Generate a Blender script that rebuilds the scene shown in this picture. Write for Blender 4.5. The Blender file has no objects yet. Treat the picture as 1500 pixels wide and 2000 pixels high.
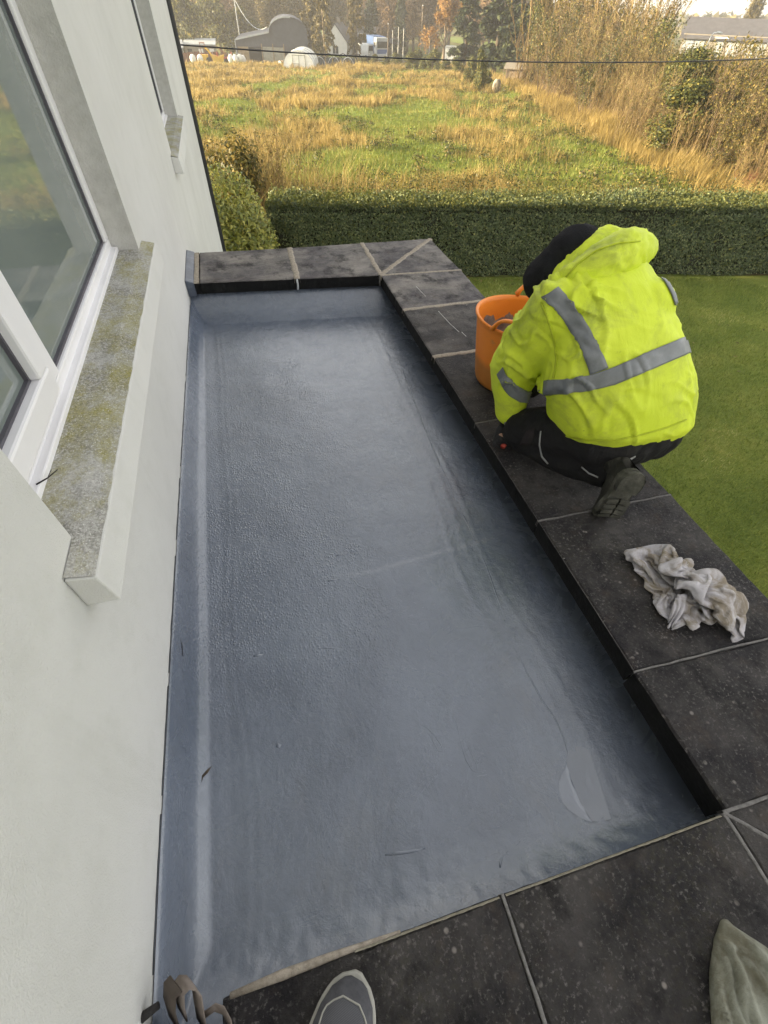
import bpy, bmesh, math, random
import numpy as np
from mathutils import Vector, Matrix, noise as mnoise
from mathutils.bvhtree import BVHTree

# ------------------------------------------------------------------ camera
SC = bpy.context.scene
COL = SC.collection
CAM_LOC = Vector((0.0, 0.0, 1.30))
FOC = 886.0                       # focal length in pixels of the 1500 x 2000 photograph
MC = ((0.96595729, -0.25796701, 0.01948165),
      (-0.18125529, -0.72859337, -0.66052874),
      (0.18458883, 0.6345114, -0.75054797))   # rows: image right, image down, view direction
cam = bpy.data.cameras.new('camera')
camo = bpy.data.objects.new('camera', cam)
COL.objects.link(camo)
r_, d_, f_ = (Vector(v) for v in MC)
camo.matrix_world = Matrix(((r_.x, -d_.x, -f_.x, CAM_LOC.x), (r_.y, -d_.y, -f_.y, CAM_LOC.y),
                            (r_.z, -d_.z, -f_.z, CAM_LOC.z), (0, 0, 0, 1)))
cam.sensor_fit = 'VERTICAL'
cam.sensor_height = 24.0
cam.lens = FOC / 2000.0 * 24.0
cam.clip_start = 0.02
cam.clip_end = 6000
SC.camera = camo

# ------------------------------------------------------------------ daylight
SUN_EL = math.radians(13.0)
SUN_FROM = Vector((-0.98, 0.20, 0.0)).normalized()
world = bpy.data.worlds.new('World')
SC.world = world
world.use_nodes = True
wn = world.node_tree
sky = wn.nodes.new('ShaderNodeTexSky')
sky.sky_type = 'NISHITA'
sky.sun_disc = False
sky.sun_elevation = SUN_EL
sky.sun_rotation = math.atan2(SUN_FROM.x, SUN_FROM.y)
sky.air_density = 1.0
sky.dust_density = 3.0
sky.ozone_density = 1.0
bg = wn.nodes['Background']
bg.inputs['Strength'].default_value = 0.15
hs = wn.nodes.new('ShaderNodeHueSaturation')            # thin high cloud: the blue is washed out
hs.inputs['Saturation'].default_value = 0.12
tc_ = wn.nodes.new('ShaderNodeTexCoord')
mp_ = wn.nodes.new('ShaderNodeMapping')                   # the horizon of the sky sits a little below eye level, behind the low hills
mp_.inputs['Location'].default_value = (0, 0, 0.035)
wn.links.new(tc_.outputs['Generated'], mp_.inputs['Vector'])
wn.links.new(mp_.outputs[0], sky.inputs['Vector'])
wn.links.new(sky.outputs[0], hs.inputs['Color'])
wn.links.new(hs.outputs[0], bg.inputs['Color'])
sl = bpy.data.lights.new('sun', 'SUN')
sl.energy = 5.0
sl.angle = math.radians(0.6)
sl.color = (1.0, 0.78, 0.46)
slo = bpy.data.objects.new('sun', sl)
COL.objects.link(slo)
sd = Vector((SUN_FROM.x * math.cos(SUN_EL), SUN_FROM.y * math.cos(SUN_EL), math.sin(SUN_EL)))
slo.rotation_euler = sd.to_track_quat('Z', 'Y').to_euler()
slo.location = (-30, 5, 30)
SC.view_settings.view_transform = 'Standard'
SC.view_settings.look = 'None'
SC.view_settings.gamma = 1.0
SC.view_settings.use_curve_mapping = False
SC.view_settings.exposure = 2.2
SC.render.engine = 'CYCLES'
try:
    SC.cycles.max_bounces = 6
    SC.cycles.diffuse_bounces = 3
    SC.cycles.glossy_bounces = 3
    SC.cycles.use_denoising = True
except Exception:
    pass

# ------------------------------------------------------------------ helpers
def tag(o, label=None, cat=None, group=None, kind=None):
    if label: o['label'] = label
    if cat: o['category'] = cat
    if group: o['group'] = group
    if kind: o['kind'] = kind
    return o

def empty(name, loc=(0, 0, 0), rz=0.0):
    o = bpy.data.objects.new(name, None)
    o.empty_display_size = 0.1
    COL.objects.link(o)
    o.location = loc
    o.rotation_euler = (0, 0, rz)
    return o

def thing(name, label, cat, loc=(0, 0, 0), rz=0.0, group=None):
    return tag(empty(name, loc, rz), label, cat, group)

def add(name, me, mat=None, parent=None, loc=(0, 0, 0), rz=0.0, scale=None):
    o = bpy.data.objects.new(name, me)
    COL.objects.link(o)
    if mat is not None and not me.materials:
        me.materials.append(mat)
    if parent is not None:
        o.parent = parent
    o.location = loc
    o.rotation_euler = (0, 0, rz)
    if scale: o.scale = scale
    return o

def pymesh(name, v, f, smooth=False):
    me = bpy.data.meshes.new(name)
    me.from_pydata([tuple(p) for p in v], [], f)
    me.update()
    if smooth:
        me.polygons.foreach_set('use_smooth', [True] * len(me.polygons))
    return me

def npmesh(name, v, f):
    """v (N,3) floats, f (M,k) ints, every face with k corners"""
    me = bpy.data.meshes.new(name)
    v = np.ascontiguousarray(v, dtype=np.float32)
    f = np.ascontiguousarray(f, dtype=np.int32)
    k = f.shape[1]
    me.vertices.add(len(v))
    me.vertices.foreach_set('co', v.ravel())
    me.loops.add(f.size)
    me.loops.foreach_set('vertex_index', f.ravel())
    me.polygons.add(len(f))
    me.polygons.foreach_set('loop_start', np.arange(0, f.size, k, dtype=np.int32))
    me.update(calc_edges=True)
    me.validate()
    return me

def smooth(me):
    me.polygons.foreach_set('use_smooth', [True] * len(me.polygons))
    return me

class MB:
    def __init__(s): s.v = []; s.f = []
    def put(s, v, f):
        n = len(s.v)
        s.v += [tuple(p) for p in v]
        s.f += [tuple(i + n for i in q) for q in f]
        return s
    def box(s, c, d, M=None):
        hx, hy, hz = d[0] / 2, d[1] / 2, d[2] / 2
        v = [Vector((x * hx, y * hy, z * hz)) for z in (-1, 1) for y in (-1, 1) for x in (-1, 1)]
        if M is not None: v = [M @ p for p in v]
        v = [p + Vector(c) for p in v]
        return s.put(v, [(0, 2, 3, 1), (4, 5, 7, 6), (0, 1, 5, 4), (2, 6, 7, 3), (0, 4, 6, 2), (1, 3, 7, 5)])
    def span(s, a, b):
        return s.box([(a[i] + b[i]) / 2 for i in range(3)], [abs(b[i] - a[i]) for i in range(3)])
    def prism(s, poly, z0, z1):
        n = len(poly)
        v = [(p[0], p[1], z0) for p in poly] + [(p[0], p[1], z1) for p in poly]
        f = [tuple(range(n))[::-1], tuple(range(n, 2 * n))] + [(i, (i + 1) % n, n + (i + 1) % n, n + i) for i in range(n)]
        return s.put(v, f)
    def extr(s, poly3, vec):
        n = len(poly3); vec = Vector(vec)
        v = [Vector(p) for p in poly3]; v += [p + vec for p in v]
        f = [tuple(range(n)), tuple(range(n, 2 * n))[::-1]] + [(i, n + i, n + (i + 1) % n, (i + 1) % n) for i in range(n)]
        return s.put(v, f)
    def tube(s, path, rad, n=8, cap=True, squash=None):
        path = [Vector(p) for p in path]
        if not hasattr(rad, '__len__'): rad = [rad] * len(path)
        up = None; v = []
        for i, p in enumerate(path):
            t = (path[min(i + 1, len(path) - 1)] - path[max(i - 1, 0)])
            t = t.normalized() if t.length > 1e-9 else Vector((0, 0, 1))
            if up is None:
                up = Vector((0, 0, 1)) if abs(t.z) < .9 else Vector((1, 0, 0))
            a = t.cross(up)
            if a.length < 1e-6: a = t.cross(Vector((0, 1, 0)))
            a.normalize(); b = a.cross(t).normalized(); up = b
            ra, rb = (rad[i], rad[i]) if not squash else (rad[i] * squash[0], rad[i] * squash[1])
            for k in range(n):
                q = 2 * math.pi * k / n
                v.append(p + a * (ra * math.cos(q)) + b * (rb * math.sin(q)))
        m = len(path)
        f = [(i * n + k, i * n + (k + 1) % n, (i + 1) * n + (k + 1) % n, (i + 1) * n + k) for i in range(m - 1) for k in range(n)]
        if cap:
            f.append(tuple(range(n))[::-1]); f.append(tuple(range((m - 1) * n, m * n)))
        return s.put(v, f)
    def lathe(s, prof, c=(0, 0, 0), n=24, close=False):
        v = []
        for r, z in prof:
            for k in range(n):
                q = 2 * math.pi * k / n
                v.append((c[0] + r * math.cos(q), c[1] + r * math.sin(q), c[2] + z))
        m = len(prof)
        f = [(i * n + k, i * n + (k + 1) % n, (i + 1) * n + (k + 1) % n, (i + 1) * n + k) for i in range(m - 1) for k in range(n)]
        return s.put(v, f)
    def ball(s, c, r, n=12, m=8, R=None):
        if not hasattr(r, '__len__'): r = (r, r, r)
        v = []
        for i in range(m + 1):
            t = math.pi * i / m
            for k in range(n):
                q = 2 * math.pi * k / n
                p = Vector((r[0] * math.sin(t) * math.cos(q), r[1] * math.sin(t) * math.sin(q), r[2] * math.cos(t)))
                if R is not None: p = R @ p
                v.append(p + Vector(c))
        f = [(i * n + k, (i + 1) * n + k, (i + 1) * n + (k + 1) % n, i * n + (k + 1) % n) for i in range(m) for k in range(n)]
        return s.put(v, f)
    def build(s, name, mat=None, parent=None, bevel=0.0, sm=False, loc=(0, 0, 0), seg=2):
        o = add(name, pymesh(name, s.v, s.f, sm), mat, parent, loc)
        if bevel:
            b = o.modifiers.new('bevel', 'BEVEL')
            b.width = bevel; b.segments = seg; b.limit_method = 'ANGLE'; b.angle_limit = math.radians(35)
        return o

def evaluated(o):
    dg = bpy.context.evaluated_depsgraph_get()
    dg.update()
    return bpy.data.meshes.new_from_object(o.evaluated_get(dg))

def fuse(mb, voxel, smooth_it=6, name='mesh'):
    """one continuous closed surface out of overlapping closed shapes"""
    o = add('fuse', pymesh(name, mb.v, mb.f))
    r = o.modifiers.new('r', 'REMESH'); r.mode = 'VOXEL'; r.voxel_size = voxel
    if smooth_it:
        s = o.modifiers.new('s', 'SMOOTH'); s.iterations = smooth_it; s.factor = 0.5
    me = evaluated(o)
    old = o.data
    bpy.data.objects.remove(o); bpy.data.meshes.remove(old)
    me.name = name
    return smooth(me)

# value noise in numpy, 2D and fractal
def _h(ix, iy, seed):
    n = (ix * 374761393 + iy * 668265263 + seed * 974711) & 0x7fffffff
    n = ((n ^ (n >> 13)) * 1274126177) & 0x7fffffff
    return ((n ^ (n >> 16)) & 0xffff) / 65535.0
def vnoise(x, y, seed=0):
    x = np.asarray(x, float); y = np.asarray(y, float)
    ix = np.floor(x).astype(np.int64); iy = np.floor(y).astype(np.int64)
    fx = x - ix; fy = y - iy
    fx = fx * fx * (3 - 2 * fx); fy = fy * fy * (3 - 2 * fy)
    a = _h(ix, iy, seed); b = _h(ix + 1, iy, seed); c = _h(ix, iy + 1, seed); d = _h(ix + 1, iy + 1, seed)
    return (a * (1 - fx) + b * fx) * (1 - fy) + (c * (1 - fx) + d * fx) * fy
def fbm(x, y, seed=0, oct=4):
    s = 0; a = .5; t = 0
    for i in range(oct):
        s = s + a * vnoise(x * 2 ** i, y * 2 ** i, seed + i * 17); t += a; a *= .5
    return s / t

# ------------------------------------------------------------------ materials
class NM:
    def __init__(s, name, rough=0.8, spec=0.5, metal=0.0):
        s.m = bpy.data.materials.new(name); s.m.use_nodes = True
        s.t = s.m.node_tree; s.b = s.t.nodes['Principled BSDF']
        s.b.inputs['Roughness'].default_value = rough
        s.b.inputs['Specular IOR Level'].default_value = spec
        s.b.inputs['Metallic'].default_value = metal
        s._tc = None
    def n(s, kind, **kw):
        x = s.t.nodes.new(kind)
        for k, v in kw.items(): setattr(x, k, v)
        return x
    def put(s, sock, val):
        if isinstance(val, bpy.types.NodeSocket): s.t.links.new(val, sock)
        elif val is not None:
            if hasattr(val, '__len__') and len(val) == 3 and sock.type == 'RGBA': val = (*val, 1)
            sock.default_value = val
    def co(s, kind='Object'):
        if s._tc is None: s._tc = s.n('ShaderNodeTexCoord')
        return s._tc.outputs[kind]
    def scaled(s, sc, rot=(0, 0, 0), vec=None):
        mp = s.n('ShaderNodeMapping')
        s.put(mp.inputs['Vector'], vec or s.co()); mp.inputs['Scale'].default_value = sc; mp.inputs['Rotation'].default_value = rot
        return mp.outputs[0]
    def noise(s, scale, detail=4, rough=.55, vec=None, dist=0.0):
        x = s.n('ShaderNodeTexNoise'); s.put(x.inputs['Vector'], vec or s.co())
        x.inputs['Scale'].default_value = scale; x.inputs['Detail'].default_value = detail
        x.inputs['Roughness'].default_value = rough; x.inputs['Distortion'].default_value = dist
        return x.outputs['Fac']
    def voro(s, scale, vec=None, feature='F1', out='Distance', rand=1.0):
        x = s.n('ShaderNodeTexVoronoi', feature=feature); s.put(x.inputs['Vector'], vec or s.co())
        x.inputs['Scale'].default_value = scale; x.inputs['Randomness'].default_value = rand
        return x.outputs[out]
    def wave(s, scale, dist=2, vec=None, bdir='X'):
        x = s.n('ShaderNodeTexWave', bands_direction=bdir); s.put(x.inputs['Vector'], vec or s.co())
        x.inputs['Scale'].default_value = scale; x.inputs['Distortion'].default_value = dist
        return x.outputs['Fac']
    def ramp(s, fac, stops, interp='LINEAR'):
        x = s.n('ShaderNodeValToRGB'); cr = x.color_ramp; cr.interpolation = interp
        while len(cr.elements) < len(stops): cr.elements.new(.5)
        for e, (p, c) in zip(cr.elements, stops):
            e.position = p
            e.color = (c, c, c, 1) if not hasattr(c, '__len__') else (*c[:3], 1)
        s.put(x.inputs[0], fac)
        return x.outputs[0]
    def mix(s, fac, a, b, mode='MIX'):
        x = s.n('ShaderNodeMix', data_type='RGBA', blend_type=mode)
        s.put(x.inputs[0], fac); s.put(x.inputs[6], a); s.put(x.inputs[7], b)
        return x.outputs[2]
    def math(s, op, a, b=None, clamp=False):
        x = s.n('ShaderNodeMath', operation=op, use_clamp=clamp)
        s.put(x.inputs[0], a)
        if b is not None: s.put(x.inputs[1], b)
        return x.outputs[0]
    def island(s):
        return s.n('ShaderNodeNewGeometry').outputs['Random Per Island']
    def attr(s, name):
        return s.n('ShaderNodeAttribute', attribute_name=name).outputs['Fac']
    def obrand(s):
        return s.n('ShaderNodeObjectInfo').outputs['Random']
    def base(s, v): s.put(s.b.inputs['Base Color'], v); return s
    def rough(s, v): s.put(s.b.inputs['Roughness'], v); return s
    def bump(s, h, strength=.3, dist=.01, prev=None):
        x = s.n('ShaderNodeBump'); x.inputs['Strength'].default_value = strength; x.inputs['Distance'].default_value = dist
        s.put(x.inputs['Height'], h)
        if prev is not None: s.put(x.inputs['Normal'], prev)
        s.put(s.b.inputs['Normal'], x.outputs[0]); return x.outputs[0]

def leafmat(name, stops, rough=.55, trans=0.3, spec=.3, nscale=None):
    m = NM(name, rough, spec)
    fac = m.island()
    if nscale:
        fac = m.math('ADD', m.math('MULTIPLY', fac, .55), m.math('MULTIPLY', m.ramp(m.noise(nscale, 2), [(.3, 0.0), (.7, 1.0)]), .45))
    col = m.ramp(fac, stops)
    m.base(col)
    if trans:
        tr = m.n('ShaderNodeBsdfTranslucent'); m.put(tr.inputs[0], col)
        mx = m.n('ShaderNodeMixShader'); mx.inputs[0].default_value = trans
        out = m.t.nodes['Material Output']
        m.t.links.new(m.b.outputs[0], mx.inputs[1]); m.t.links.new(tr.outputs[0], mx.inputs[2]); m.t.links.new(mx.outputs[0], out.inputs[0])
    return m.m

def plain(name, col, rough=.7, spec=.4, var=.12, scale=6, bump=0.0, bscale=60, metal=0):
    m = NM(name, rough, spec, metal)
    c2 = tuple(x * (1 - var * 2) for x in col); c3 = tuple(min(1, x * (1 + var)) for x in col)
    m.base(m.ramp(m.noise(scale, 5, .6), [(.3, c2), (.55, col), (.75, c3)]))
    if bump: m.bump(m.noise(bscale, 3), bump, .01)
    return m.m
# ------------------------------------------------------------------ house
WX = -0.449
def m_render():
    m = NM('white_render', .86, .25)
    a = m.noise(1.3, 5, .6)
    col = m.ramp(a, [(.25, (.585, .58, .55)), (.5, (.645, .64, .61)), (.75, (.685, .68, .65))])
    col = m.mix(m.ramp(m.noise(9, 6, .7), [(.5, 0.0), (.85, .4)]), col, (.50, .50, .45))
    col = m.mix(m.ramp(m.noise(5, 5, .7, m.scaled((1, 1, .12))), [(.55, 0.0), (.8, .3)]), col, (.46, .46, .41))
    m.base(col)
    b1 = m.bump(m.noise(300, 3, .65), .8, .003)
    m.bump(m.noise(110, 3, .6), .22, .004, b1)
    return m.m
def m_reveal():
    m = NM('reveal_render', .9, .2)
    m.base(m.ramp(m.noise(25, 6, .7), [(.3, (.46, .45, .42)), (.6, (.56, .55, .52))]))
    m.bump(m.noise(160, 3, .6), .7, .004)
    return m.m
def m_sill():
    m = NM('mossy_concrete', .92, .2)
    base = m.ramp(m.noise(150, 3, .7), [(.3, (.13, .125, .105)), (.5, (.33, .32, .285)), (.66, (.52, .51, .47))])
    pale = m.ramp(m.noise(90, 3, .7), [(.3, (.34, .335, .31)), (.6, (.56, .55, .52))])
    col = m.mix(m.ramp(m.noise(4.5, 4, .6), [(.42, 0.0), (.6, .8)]), base, pale)
    moss = m.ramp(m.noise(220, 2, .6), [(.3, (.17, .155, .02)), (.7, (.40, .36, .07))])
    col = m.mix(m.ramp(m.noise(8.5, 7, .78, m.scaled((1, .6, 1))), [(.43, 0.0), (.66, .8)]), col, moss)
    col = m.mix(m.ramp(m.noise(260, 2, .5), [(.63, 0.0), (.70, .9)]), col, (.75, .74, .70))
    m.base(col)
    m.bump(m.noise(190, 3, .7), .9, .004)
    return m.m
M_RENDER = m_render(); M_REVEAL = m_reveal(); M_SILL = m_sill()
M_PVC = plain('white_pvc', (.80, .79, .80), .32, .5, .03, 3)
M_GASKET = plain('gasket_rubber', (.10, .095, .11), .6, .3, .1, 10)
M_BLACK = plain('black_pvc', (.018, .018, .022), .4, .5, .1, 10)
M_SLATE = plain('roof_slate', (.06, .06, .065), .7, .3, .2, 6, .3, 30)
def m_glass():
    m = NM('window_glass', .03, .8)
    m.base(m.ramp(m.noise(1.2, 3), [(.3, (.16, .192, .182)), (.7, (.215, .245, .232))]))
    m.b.inputs['Coat Weight'].default_value = .6
    m.b.inputs['Coat Roughness'].default_value = .02
    return m.m
M_GLASS = m_glass()

house = thing('house', 'white rendered house wall with two deep set windows and a black corner pipe', 'house', (0, 0, 0))
OPEN = [(.706, 2.31, .565, 1.95), (4.78, 6.40, .45, 1.95)]
HY0, HY1, HXB, EAVE, RIDGE = -12.0, 9.5, -8.4, 2.75, 5.3
ys = [HY0, .706, 2.31, 4.78, 6.40, HY1]; zs = [-3.15, .45, .565, 1.95, EAVE]
mb = MB()
def inside(y, z): return any(a < y < b and c < z < d for a, b, c, d in OPEN)
for i in range(len(ys) - 1):
    for j in range(len(zs) - 1):
        y0, y1, z0, z1 = ys[i], ys[i + 1], zs[j], zs[j + 1]
        if inside((y0 + y1) / 2, (z0 + z1) / 2): continue
        mb.put([(WX, y0, z0), (WX, y1, z0), (WX, y1, z1), (WX, y0, z1)], [(0, 1, 2, 3)])
rx = (HXB + WX) / 2
for y in (HY0, HY1):
    mb.put([(WX, y, -3.15), (WX, y, EAVE), (rx, y, RIDGE), (HXB, y, EAVE), (HXB, y, -3.15)], [(0, 1, 2, 3, 4)])
mb.put([(HXB, HY0, -3.15), (HXB, HY1, -3.15), (HXB, HY1, EAVE), (HXB, HY0, EAVE)], [(0, 1, 2, 3)])
mb.build('wall', M_RENDER, house)
mb = MB()
sl_ = (RIDGE - EAVE) / (WX - rx)
for s in (-1, 1):
    e = WX + .28 if s > 0 else HXB - .28
    ez = EAVE - .28 * sl_
    mb.extr([(rx, HY0 - .2, RIDGE + .02), (e, HY0 - .2, ez + .02), (e, HY0 - .2, ez + .16), (rx, HY0 - .2, RIDGE + .16)], (0, HY1 - HY0 + .3, 0))
mb.build('roof', M_SLATE, house)
mb = MB()
mb.tube([(WX + .01, HY1 + .035, -3.1), (WX + .01, HY1 + .035, EAVE)], .047, 12)
mb.build('corner_pipe', M_BLACK, house)

def window(y0, y1, z0, z1, depth, panes, sill, slope=.02):
    """panes: list of (ya, yb) glass openings, sash flag"""
    fx = WX - depth
    w = empty('window', (0, 0, 0)); w.parent = house
    mb = MB()                                            # reveal
    bx = fx - .09
    mb.put([(WX, y1, z0), (bx, y1, z0), (bx, y1, z1), (WX, y1, z1)], [(0, 1, 2, 3)])
    mb.put([(WX, y0, z0), (bx, y0, z0), (bx, y0, z1), (WX, y0, z1)], [(3, 2, 1, 0)])
    mb.put([(WX, y0, z1), (bx, y0, z1), (bx, y1, z1), (WX, y1, z1)], [(3, 2, 1, 0)])
    mb.put([(WX, y0, z0), (bx, y0, z0), (bx, y1, z0), (WX, y1, z0)], [(0, 1, 2, 3)])
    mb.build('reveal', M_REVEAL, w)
    F = .052
    mb = MB()                                            # outer frame, butt jointed
    mb.span((fx - .07, y0, z0 + .004), (fx, y1, z0 + F)); mb.span((fx - .07, y0, z1 - F), (fx, y1, z1))
    mb.span((fx - .07, y0, z0 + F), (fx, y0 + F, z1 - F)); mb.span((fx - .07, y1 - F, z0 + F), (fx, y1, z1 - F))
    for a, b in zip(panes[:-1], panes[1:]):
        mb.span((fx - .07, a[1], z0 + F), (fx + .001, b[0], z1 - F))
    mb.build('window_frame', M_PVC, w, .006)
    mb = MB(); mb.span((fx - .02, y0 + .004, z0 + .001), (fx + .022, y1 - .004, z0 + .022)); mb.build('frame_foot', M_PVC, w, .004)
    for (a, b, sash) in panes:
        za, zb = z0 + F, z1 - F
        if sash:
            S = .055; o = .012
            mb = MB()
            mb.span((fx - .05, a - .012, za - .012), (fx + o, b + .012, za + S)); mb.span((fx - .05, a - .012, zb - S), (fx + o, b + .012, zb + .012))
            mb.span((fx - .05, a - .012, za + S), (fx + o, a + S, zb - S)); mb.span((fx - .05, b - S, za + S), (fx + o, b + .012, zb - S))
            mb.build('sash', M_PVC, w, .007)
            a += S; b -= S; za += S; zb -= S
        mb = MB(); g = .008
        mb.span((fx - .04, a - .002, za - .002), (fx - .012, b + .002, za + g)); mb.span((fx - .04, a - .002, zb - g), (fx - .012, b + .002, zb + .002))
        mb.span((fx - .04, a - .002, za + g), (fx - .012, a + g, zb - g)); mb.span((fx - .04, b - g, za + g), (fx - .012, b + .002, zb - g))
        mb.build('gasket', M_GASKET, w)
        mb = MB(); mb.span((fx - .045, a, za), (fx - .022, b, zb)); mb.build('pane', M_GLASS, w)
    sy0, sy1, over, th = sill
    mb = MB()
    zt = z0
    # sloping precast sill: run in under the frame, front lip, drip
    prof = [(fx - .06, zt + .006), (WX + over, zt - .012), (WX + over + .012, zt - .012 - th), (WX - .001, zt - .012 - th)]
    mb.extr([(x, sy0, z) for x, z in ((WX + .0008, zt - .002), prof[1], prof[2], (WX + .0008, prof[3][1]))], (0, sy1 - sy0, 0))
    o = mb.build('window_sill', M_RENDER, w, .004)
    mb = MB()
    t = .003
    n = 60
    rng = random.Random(3)
    vs = []
    for i in range(n + 1):
        y = sy0 + .003 + (sy1 - sy0 - .006) * i / n
        ins = y0 + .002 < y < y1 - .002
        xb = fx - .01 if ins else WX + .002
        xf = WX + over - .001 - .004 * rng.random()
        zb = zt + .008 if ins else zt + .0035
        xm = WX if ins else WX + .003
        vs += [(xb, y, zb), (xm, y, zt + .0035), (xf, y, zt - .012 + t)]
    f = [(3 * i + k, 3 * i + k + 1, 3 * i + 4 + k, 3 * i + 3 + k) for i in range(n) for k in (0, 1)]
    mb.put(vs, f)
    o2 = mb.build('sill_top', M_SILL, w)
    return w
window(.706, 2.31, .565, 1.95, .10, [(.758, 1.195, True), (1.275, 2.258, False)], (.602, 2.42, .055, .085))
window(4.78, 6.40, .45, 1.95, .115, [(4.832, 5.55, False), (5.62, 6.348, False)], (4.665, 6.5, .055, .10))

# ------------------------------------------------------------------ flat roof, its membrane and parapet
CT = .075                                                # thickness of the coping stones
XI, XO = .872, 1.466                                     # inner and outer edge of the side parapet
def yfar(x): return 3.40 - .1045 * (x - WX)
def m_membrane():
    m = NM('grey_roof_coating', .3, .5)
    pos = m.co()
    col = m.ramp(m.noise(2.4, 6, .62, dist=.6), [(.28, (.088, .106, .142)), (.5, (.115, .137, .180)), (.72, (.145, .170, .215))])
    col = m.mix(m.ramp(m.noise(26, 5, .7), [(.56, 0.0), (.8, .3)]), col, (.13, .145, .17))
    specks = m.ramp(m.voro(13), [(.0, 1.0), (.035, 0.0)])
    col = m.mix(m.math('MULTIPLY', specks, m.ramp(m.noise(3.1, 2), [(.48, 0.0), (.54, .9)])), col, (.04, .042, .045))
    dust = m.ramp(m.noise(3.2, 6, .75, m.scaled((1, .55, 1))), [(.57, 0.0), (.74, .4)])
    col = m.mix(dust, col, (.15, .148, .155))
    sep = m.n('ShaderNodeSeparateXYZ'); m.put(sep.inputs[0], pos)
    # blotchy dirt mixed with painted shade, darkening the coating along the right parapet
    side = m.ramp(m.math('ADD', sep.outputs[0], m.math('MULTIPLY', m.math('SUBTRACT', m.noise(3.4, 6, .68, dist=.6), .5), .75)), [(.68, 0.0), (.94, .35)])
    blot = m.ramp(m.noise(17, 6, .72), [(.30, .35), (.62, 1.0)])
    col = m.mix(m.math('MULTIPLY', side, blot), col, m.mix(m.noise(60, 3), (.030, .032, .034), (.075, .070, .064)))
    m.base(col)
    # orange peel blisters of the roller coat, strongest in the left half and middle
    wx = m.ramp(m.math('ADD', sep.outputs[0], m.math('MULTIPLY', m.math('SUBTRACT', m.noise(2.2, 5), .5), 1.7)), [(-.0, 1.0), (.3, 0.0)])
    wy = m.ramp(m.math('MULTIPLY', sep.outputs[1], .3), [(.14, 0.0), (.25, 1.0), (.72, 1.0), (.86, .15)])
    msk = m.math('MULTIPLY', wx, wy)
    blister = m.ramp(m.voro(120, m.scaled((1, .75, 1), (0, 0, .5), m.mix(.012, m.co(), m.n('ShaderNodeTexNoise').outputs['Color'])), 'F1'), [(.0, 1.0), (.5, 0.0)])
    peel = m.math('MULTIPLY', blister, m.math('ADD', m.math('MULTIPLY', msk, .95), .06))
    b0 = m.bump(m.noise(3.5, 4, .6), .22, .03)
    b1 = m.bump(m.noise(75, 5, .7), .32, .004, b0)
    b2 = m.bump(m.noise(15, 6, .72, m.scaled((1, .6, 1)), dist=1.2), .22, .009, b1)
    m.bump(m.math('MULTIPLY', peel, m.ramp(m.noise(6, 4, .65), [(.35, .25), (.62, 1.0)])), .5, .0042, b2)
    rg = m.ramp(m.noise(4.2, 5, .65, dist=.8), [(.3, .16), (.5, .27), (.7, .42)])
    rg = m.mix(msk, rg, m.ramp(m.noise(40, 3), [(.3, .16), (.7, .30)]))
    m.rough(rg)
    m.b.inputs['Coat Weight'].default_value = 1.0
    m.put(m.b.inputs['Coat Roughness'], m.ramp(m.noise(5.5, 5, .7, dist=1.0), [(.3, .20), (.55, .28), (.75, .38)]))
    m.b.inputs['Coat IOR'].default_value = 1.72
    x_ = [q for q in m.t.nodes if q.bl_idname == 'ShaderNodeBump'][-1]
    m.put(m.b.inputs['Coat Normal'], x_.outputs[0])
    return m.m
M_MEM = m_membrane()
flat_roof = thing('flat_roof', 'flat garage roof freshly coated in glossy grey liquid membrane', 'flat roof')
def ramp01(t): return max(0.0, min(1.0, t))
def fillet(d, h, w):
    t = ramp01(1 - d / w); return h * (.25 * t + .75 * t ** 3)
def upstand_top(y): return -.005 - .105 * ramp01((y - .2) / 3.2) ** 1.1
NX, NY = 150, 400
ZF = -.198
v = []; faces = []
xs = [WX + .004 + (XI + .03 - WX - .004) * (i / NX) for i in range(NX + 1)]
# pack more columns against the wall
xs = [WX + .003 + (XI + .12 - WX) * ((i / NX) ** 1.25) for i in range(NX + 1)]
for j in range(NY + 1):
    for i in range(NX + 1):
        x = xs[i]; ya, yb = -.10, yfar(x) + .05
        y = ya + (yb - ya) * j / NY
        z = ZF
        d = x - WX
        zt = upstand_top(y)
        if d < .012: zl = zt - (d / .012) * .012
        elif d < .026: zl = zt - .012 - (d - .012) / .014 * (zt - .012 + .150)
        elif d < .040: zl = -.150 - (d - .026) / .014 * .022
        elif d < .066: zl = -.172 - (d - .040) / .026 * .020
        else: zl = -.192 - .006 * ramp01((d - .066) / .06)
        z = max(z, zl)
        z = max(z, ZF + fillet(XI + .118 - x, .14, .030))
        z = max(z, ZF + fillet(yfar(x) + .05 - y, .135, .25))
        z = max(z, ZF + fillet(y + .10, .13, .17))
        n1 = mnoise.noise((x * 3.1, y * 2.3, .3)) * .0035 + mnoise.noise((x * 9, y * 7, 1.7)) * .0012
        n1 += mnoise.noise((x * 34, y * 30, 4.1)) * .0004
        lap = y - (.975 + .03 * mnoise.noise((x * 5, 1.5, 0)) + .05 * x)       # crosswise lap of the second coat
        n1 += .0028 * max(0, min(1, .5 - lap / .014)) * max(0, min(1, (x - .05) / .12))
        edge = ramp01(1 - (y + .02) / .13)
        n1 += edge * (abs(mnoise.noise((x * 22, y * 26, 2.2))) * .007)
        # long ridges left by the roller, parallel to the side parapet, and the wrinkle at the overlap seam
        for xr, a in ((.60, .0022), (.66, .0015), (-.30, .0012), (-.27, .001), (.72, .002)):
            dd = x - (xr + .012 * math.sin(y * 5.3) + .02 * mnoise.noise((y * 1.7, xr, 0)))
            n1 += a * math.exp(-(dd / .006) ** 2)
        if d > .03: z += n1
        v.append((x, y, z))
W_ = NX + 1
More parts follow.
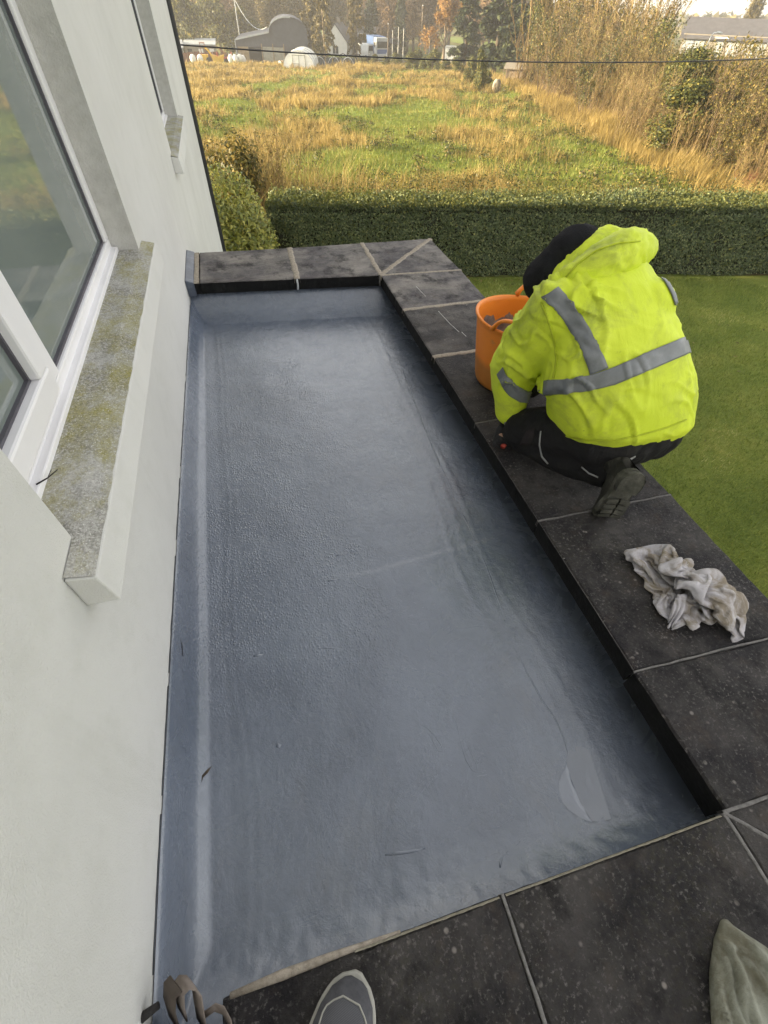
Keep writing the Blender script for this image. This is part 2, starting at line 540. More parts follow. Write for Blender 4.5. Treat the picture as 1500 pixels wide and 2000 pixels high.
faces = [(j * W_ + i, j * W_ + i + 1, (j + 1) * W_ + i + 1, (j + 1) * W_ + i) for j in range(NY) for i in range(NX)]
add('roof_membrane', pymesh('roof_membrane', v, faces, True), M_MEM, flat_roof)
def mem_z(x, y):
    i = min(range(len(xs)), key=lambda k: abs(xs[k] - x)); yb = yfar(xs[i]) + .05
    j = int(round((y + .10) / (yb + .10) * NY)); j = max(0, min(NY, j))
    return v[j * W_ + i][2]

# drips, runs and a standing puddle on the coating
M_RUN = plain('thick_coating', (.135, .152, .185), .22, .6, .1, 5)
def run(name, pts, r, flat=.35):
    P = [(x, y, mem_z(x, y) - r * .38) for x, y in pts]
    mb = MB(); n = len(P)
    rad = [r * (.5 + .9 * math.sin(math.pi * (i + .6) / (n + .2))) for i in range(n)]
    mb.tube(P, rad, 8, True, (1.0, .55))
    o = mb.build(name, M_MEM, flat_roof, 0, True)
    return o
def PM(u, v, z=-.197):                                  # point of the roof surface at a photograph pixel
    a, b = (u - 750) / FOC, (v - 1000) / FOC
    d = Vector(MC[0]) * a + Vector(MC[1]) * b + Vector(MC[2]); t = (z - 1.3) / d.z
    return (d.x * t, d.y * t)
def runp(px, r): run('coating_run', [PM(*p) for p in px], r)
runp([(815, 1413), (832, 1420), (848, 1436), (862, 1456), (866, 1468), (856, 1467), (846, 1448), (836, 1430)], .0018)
runp([(888, 1402), (894, 1420), (900, 1450), (910, 1484), (922, 1504), (933, 1510), (931, 1494), (916, 1462), (902, 1424)], .0018)
runp([(752, 1670), (775, 1667), (800, 1664), (830, 1657)], .0036)
runp([(690, 1133), (700, 1144), (714, 1150), (728, 1148)], .0022)
runp([(683, 1071), (690, 1070), (697, 1076), (692, 1083), (684, 1078)], .0022)
runp([(655, 1086), (668, 1083), (680, 1082)], .0035)
runp([(640, 1135), (652, 1133), (664, 1132)], .003)
runp([(495, 1281), (504, 1280), (514, 1278)], .004)
runp([(625, 1266), (650, 1266), (672, 1268)], .0016)
runp([(972, 1664), (979, 1672), (974, 1684), (973, 1696)], .0026)
runp([(540, 1455), (548, 1458)], .007)
runp([(985, 1212), (1003, 1262), (1030, 1318), (1060, 1372), (1082, 1402), (1098, 1436), (1108, 1470)], .0030)
runp([(905, 1005), (925, 1050), (950, 1108), (970, 1165), (988, 1215)], .0026)
runp([(780, 705), (800, 760), (835, 850), (865, 920), (890, 975)], .0022)
# puddle lens with bright reflection painted into its colour, dark reflected band beside it
def m_pud(name, c, r):
    m = NM(name, r, .7); m.base(m.ramp(m.noise(9, 4), [(.3, tuple(q * .85 for q in c)), (.7, c)])); m.bump(m.noise(30, 3), .05, .004)
    m.b.inputs['Coat Weight'].default_value = 1.0; m.b.inputs['Coat IOR'].default_value = 1.9; m.b.inputs['Coat Roughness'].default_value = r; return m.m
def pool(name, px, mat, lift):
    pts = [PM(*q) for q in px]; n = len(pts); cx = sum(q[0] for q in pts) / n; cy = sum(q[1] for q in pts) / n
    v_ = []; R = 6
    for k in range(R + 1):
        for x, y in pts:
            t = k / R; X_, Y_ = cx + (x - cx) * t, cy + (y - cy) * t
            v_.append((X_, Y_, mem_z(X_, Y_) + lift * (1 - t ** 4) + .0006))
    mb = MB(); mb.put(v_, [(k * n + i, k * n + (i + 1) % n, (k + 1) * n + (i + 1) % n, (k + 1) * n + i) for k in range(R) for i in range(n)])
    return mb.build(name, mat, flat_roof, 0, True)
pool('reflection_band', ((1108, 1470), (1128, 1456), (1150, 1466), (1162, 1505), (1178, 1555), (1188, 1602), (1170, 1607), (1152, 1606), (1138, 1580), (1122, 1545), (1110, 1515), (1106, 1492)), m_pud('dark_reflection_coating', (.095, .116, .155), .24), .0010)
pool('puddle', ((1106, 1494), (1098, 1510), (1091, 1528), (1091, 1546), (1099, 1570), (1111, 1584), (1126, 1596), (1141, 1604), (1153, 1608), (1146, 1594), (1136, 1572), (1124, 1546), (1114, 1520)), m_pud('bright_reflection_coating', (.15, .175, .225), .13), .0022)

# ragged dark line where the coating stops against the render
for y0, y1 in ((.02, .30), (.34, .62), (.66, 1.10), (1.18, 1.52), (1.6, 2.3), (2.36, 3.30)):
    n_ = max(5, int((y1 - y0) / .03)); P_ = [(WX + .002, y0 + (y1 - y0) * k / n_, upstand_top(y0 + (y1 - y0) * k / n_) + .002 + .003 * mnoise.noise((k * .9, y0 * 7, 2))) for k in range(n_ + 1)]
    mb = MB(); mb.tube(P_, [.0012 + .0022 * abs(mnoise.noise((k * .7, y0 * 3, 5))) for k in range(n_ + 1)], 6)
    mb.build('coating_edge', plain('dark_coating_edge', (.05, .056, .066), .5, .4, .2, 30), flat_roof, 0, True)

# garage walls below
mb = MB()
mb.span((1.0, -.60, -3.15), (XO - .05, 3.86, -CT - .002))
mb.span((WX + .001, 3.46, -3.15), (.999, 3.88, -CT - .002))
mb.span((WX + .001, -.60, -3.15), (.999, -.13, -CT - .012))
mb.build('garage_wall', M_RENDER, flat_roof)

# ------------------------------------------------------------------ coping stones
def m_coping(name, a, b, c, speck, pale, rough):
    m = NM(name, .75, .2)
    col = m.ramp(m.noise(7, 8, .7), [(.3, a), (.5, b), (.72, c)])
    # worn pale patches, brownish blotches, lichen specks
    col = m.mix(m.ramp(m.noise(3.2, 6, .68, m.scaled((1, 1.3, 1))), [(.42, 0.0), (.66, pale)]), col, (.30, .275, .245))
    col = m.mix(m.ramp(m.noise(11, 5, .7), [(.54, 0.0), (.74, .6)]), col, (.085, .062, .046))
    col = m.mix(m.math('MULTIPLY', m.ramp(m.noise(2.1, 4), [(.5, 0.0), (.66, 1.0)]), m.ramp(m.noise(70, 4, .75), [(.45, 0.0), (.64, .4)])), col, (.060, .055, .028))
    col = m.mix(m.ramp(m.noise(5.2, 6, .7, m.scaled((1.3, 1, 1), (0, 0, .7))), [(.52, 0.0), (.64, .75)]), col, (.008, .0075, .008))
    s1 = m.math('MULTIPLY', m.ramp(m.noise(105, 4, .7), [(.545, 0.0), (.68, 1.0)]), m.ramp(m.noise(8, 5, .72), [(.38, .10), (.66, 1.0)]))
    col = m.mix(m.math('MULTIPLY', s1, speck * .95), col, m.mix(m.noise(40, 3), (.13, .11, .10), (.36, .34, .32)))
    s2 = m.math('MULTIPLY', m.ramp(m.voro(30), [(.10, 1.0), (.2, 0.0)]), m.ramp(m.noise(9, 3), [(.56, 0.0), (.66, 1.0)]))
    col = m.mix(m.math('MULTIPLY', s2, speck * .8), col, (.42, .38, .34))
    m.base(col)
    b1 = m.bump(m.noise(90, 6, .75), 1.0, .011)
    m.bump(m.noise(14, 5, .6), .4, .01, b1)
    m.rough(m.ramp(m.noise(30, 4, .7), [(.3, rough), (.7, rough + .3)]))
    return m.m
M_COP_DRY = m_coping('weathered_coping', (.060, .055, .058), (.105, .097, .10), (.17, .157, .153), .5, .95, .62)
M_COP_DARK = m_coping('dark_damp_coping', (.012, .0112, .0125), (.022, .0203, .0225), (.042, .037, .0375), .85, .20, .5)
M_COP_MID = m_coping('worn_coping', (.02, .0185, .021), (.036, .033, .035), (.065, .058, .058), .6, .4, .55)
def m_mortar(name, c):
    m = NM(name, .95, .1); m.base(m.ramp(m.noise(60, 5, .7), [(.3, tuple(q * .6 for q in c)), (.55, c), (.75, tuple(min(1, q * 1.2) for q in c))]))
    m.bump(m.noise(130, 4, .7), .9, .005); return m.m
M_MORT_FRESH = m_mortar('fresh_mortar', (.36, .315, .255))
M_MORT_OLD = m_mortar('old_mortar', (.21, .20, .19))
parapet = thing('parapet', 'low parapet capped with broad dark coping slabs round the flat roof', 'parapet')

def jit(p, s, seed):
    return (p[0] + s * mnoise.noise((p[0] * 37, p[1] * 37, seed)), p[1] + s * mnoise.noise((p[0] * 41, p[1] * 43, seed + 7)))
M_EDGE_BLACK = plain('black_paint_shade_edge', (.008, .008, .008), .8, .2, .3, 18, .4, 60)  # black paint and the sides' shade together in one near-black colour
STONE = [0]
def stone(poly, mat, gap=.004, ragged=.0035, dz=0.0, th=CT):
    STONE[0] += 1
    sd_ = STONE[0] * 1.37
    cx = sum(p[0] for p in poly) / len(poly); cy = sum(p[1] for p in poly) / len(poly)
    ring = []
    n = len(poly)
    for i in range(n):
        a, b = Vector(poly[i]), Vector(poly[(i + 1) % n])
        k = max(3, int((b - a).length / .022))
        for q in range(k):
            ring.append(a.lerp(b, q / k))
    c = Vector((cx, cy))
    out0 = []; out1 = []; out2 = []
    for p in ring:
        d = (c - p); L = d.length; d.normalize()
        q = p + d * gap
        q = Vector(jit(q, ragged * .35, sd_)); out0.append((q.x, q.y, -th + dz))
        q1 = Vector(jit(p + d * gap, ragged, sd_ + 2)); out1.append((q1.x, q1.y, -.006 + dz + .002 * mnoise.noise((p.x * 50, p.y * 50, sd_))))
        q2 = q1 + d * (.006 + .005 * abs(mnoise.noise((p.x * 60, p.y * 60, sd_ + 5)))); out2.append((q2.x, q2.y, dz + .0008 * mnoise.noise((p.x * 20, p.y * 20, sd_))))
    m = len(ring)
    vv = out0 + out1 + out2
    ff = []
    for lay in (0, 1):
        ff += [(lay * m + i, lay * m + (i + 1) % m, (lay + 1) * m + (i + 1) % m, (lay + 1) * m + i) for i in range(m)]
    ff.append(tuple(range(2 * m, 3 * m))); ff.append(tuple(range(m))[::-1])
    me = pymesh('coping_stone', vv, ff)
    o = add('coping_stone', me, mat, parapet)
    me.materials.append(M_EDGE_BLACK)
    me.polygons.foreach_set('material_index', [1] * m + [0] * (m + 2)); return o
def joint(pts, w, mat, z=.0015, wob=.003):
    P = []; L = []; R = []
    pts = [Vector(p) for p in pts]
    tot = sum((b - a).length for a, b in zip(pts, pts[1:])); n = max(6, int(tot / .02))
    for k in range(n + 1):
        t = k / n * (len(pts) - 1); i = min(int(t), len(pts) - 2); P.append(pts[i].lerp(pts[i + 1], t - i))
    vv = []; ff = []
    for k, p in enumerate(P):
        t = (P[min(k + 1, n)] - P[max(k - 1, 0)]).normalized(); nn = Vector((-t.y, t.x))
        wl = w / 2 * (1 + .45 * mnoise.noise((p.x * 30, p.y * 30, 3.3))); wr = w / 2 * (1 + .45 * mnoise.noise((p.x * 30, p.y * 30, 8.3)))
        o = wob * mnoise.noise((p.x * 15, p.y * 15, 1.1))
        for s, zz in ((-wl, -.03), (-wl * .9, z * .3), (-wl * .3, z), (wr * .3, z), (wr * .9, z * .3), (wr, -.03)):
            q = p + nn * (s + o); vv.append((q.x, q.y, zz + .0006 * mnoise.noise((q.x * 90, q.y * 90, 0))))
    for k in range(n):
        ff += [(k * 6 + a, k * 6 + a + 1, k * 6 + 6 + a + 1, k * 6 + 6 + a) for a in range(5)]
    return add('mortar_joint', pymesh('mortar_joint', vv, ff, True), mat, parapet)

def IN(y): return (XI, y)
def OUT(y): return (XO, y)
fi = yfar(XI)
A0, A1 = yfar(-.36), 3.955
stone([(-.362, yfar(-.362)), (.292, yfar(.292)), (.313, 3.912), (-.362, 3.952)], M_COP_DRY)
stone([(.292, yfar(.292)), (XI, fi), (.885, 3.905), (.313, 3.912)], M_COP_DRY)
stone([(XI, fi), (1.455, 3.885), (.885, 3.905)], M_COP_DRY)
stone([(XI, fi), (1.47, 3.225), (1.455, 3.885)], M_COP_DRY)
stone([(XI, fi), IN(2.705), (1.462, 2.725), (1.47, 3.225)], M_COP_DRY)
stone([IN(2.705), IN(2.128), (1.464, 2.15), (1.462, 2.725)], M_COP_MID)
stone([IN(2.128), IN(1.529), (1.466, 1.545), (1.464, 2.15)], M_COP_DARK)
stone([IN(1.529), IN(.914), (1.466, .913), (1.466, 1.545)], M_COP_DARK)
stone([IN(.914), IN(.315), (1.468, .30), (1.466, .913)], M_COP_DARK, dz=.0015)
stone([IN(.315), (XI + .004, -.046), (1.47, -.05), (1.468, .30)], M_COP_DARK, th=CT + .014)
stone([(XI + .004, -.046), (1.47, -.64), (1.47, -.05)], M_COP_DARK)
stone([(XI + .004, -.046), (.874, -.64), (1.47, -.64)], M_COP_DARK)
stone([(XI + .004, -.046), (.283, -.046), (.284, -.64), (.874, -.64)], M_COP_DARK)
stone([(.283, -.046), (-.318, -.047), (-.318, -.64), (.284, -.64)], M_COP_DARK, dz=-.001)
joint([(.292, yfar(.292) - .006), (.313, 3.915)], .044, M_MORT_FRESH)
joint([(XI + .004, fi), (.885, 3.905)], .038, M_MORT_FRESH)
joint([(XI + .006, fi + .006), (1.455, 3.885)], .040, M_MORT_FRESH, .0022)
joint([(XI - .004, fi - .004), (1.47, 3.225)], .026, M_MORT_FRESH, .0018)
joint([IN(2.705), (1.462, 2.725)], .036, M_MORT_FRESH)
joint([IN(2.128), (1.464, 2.15)], .038, M_MORT_FRESH)
joint([IN(1.529), (1.466, 1.545)], .005, M_MORT_OLD, -.001)
joint([IN(.914), (1.466, .913)], .0055, M_MORT_OLD, -.0005)
joint([IN(.315), (1.468, .30)], .0055, M_MORT_OLD, -.0003)
joint([(XI, -.046), (1.47, -.05)], .009, M_MORT_OLD, .0005)
joint([(XI, -.046), (1.47, -.64)], .010, M_MORT_OLD, .0015)
joint([(XI, -.046), (.874, -.64)], .009, M_MORT_OLD, .001)
joint([(.283, -.046), (.284, -.64)], .007, M_MORT_OLD, -.0005)
joint([(XI + .006, .735), (.925, .728)], .005, M_MORT_OLD, .001)       # short crack on the broad slab
# chalk line snapped across two slabs, drawn as a thin raised line of chalk
M_CHALK = m_mortar('white_chalk', (.62, .60, .58))
joint([(1.06, 3.02), (1.075, 2.86)], .004, M_CHALK, .0022, .001)
joint([(1.085, 2.64), (1.10, 2.46), (1.115, 2.36)], .004, M_CHALK, .0022, .001)
joint([(1.13, 2.355), (1.137, 2.30)], .004, M_CHALK, .0022, .001)
# lead coloured flashing and its mortar where the far run meets the house
mb = MB()
mb.put([(-.3945, yfar(-.42) - .008, -CT - .012), (-.3945, yfar(-.42) - .008, .004), (-.3945, 3.965, .004), (-.3945, 3.965, -.06),
        (WX + .001, yfar(WX) - .012, -CT - .012), (WX + .001, yfar(WX) - .012, .022), (WX + .001, 3.965, .022), (WX + .001, 3.965, -.06)],
       [(0, 1, 2, 3), (0, 4, 5, 1), (1, 5, 6, 2), (2, 6, 7, 3), (4, 7, 6, 5), (0, 3, 7, 4)])
def m_flash():
    m = NM('painted_flashing', .4, .5); m.base(m.ramp(m.noise(9, 5, .7), [(.3, (.045, .055, .08)), (.55, (.075, .09, .12)), (.75, (.16, .18, .21))])); m.bump(m.noise(25, 4), .4, .008); return m.m
mb.build('flashing', m_flash(), parapet, .006)
stone([(-.394, yfar(-.394) - .003), (-.362, yfar(-.362) - .003), (-.362, 3.955), (-.394, 3.955)], M_MORT_FRESH, .0006, .003, .002)
# pale squeezed joint on the inner face, and dab in the corner
mb = MB(); y_ = yfar(.289) - .002
mb.tube([(.288, y_, -.004), (.291, y_ - .002, -.035), (.288, y_, -.072)], [.008, .006, .008], 8)
mb.build('sealant_joint', plain('white_sealant', (.55, .56, .56), .6, .3, .1, 20), parapet, 0, True)
mb = MB(); mb.tube([(XI - .006, fi - .004, -.006), (XI - .006, fi - .006, -.07)], [.005, .007], 8)
mb.build('sealant_joint', M_MORT_OLD, parapet, 0, True)
# broken pale arris along the near run, as a thin strip of bare stone
def arris(pts, w, mat):
    vv = []; ff = []
    pts = [Vector(p) for p in pts]; n = 60
    for k in range(n + 1):
        p = pts[0].lerp(pts[1], k / n); t = (pts[1] - pts[0]).normalized(); nn = Vector((-t.y, t.x))
        q = w * (.5 + .8 * abs(mnoise.noise((p.x * 45, p.y * 45, 2))))
        for s, z in ((.0025, -.0045), (.0022, -.002), (0, .0012), (-q, .0014)):
            r = p + nn * s; vv.append((r.x, r.y, z))
    for k in range(n): ff += [(k * 4 + a, k * 4 + a + 1, k * 4 + 5 + a, k * 4 + 4 + a) for a in range(3)]
    return add('worn_edge', pymesh('worn_edge', vv, ff), mat, parapet)
M_ARRIS = m_mortar('bare_stone_edge', (.30, .275, .215))
arris([(XI - .01, -.0505), (.29, -.0505)][::-1], .0024, M_ARRIS)
arris([(.275, -.0505), (-.05, -.0515)][::-1], .0024, M_ARRIS)
mb = MB(); mb.tube([(-.30, -.050, -.006), (-.2, -.047, -.004), (-.1, -.046, -.006), (.05, -.047, -.012)], [.006, .009, .007, .003], 8)
mb.build('worn_edge', m_mortar('bare_edge', (.38, .33, .27)), parapet, 0, True)
arris([(XI + .003, 3.24), (XI + .003, .32)], .0016, M_MORT_OLD)
# ------------------------------------------------------------------ ground
HED = [(-40.0, 19.5), (.55, 11.35), (60.0, -.55)]          # line of the hedge's foot, running off to the right
def hedge_y(x): return 11.35 - .2 * (np.asarray(x, float) - .55)
def gz(x, y):
    x = np.asarray(x, float); y = np.asarray(y, float)
    z = np.where(y < 13, -3.1, np.where(y < 118, -3.1 - (y - 13) * 3.9 / 105, np.where(y < 165, -7 - (y - 118) * 1.5 / 47, -8.5)))
    r = np.hypot(x, y); az = np.degrees(np.arctan2(x, y))
    tgt = np.interp(az, [-60, -2, 12, 22, 30, 40, 60, 90], [2.2, 2.0, 1.6, .8, -.9, -1.05, -1.2, -1.3])
    top = 1.3 + 1100 * np.tan(np.radians(tgt))
    t = np.clip((r - 230) / 870, 0, 1); t = t * t * (3 - 2 * t)
    z = z * (1 - t) + top * t - np.clip(r - 1100, 0, None) * .06
    z = z + np.where(y > 13, ((fbm(x / 7, y / 7, 3) - .5) * .7 + (fbm(x / 1.9, y / 1.9, 33, 3) - .5) * .55) * np.clip((y - 13) / 8, 0, 1), 0)
    return z
def wet(x, y):
    """patchiness of the rough field: 1 where rushes stand, 0 where the sward is short and green"""
    n = fbm(np.asarray(x) / 4.5 + 3.1, np.asarray(y) / 5.5 + 1.7, 11, 4)
    n2 = fbm(np.asarray(x) / 16 + 9, np.asarray(y) / 15 + 4, 5, 3)
    w = np.clip((n * .62 + n2 * .38 - .475) * 6.0 + .36, 0, 1)
    d = np.interp(y, [9, 12.5, 14.2, 18.9, 29.5, 64, 100, 120], [15.6, 16.5, 17, 18.3, 21.9, 32.3, 41, 46]) - np.asarray(x)     # metres to the thicket
    strip = np.clip((d - 1.6) / 1.2, 0, 1) * np.clip((9.5 - d) / 3, 0, 1) * np.clip((np.asarray(y) - 15) / 4, 0, 1) * np.clip((62 - np.asarray(y)) / 12, 0, 1)
    return w * (1 - .6 * strip)
xs_ = np.concatenate([np.array([-1500, -1000, -600, -350, -220, -150, -100, -70]), np.arange(-50, 130, 1.0), np.array([135, 150, 170, 200, 250, 320, 420, 600, 900, 1200, 1500.])])
ts_ = np.concatenate([np.arange(0, 60, .8), np.arange(60, 130, 1.6), np.arange(130, 300, 8), np.arange(300, 1200, 40), np.array([1250, 1400, 1600.])])
X, T = np.meshgrid(xs_, ts_)
Y = np.clip(hedge_y(X), -400, 60) + T
Z = gz(X, Y)
V = np.stack([X, Y, Z], -1).reshape(-1, 3)
w = len(xs_); h = len(ts_)
I = np.arange((h - 1) * w).reshape(h - 1, w)[:, :-1].ravel()
F = np.stack([I, I + 1, I + w + 1, I + w], 1)
me = smooth(npmesh('field', V, F))
at = me.attributes.new('rush', 'FLOAT', 'POINT')
at.data.foreach_set('value', wet(V[:, 0], V[:, 1]).astype(np.float32))
def m_field():
    m = NM('field_ground', .95, .1)
    green = m.ramp(m.noise(.9, 6, .65), [(.3, (.08, .11, .020)), (.55, (.14, .18, .03)), (.75, (.22, .22, .06))])
    straw = m.ramp(m.noise(1.6, 6, .7), [(.3, (.04, .038, .015)), (.55, (.11, .085, .035)), (.75, (.20, .15, .065))])
    m.base(m.mix(m.attr('rush'), green, straw))
    m.bump(m.noise(3, 6, .7), .8, .3)
    return m.m
tag(add('field', me, m_field()), kind='structure')
# lawn
lx = np.concatenate([np.array([-1500, -400, -100, -40]), np.arange(-12, 30, 1.0), np.array([40, 70, 130, 400, 1500.])])
lv = []
for x in lx: lv.append((x, -1500, -3.1)); lv.append((x, float(np.clip(hedge_y(x), -400, 60)) + .02, -3.1))
lf = [(2 * i, 2 * i + 2, 2 * i + 3, 2 * i + 1) for i in range(len(lx) - 1)]
def m_lawn():
    m = NM('mown_lawn', .9, .15)
    c = m.ramp(m.noise(1.1, 6, .65), [(.3, (.125, .165, .03)), (.5, (.19, .23, .042)), (.7, (.285, .29, .062))])
    c = m.mix(m.ramp(m.noise(38, 4, .75), [(.4, 0.0), (.7, .7)]), c, (.05, .08, .012))
    m.base(c); m.bump(m.noise(70, 4, .8), 1.0, .03)
    return m.m
M_LAWN = m_lawn()
tag(add('lawn', pymesh('lawn', lv, lf), M_LAWN), kind='structure')

# ------------------------------------------------------------------ blades, leaves, stems in numpy
def blades(name, x, y, z, hgt, wid, lean, rng, mat, label=None, bend=True):
    n = len(x)
    a = rng.uniform(0, 2 * np.pi, n); l = rng.uniform(0, 2 * np.pi, n)
    dx, dy = np.cos(a) * wid / 2, np.sin(a) * wid / 2
    lx_, ly_ = np.cos(l) * lean * hgt, np.sin(l) * lean * hgt
    p0 = np.stack([x - dx, y - dy, z], 1); p1 = np.stack([x + dx, y + dy, z], 1)
    tip = np.stack([x + lx_, y + ly_, z + hgt * np.sqrt(np.clip(1 - lean ** 2, .1, 1))], 1)
    if not bend:
        V = np.stack([p0, p1, tip], 1).reshape(-1, 3); F = np.arange(3 * n).reshape(n, 3)
    else:
        m = np.stack([x + lx_ * .35, y + ly_ * .35, z + hgt * .55], 1); off = np.stack([dx * .75, dy * .75, 0 * dx], 1)
        V = np.stack([p0, p1, m + off, m - off, tip], 1).reshape(-1, 3)
        b = np.arange(n)[:, None] * 5
        F = np.concatenate([b + np.array([[0, 1, 2]]), b + np.array([[0, 2, 3]]), b + np.array([[3, 2, 4]])])
    o = add(name, npmesh(name, V, F), mat)
    return tag(o, label, None, None, 'stuff')

def leafquads(p, nrm, length, width, rng, fold=0.25):
    """leaf shaped quads at p, facing roughly nrm"""
    n = len(p)
    nrm = nrm / (np.linalg.norm(nrm, axis=1, keepdims=True) + 1e-9)
    r = rng.normal(size=(n, 3)); u = r - nrm * (r * nrm).sum(1, keepdims=True)
    u /= np.linalg.norm(u, axis=1, keepdims=True) + 1e-9
    v = np.cross(nrm, u)
    L = np.asarray(length).reshape(-1, 1) * np.ones((n, 1)); W = np.asarray(width).reshape(-1, 1) * np.ones((n, 1))
    a = p - u * L * .5; b = p + v * W * .5 + nrm * L * fold * .2; c = p + u * L * .5 - nrm * L * fold * .5; d = p - v * W * .5 + nrm * L * fold * .2
    V = np.stack([a, b, c, d], 1).reshape(-1, 3); F = np.arange(4 * n).reshape(n, 4)
    return V, F
def sphere_dirs(n, rng):
    d = rng.normal(size=(n, 3)); return d / np.linalg.norm(d, axis=1, keepdims=True)
class Bag:
    """collects numpy quads into one mesh"""
    def __init__(s): s.V = []; s.F = []; s.n = 0
    def put(s, V, F): s.V.append(V); s.F.append(F + s.n); s.n += len(V)
    def mesh(s, name): return npmesh(name, np.concatenate(s.V), np.concatenate(s.F))
def stems(paths, radii, k=3):
    """paths: (n, m, 3) polylines, radii (n, m); k sided tubes as quads"""
    paths = np.asarray(paths, float); radii = np.asarray(radii, float)
    n, m, _ = paths.shape
    t = np.gradient(paths, axis=1); t /= np.linalg.norm(t, axis=2, keepdims=True) + 1e-9
    ref = np.zeros_like(t); ref[..., 0] = 1.0; ref[..., 1] = .31
    a = np.cross(t, ref); a /= np.linalg.norm(a, axis=2, keepdims=True) + 1e-9
    b = np.cross(t, a)
    q = 2 * np.pi * np.arange(k) / k
    V = paths[:, :, None, :] + radii[:, :, None, None] * (a[:, :, None, :] * np.cos(q)[None, None, :, None] + b[:, :, None, :] * np.sin(q)[None, None, :, None])
    V = V.reshape(-1, 3)
    idx = np.arange(n * m * k).reshape(n, m, k)
    i0 = idx[:, :-1, :]; i1 = idx[:, 1:, :]
    F = np.stack([i0, np.roll(i0, -1, 2), np.roll(i1, -1, 2), i1], -1).reshape(-1, 4)
    return V, F
def arc(base, d, length, rng, m=5, droop=0.0, wob=.08):
    """(n,3) bases, (n,3) unit dirs -> (n,m,3) bent paths"""
    n = len(base)
    s = np.linspace(0, 1, m)[None, :, None]
    L = np.asarray(length).reshape(-1, 1, 1)
    P = base[:, None, :] + d[:, None, :] * L * s
    w1 = rng.normal(size=(n, 1, 3)) * wob * L
    P = P + w1 * s ** 2
    P[..., 2] += (droop * L * s ** 2)[..., 0]
    return P
def children(paths, per, rng, tmin=.35, tmax=.98, spread=.8, ratio=.45, m=4, droop=0, up=.3, wob=.1):
    """side branches off the given paths"""
    n, mm, _ = paths.shape
    i = np.repeat(np.arange(n), per)
    t = rng.uniform(tmin, tmax, len(i)); f = t * (mm - 1); k = np.minimum(f.astype(int), mm - 2); fr = (f - k)[:, None]
    base = paths[i, k] * (1 - fr) + paths[i, k + 1] * fr
    dr = paths[i, k + 1] - paths[i, k]; dr /= np.linalg.norm(dr, axis=1, keepdims=True) + 1e-9
    d = dr + rng.normal(size=dr.shape) * spread; d[:, 2] += up
    d /= np.linalg.norm(d, axis=1, keepdims=True) + 1e-9
    L = np.linalg.norm(paths[i, -1] - paths[i, 0], axis=1) * ratio * rng.uniform(.5, 1.2, len(i)) * (1.15 - .6 * t)
    return arc(base, d, L, rng, m, droop, wob), L
def at_paths(paths, n, rng, tmin=.2):
    """n random points along paths with directions"""
    i = rng.integers(0, len(paths), n); mm = paths.shape[1]
    f = rng.uniform(tmin, 1, n) * (mm - 1); k = np.minimum(f.astype(int), mm - 2); fr = (f - k)[:, None]
    return paths[i, k] * (1 - fr) + paths[i, k + 1] * fr
# ------------------------------------------------------------------ foliage materials
M_BLADE_LAWN = leafmat('lawn_blade', [(0, (.09, .13, .024)), (.5, (.18, .225, .04)), (.8, (.31, .325, .075)), (1, (.56, .52, .22))], .6, .25, nscale=.9)
M_BLADE_GREEN = leafmat('sward_blade', [(0, (.08, .105, .016)), (.5, (.16, .19, .028)), (.85, (.24, .24, .055)), (1, (.32, .25, .08))], .6, .35, nscale=.3)
M_BLADE_STRAW = leafmat('straw_blade', [(0, (.09, .065, .020)), (.3, (.21, .155, .048)), (.7, (.36, .265, .085)), (1, (.50, .39, .16))], .65, .4, nscale=.25)
M_BRAMBLE = leafmat('bramble_leaf', [(0, (.022, .03, .009)), (.45, (.06, .07, .018)), (.8, (.13, .115, .03)), (1, (.26, .17, .05))], .5, .3)
M_HEDGE = leafmat('hedge_leaf', [(0, (.050, .072, .028)), (.4, (.100, .132, .050)), (.8, (.165, .195, .070)), (1, (.26, .27, .10))], .55, .25, .5)
M_LAUREL = leafmat('laurel_leaf', [(0, (.11, .14, .025)), (.4, (.25, .27, .045)), (.8, (.38, .37, .07)), (1, (.52, .46, .10))], .4, .3, .5)
M_CORE = plain('twig_core', (.035, .036, .020), .95, .1, .2, 3)  # dark brownish green core behind the hedge leaves
M_GOLDSTEM = leafmat('golden_stem', [(0, (.075, .05, .022)), (.5, (.18, .122, .05)), (1, (.32, .235, .10))], .7, .0)
M_BROWNSTEM = leafmat('brown_stem', [(0, (.05, .036, .022)), (.6, (.13, .09, .05)), (1, (.22, .16, .09))], .8, .0)
M_BARK = plain('bark', (.09, .07, .048), .9, .2, .25, 4, .5, 8)
M_PALEBARK = plain('pale_bark', (.20, .16, .11), .9, .2, .25, 4, .5, 8)
M_OLIVE = leafmat('olive_leaf', [(0, (.035, .04, .012)), (.45, (.095, .09, .022)), (.8, (.19, .15, .035)), (1, (.32, .23, .06))], .55, .35)
M_WILLOWLEAF = leafmat('yellow_willow_leaf', [(0, (.07, .065, .02)), (.5, (.155, .135, .04)), (1, (.28, .225, .07))], .55, .35)
M_IVY = leafmat('ivy_leaf', [(0, (.022, .03, .008)), (.5, (.07, .08, .018)), (.85, (.15, .145, .03)), (1, (.26, .21, .05))], .55, .3)
M_CONIFER = leafmat('conifer_spray', [(0, (.012, .022, .012)), (.5, (.03, .045, .02)), (1, (.075, .085, .03))], .6, .15)
M_LARCH = leafmat('thin_conifer_spray', [(0, (.05, .045, .018)), (.5, (.12, .10, .035)), (1, (.22, .17, .06))], .6, .3)
M_ORANGE = leafmat('orange_leaf', [(0, (.18, .09, .03)), (.5, (.32, .175, .05)), (1, (.42, .27, .09))], .55, .4)
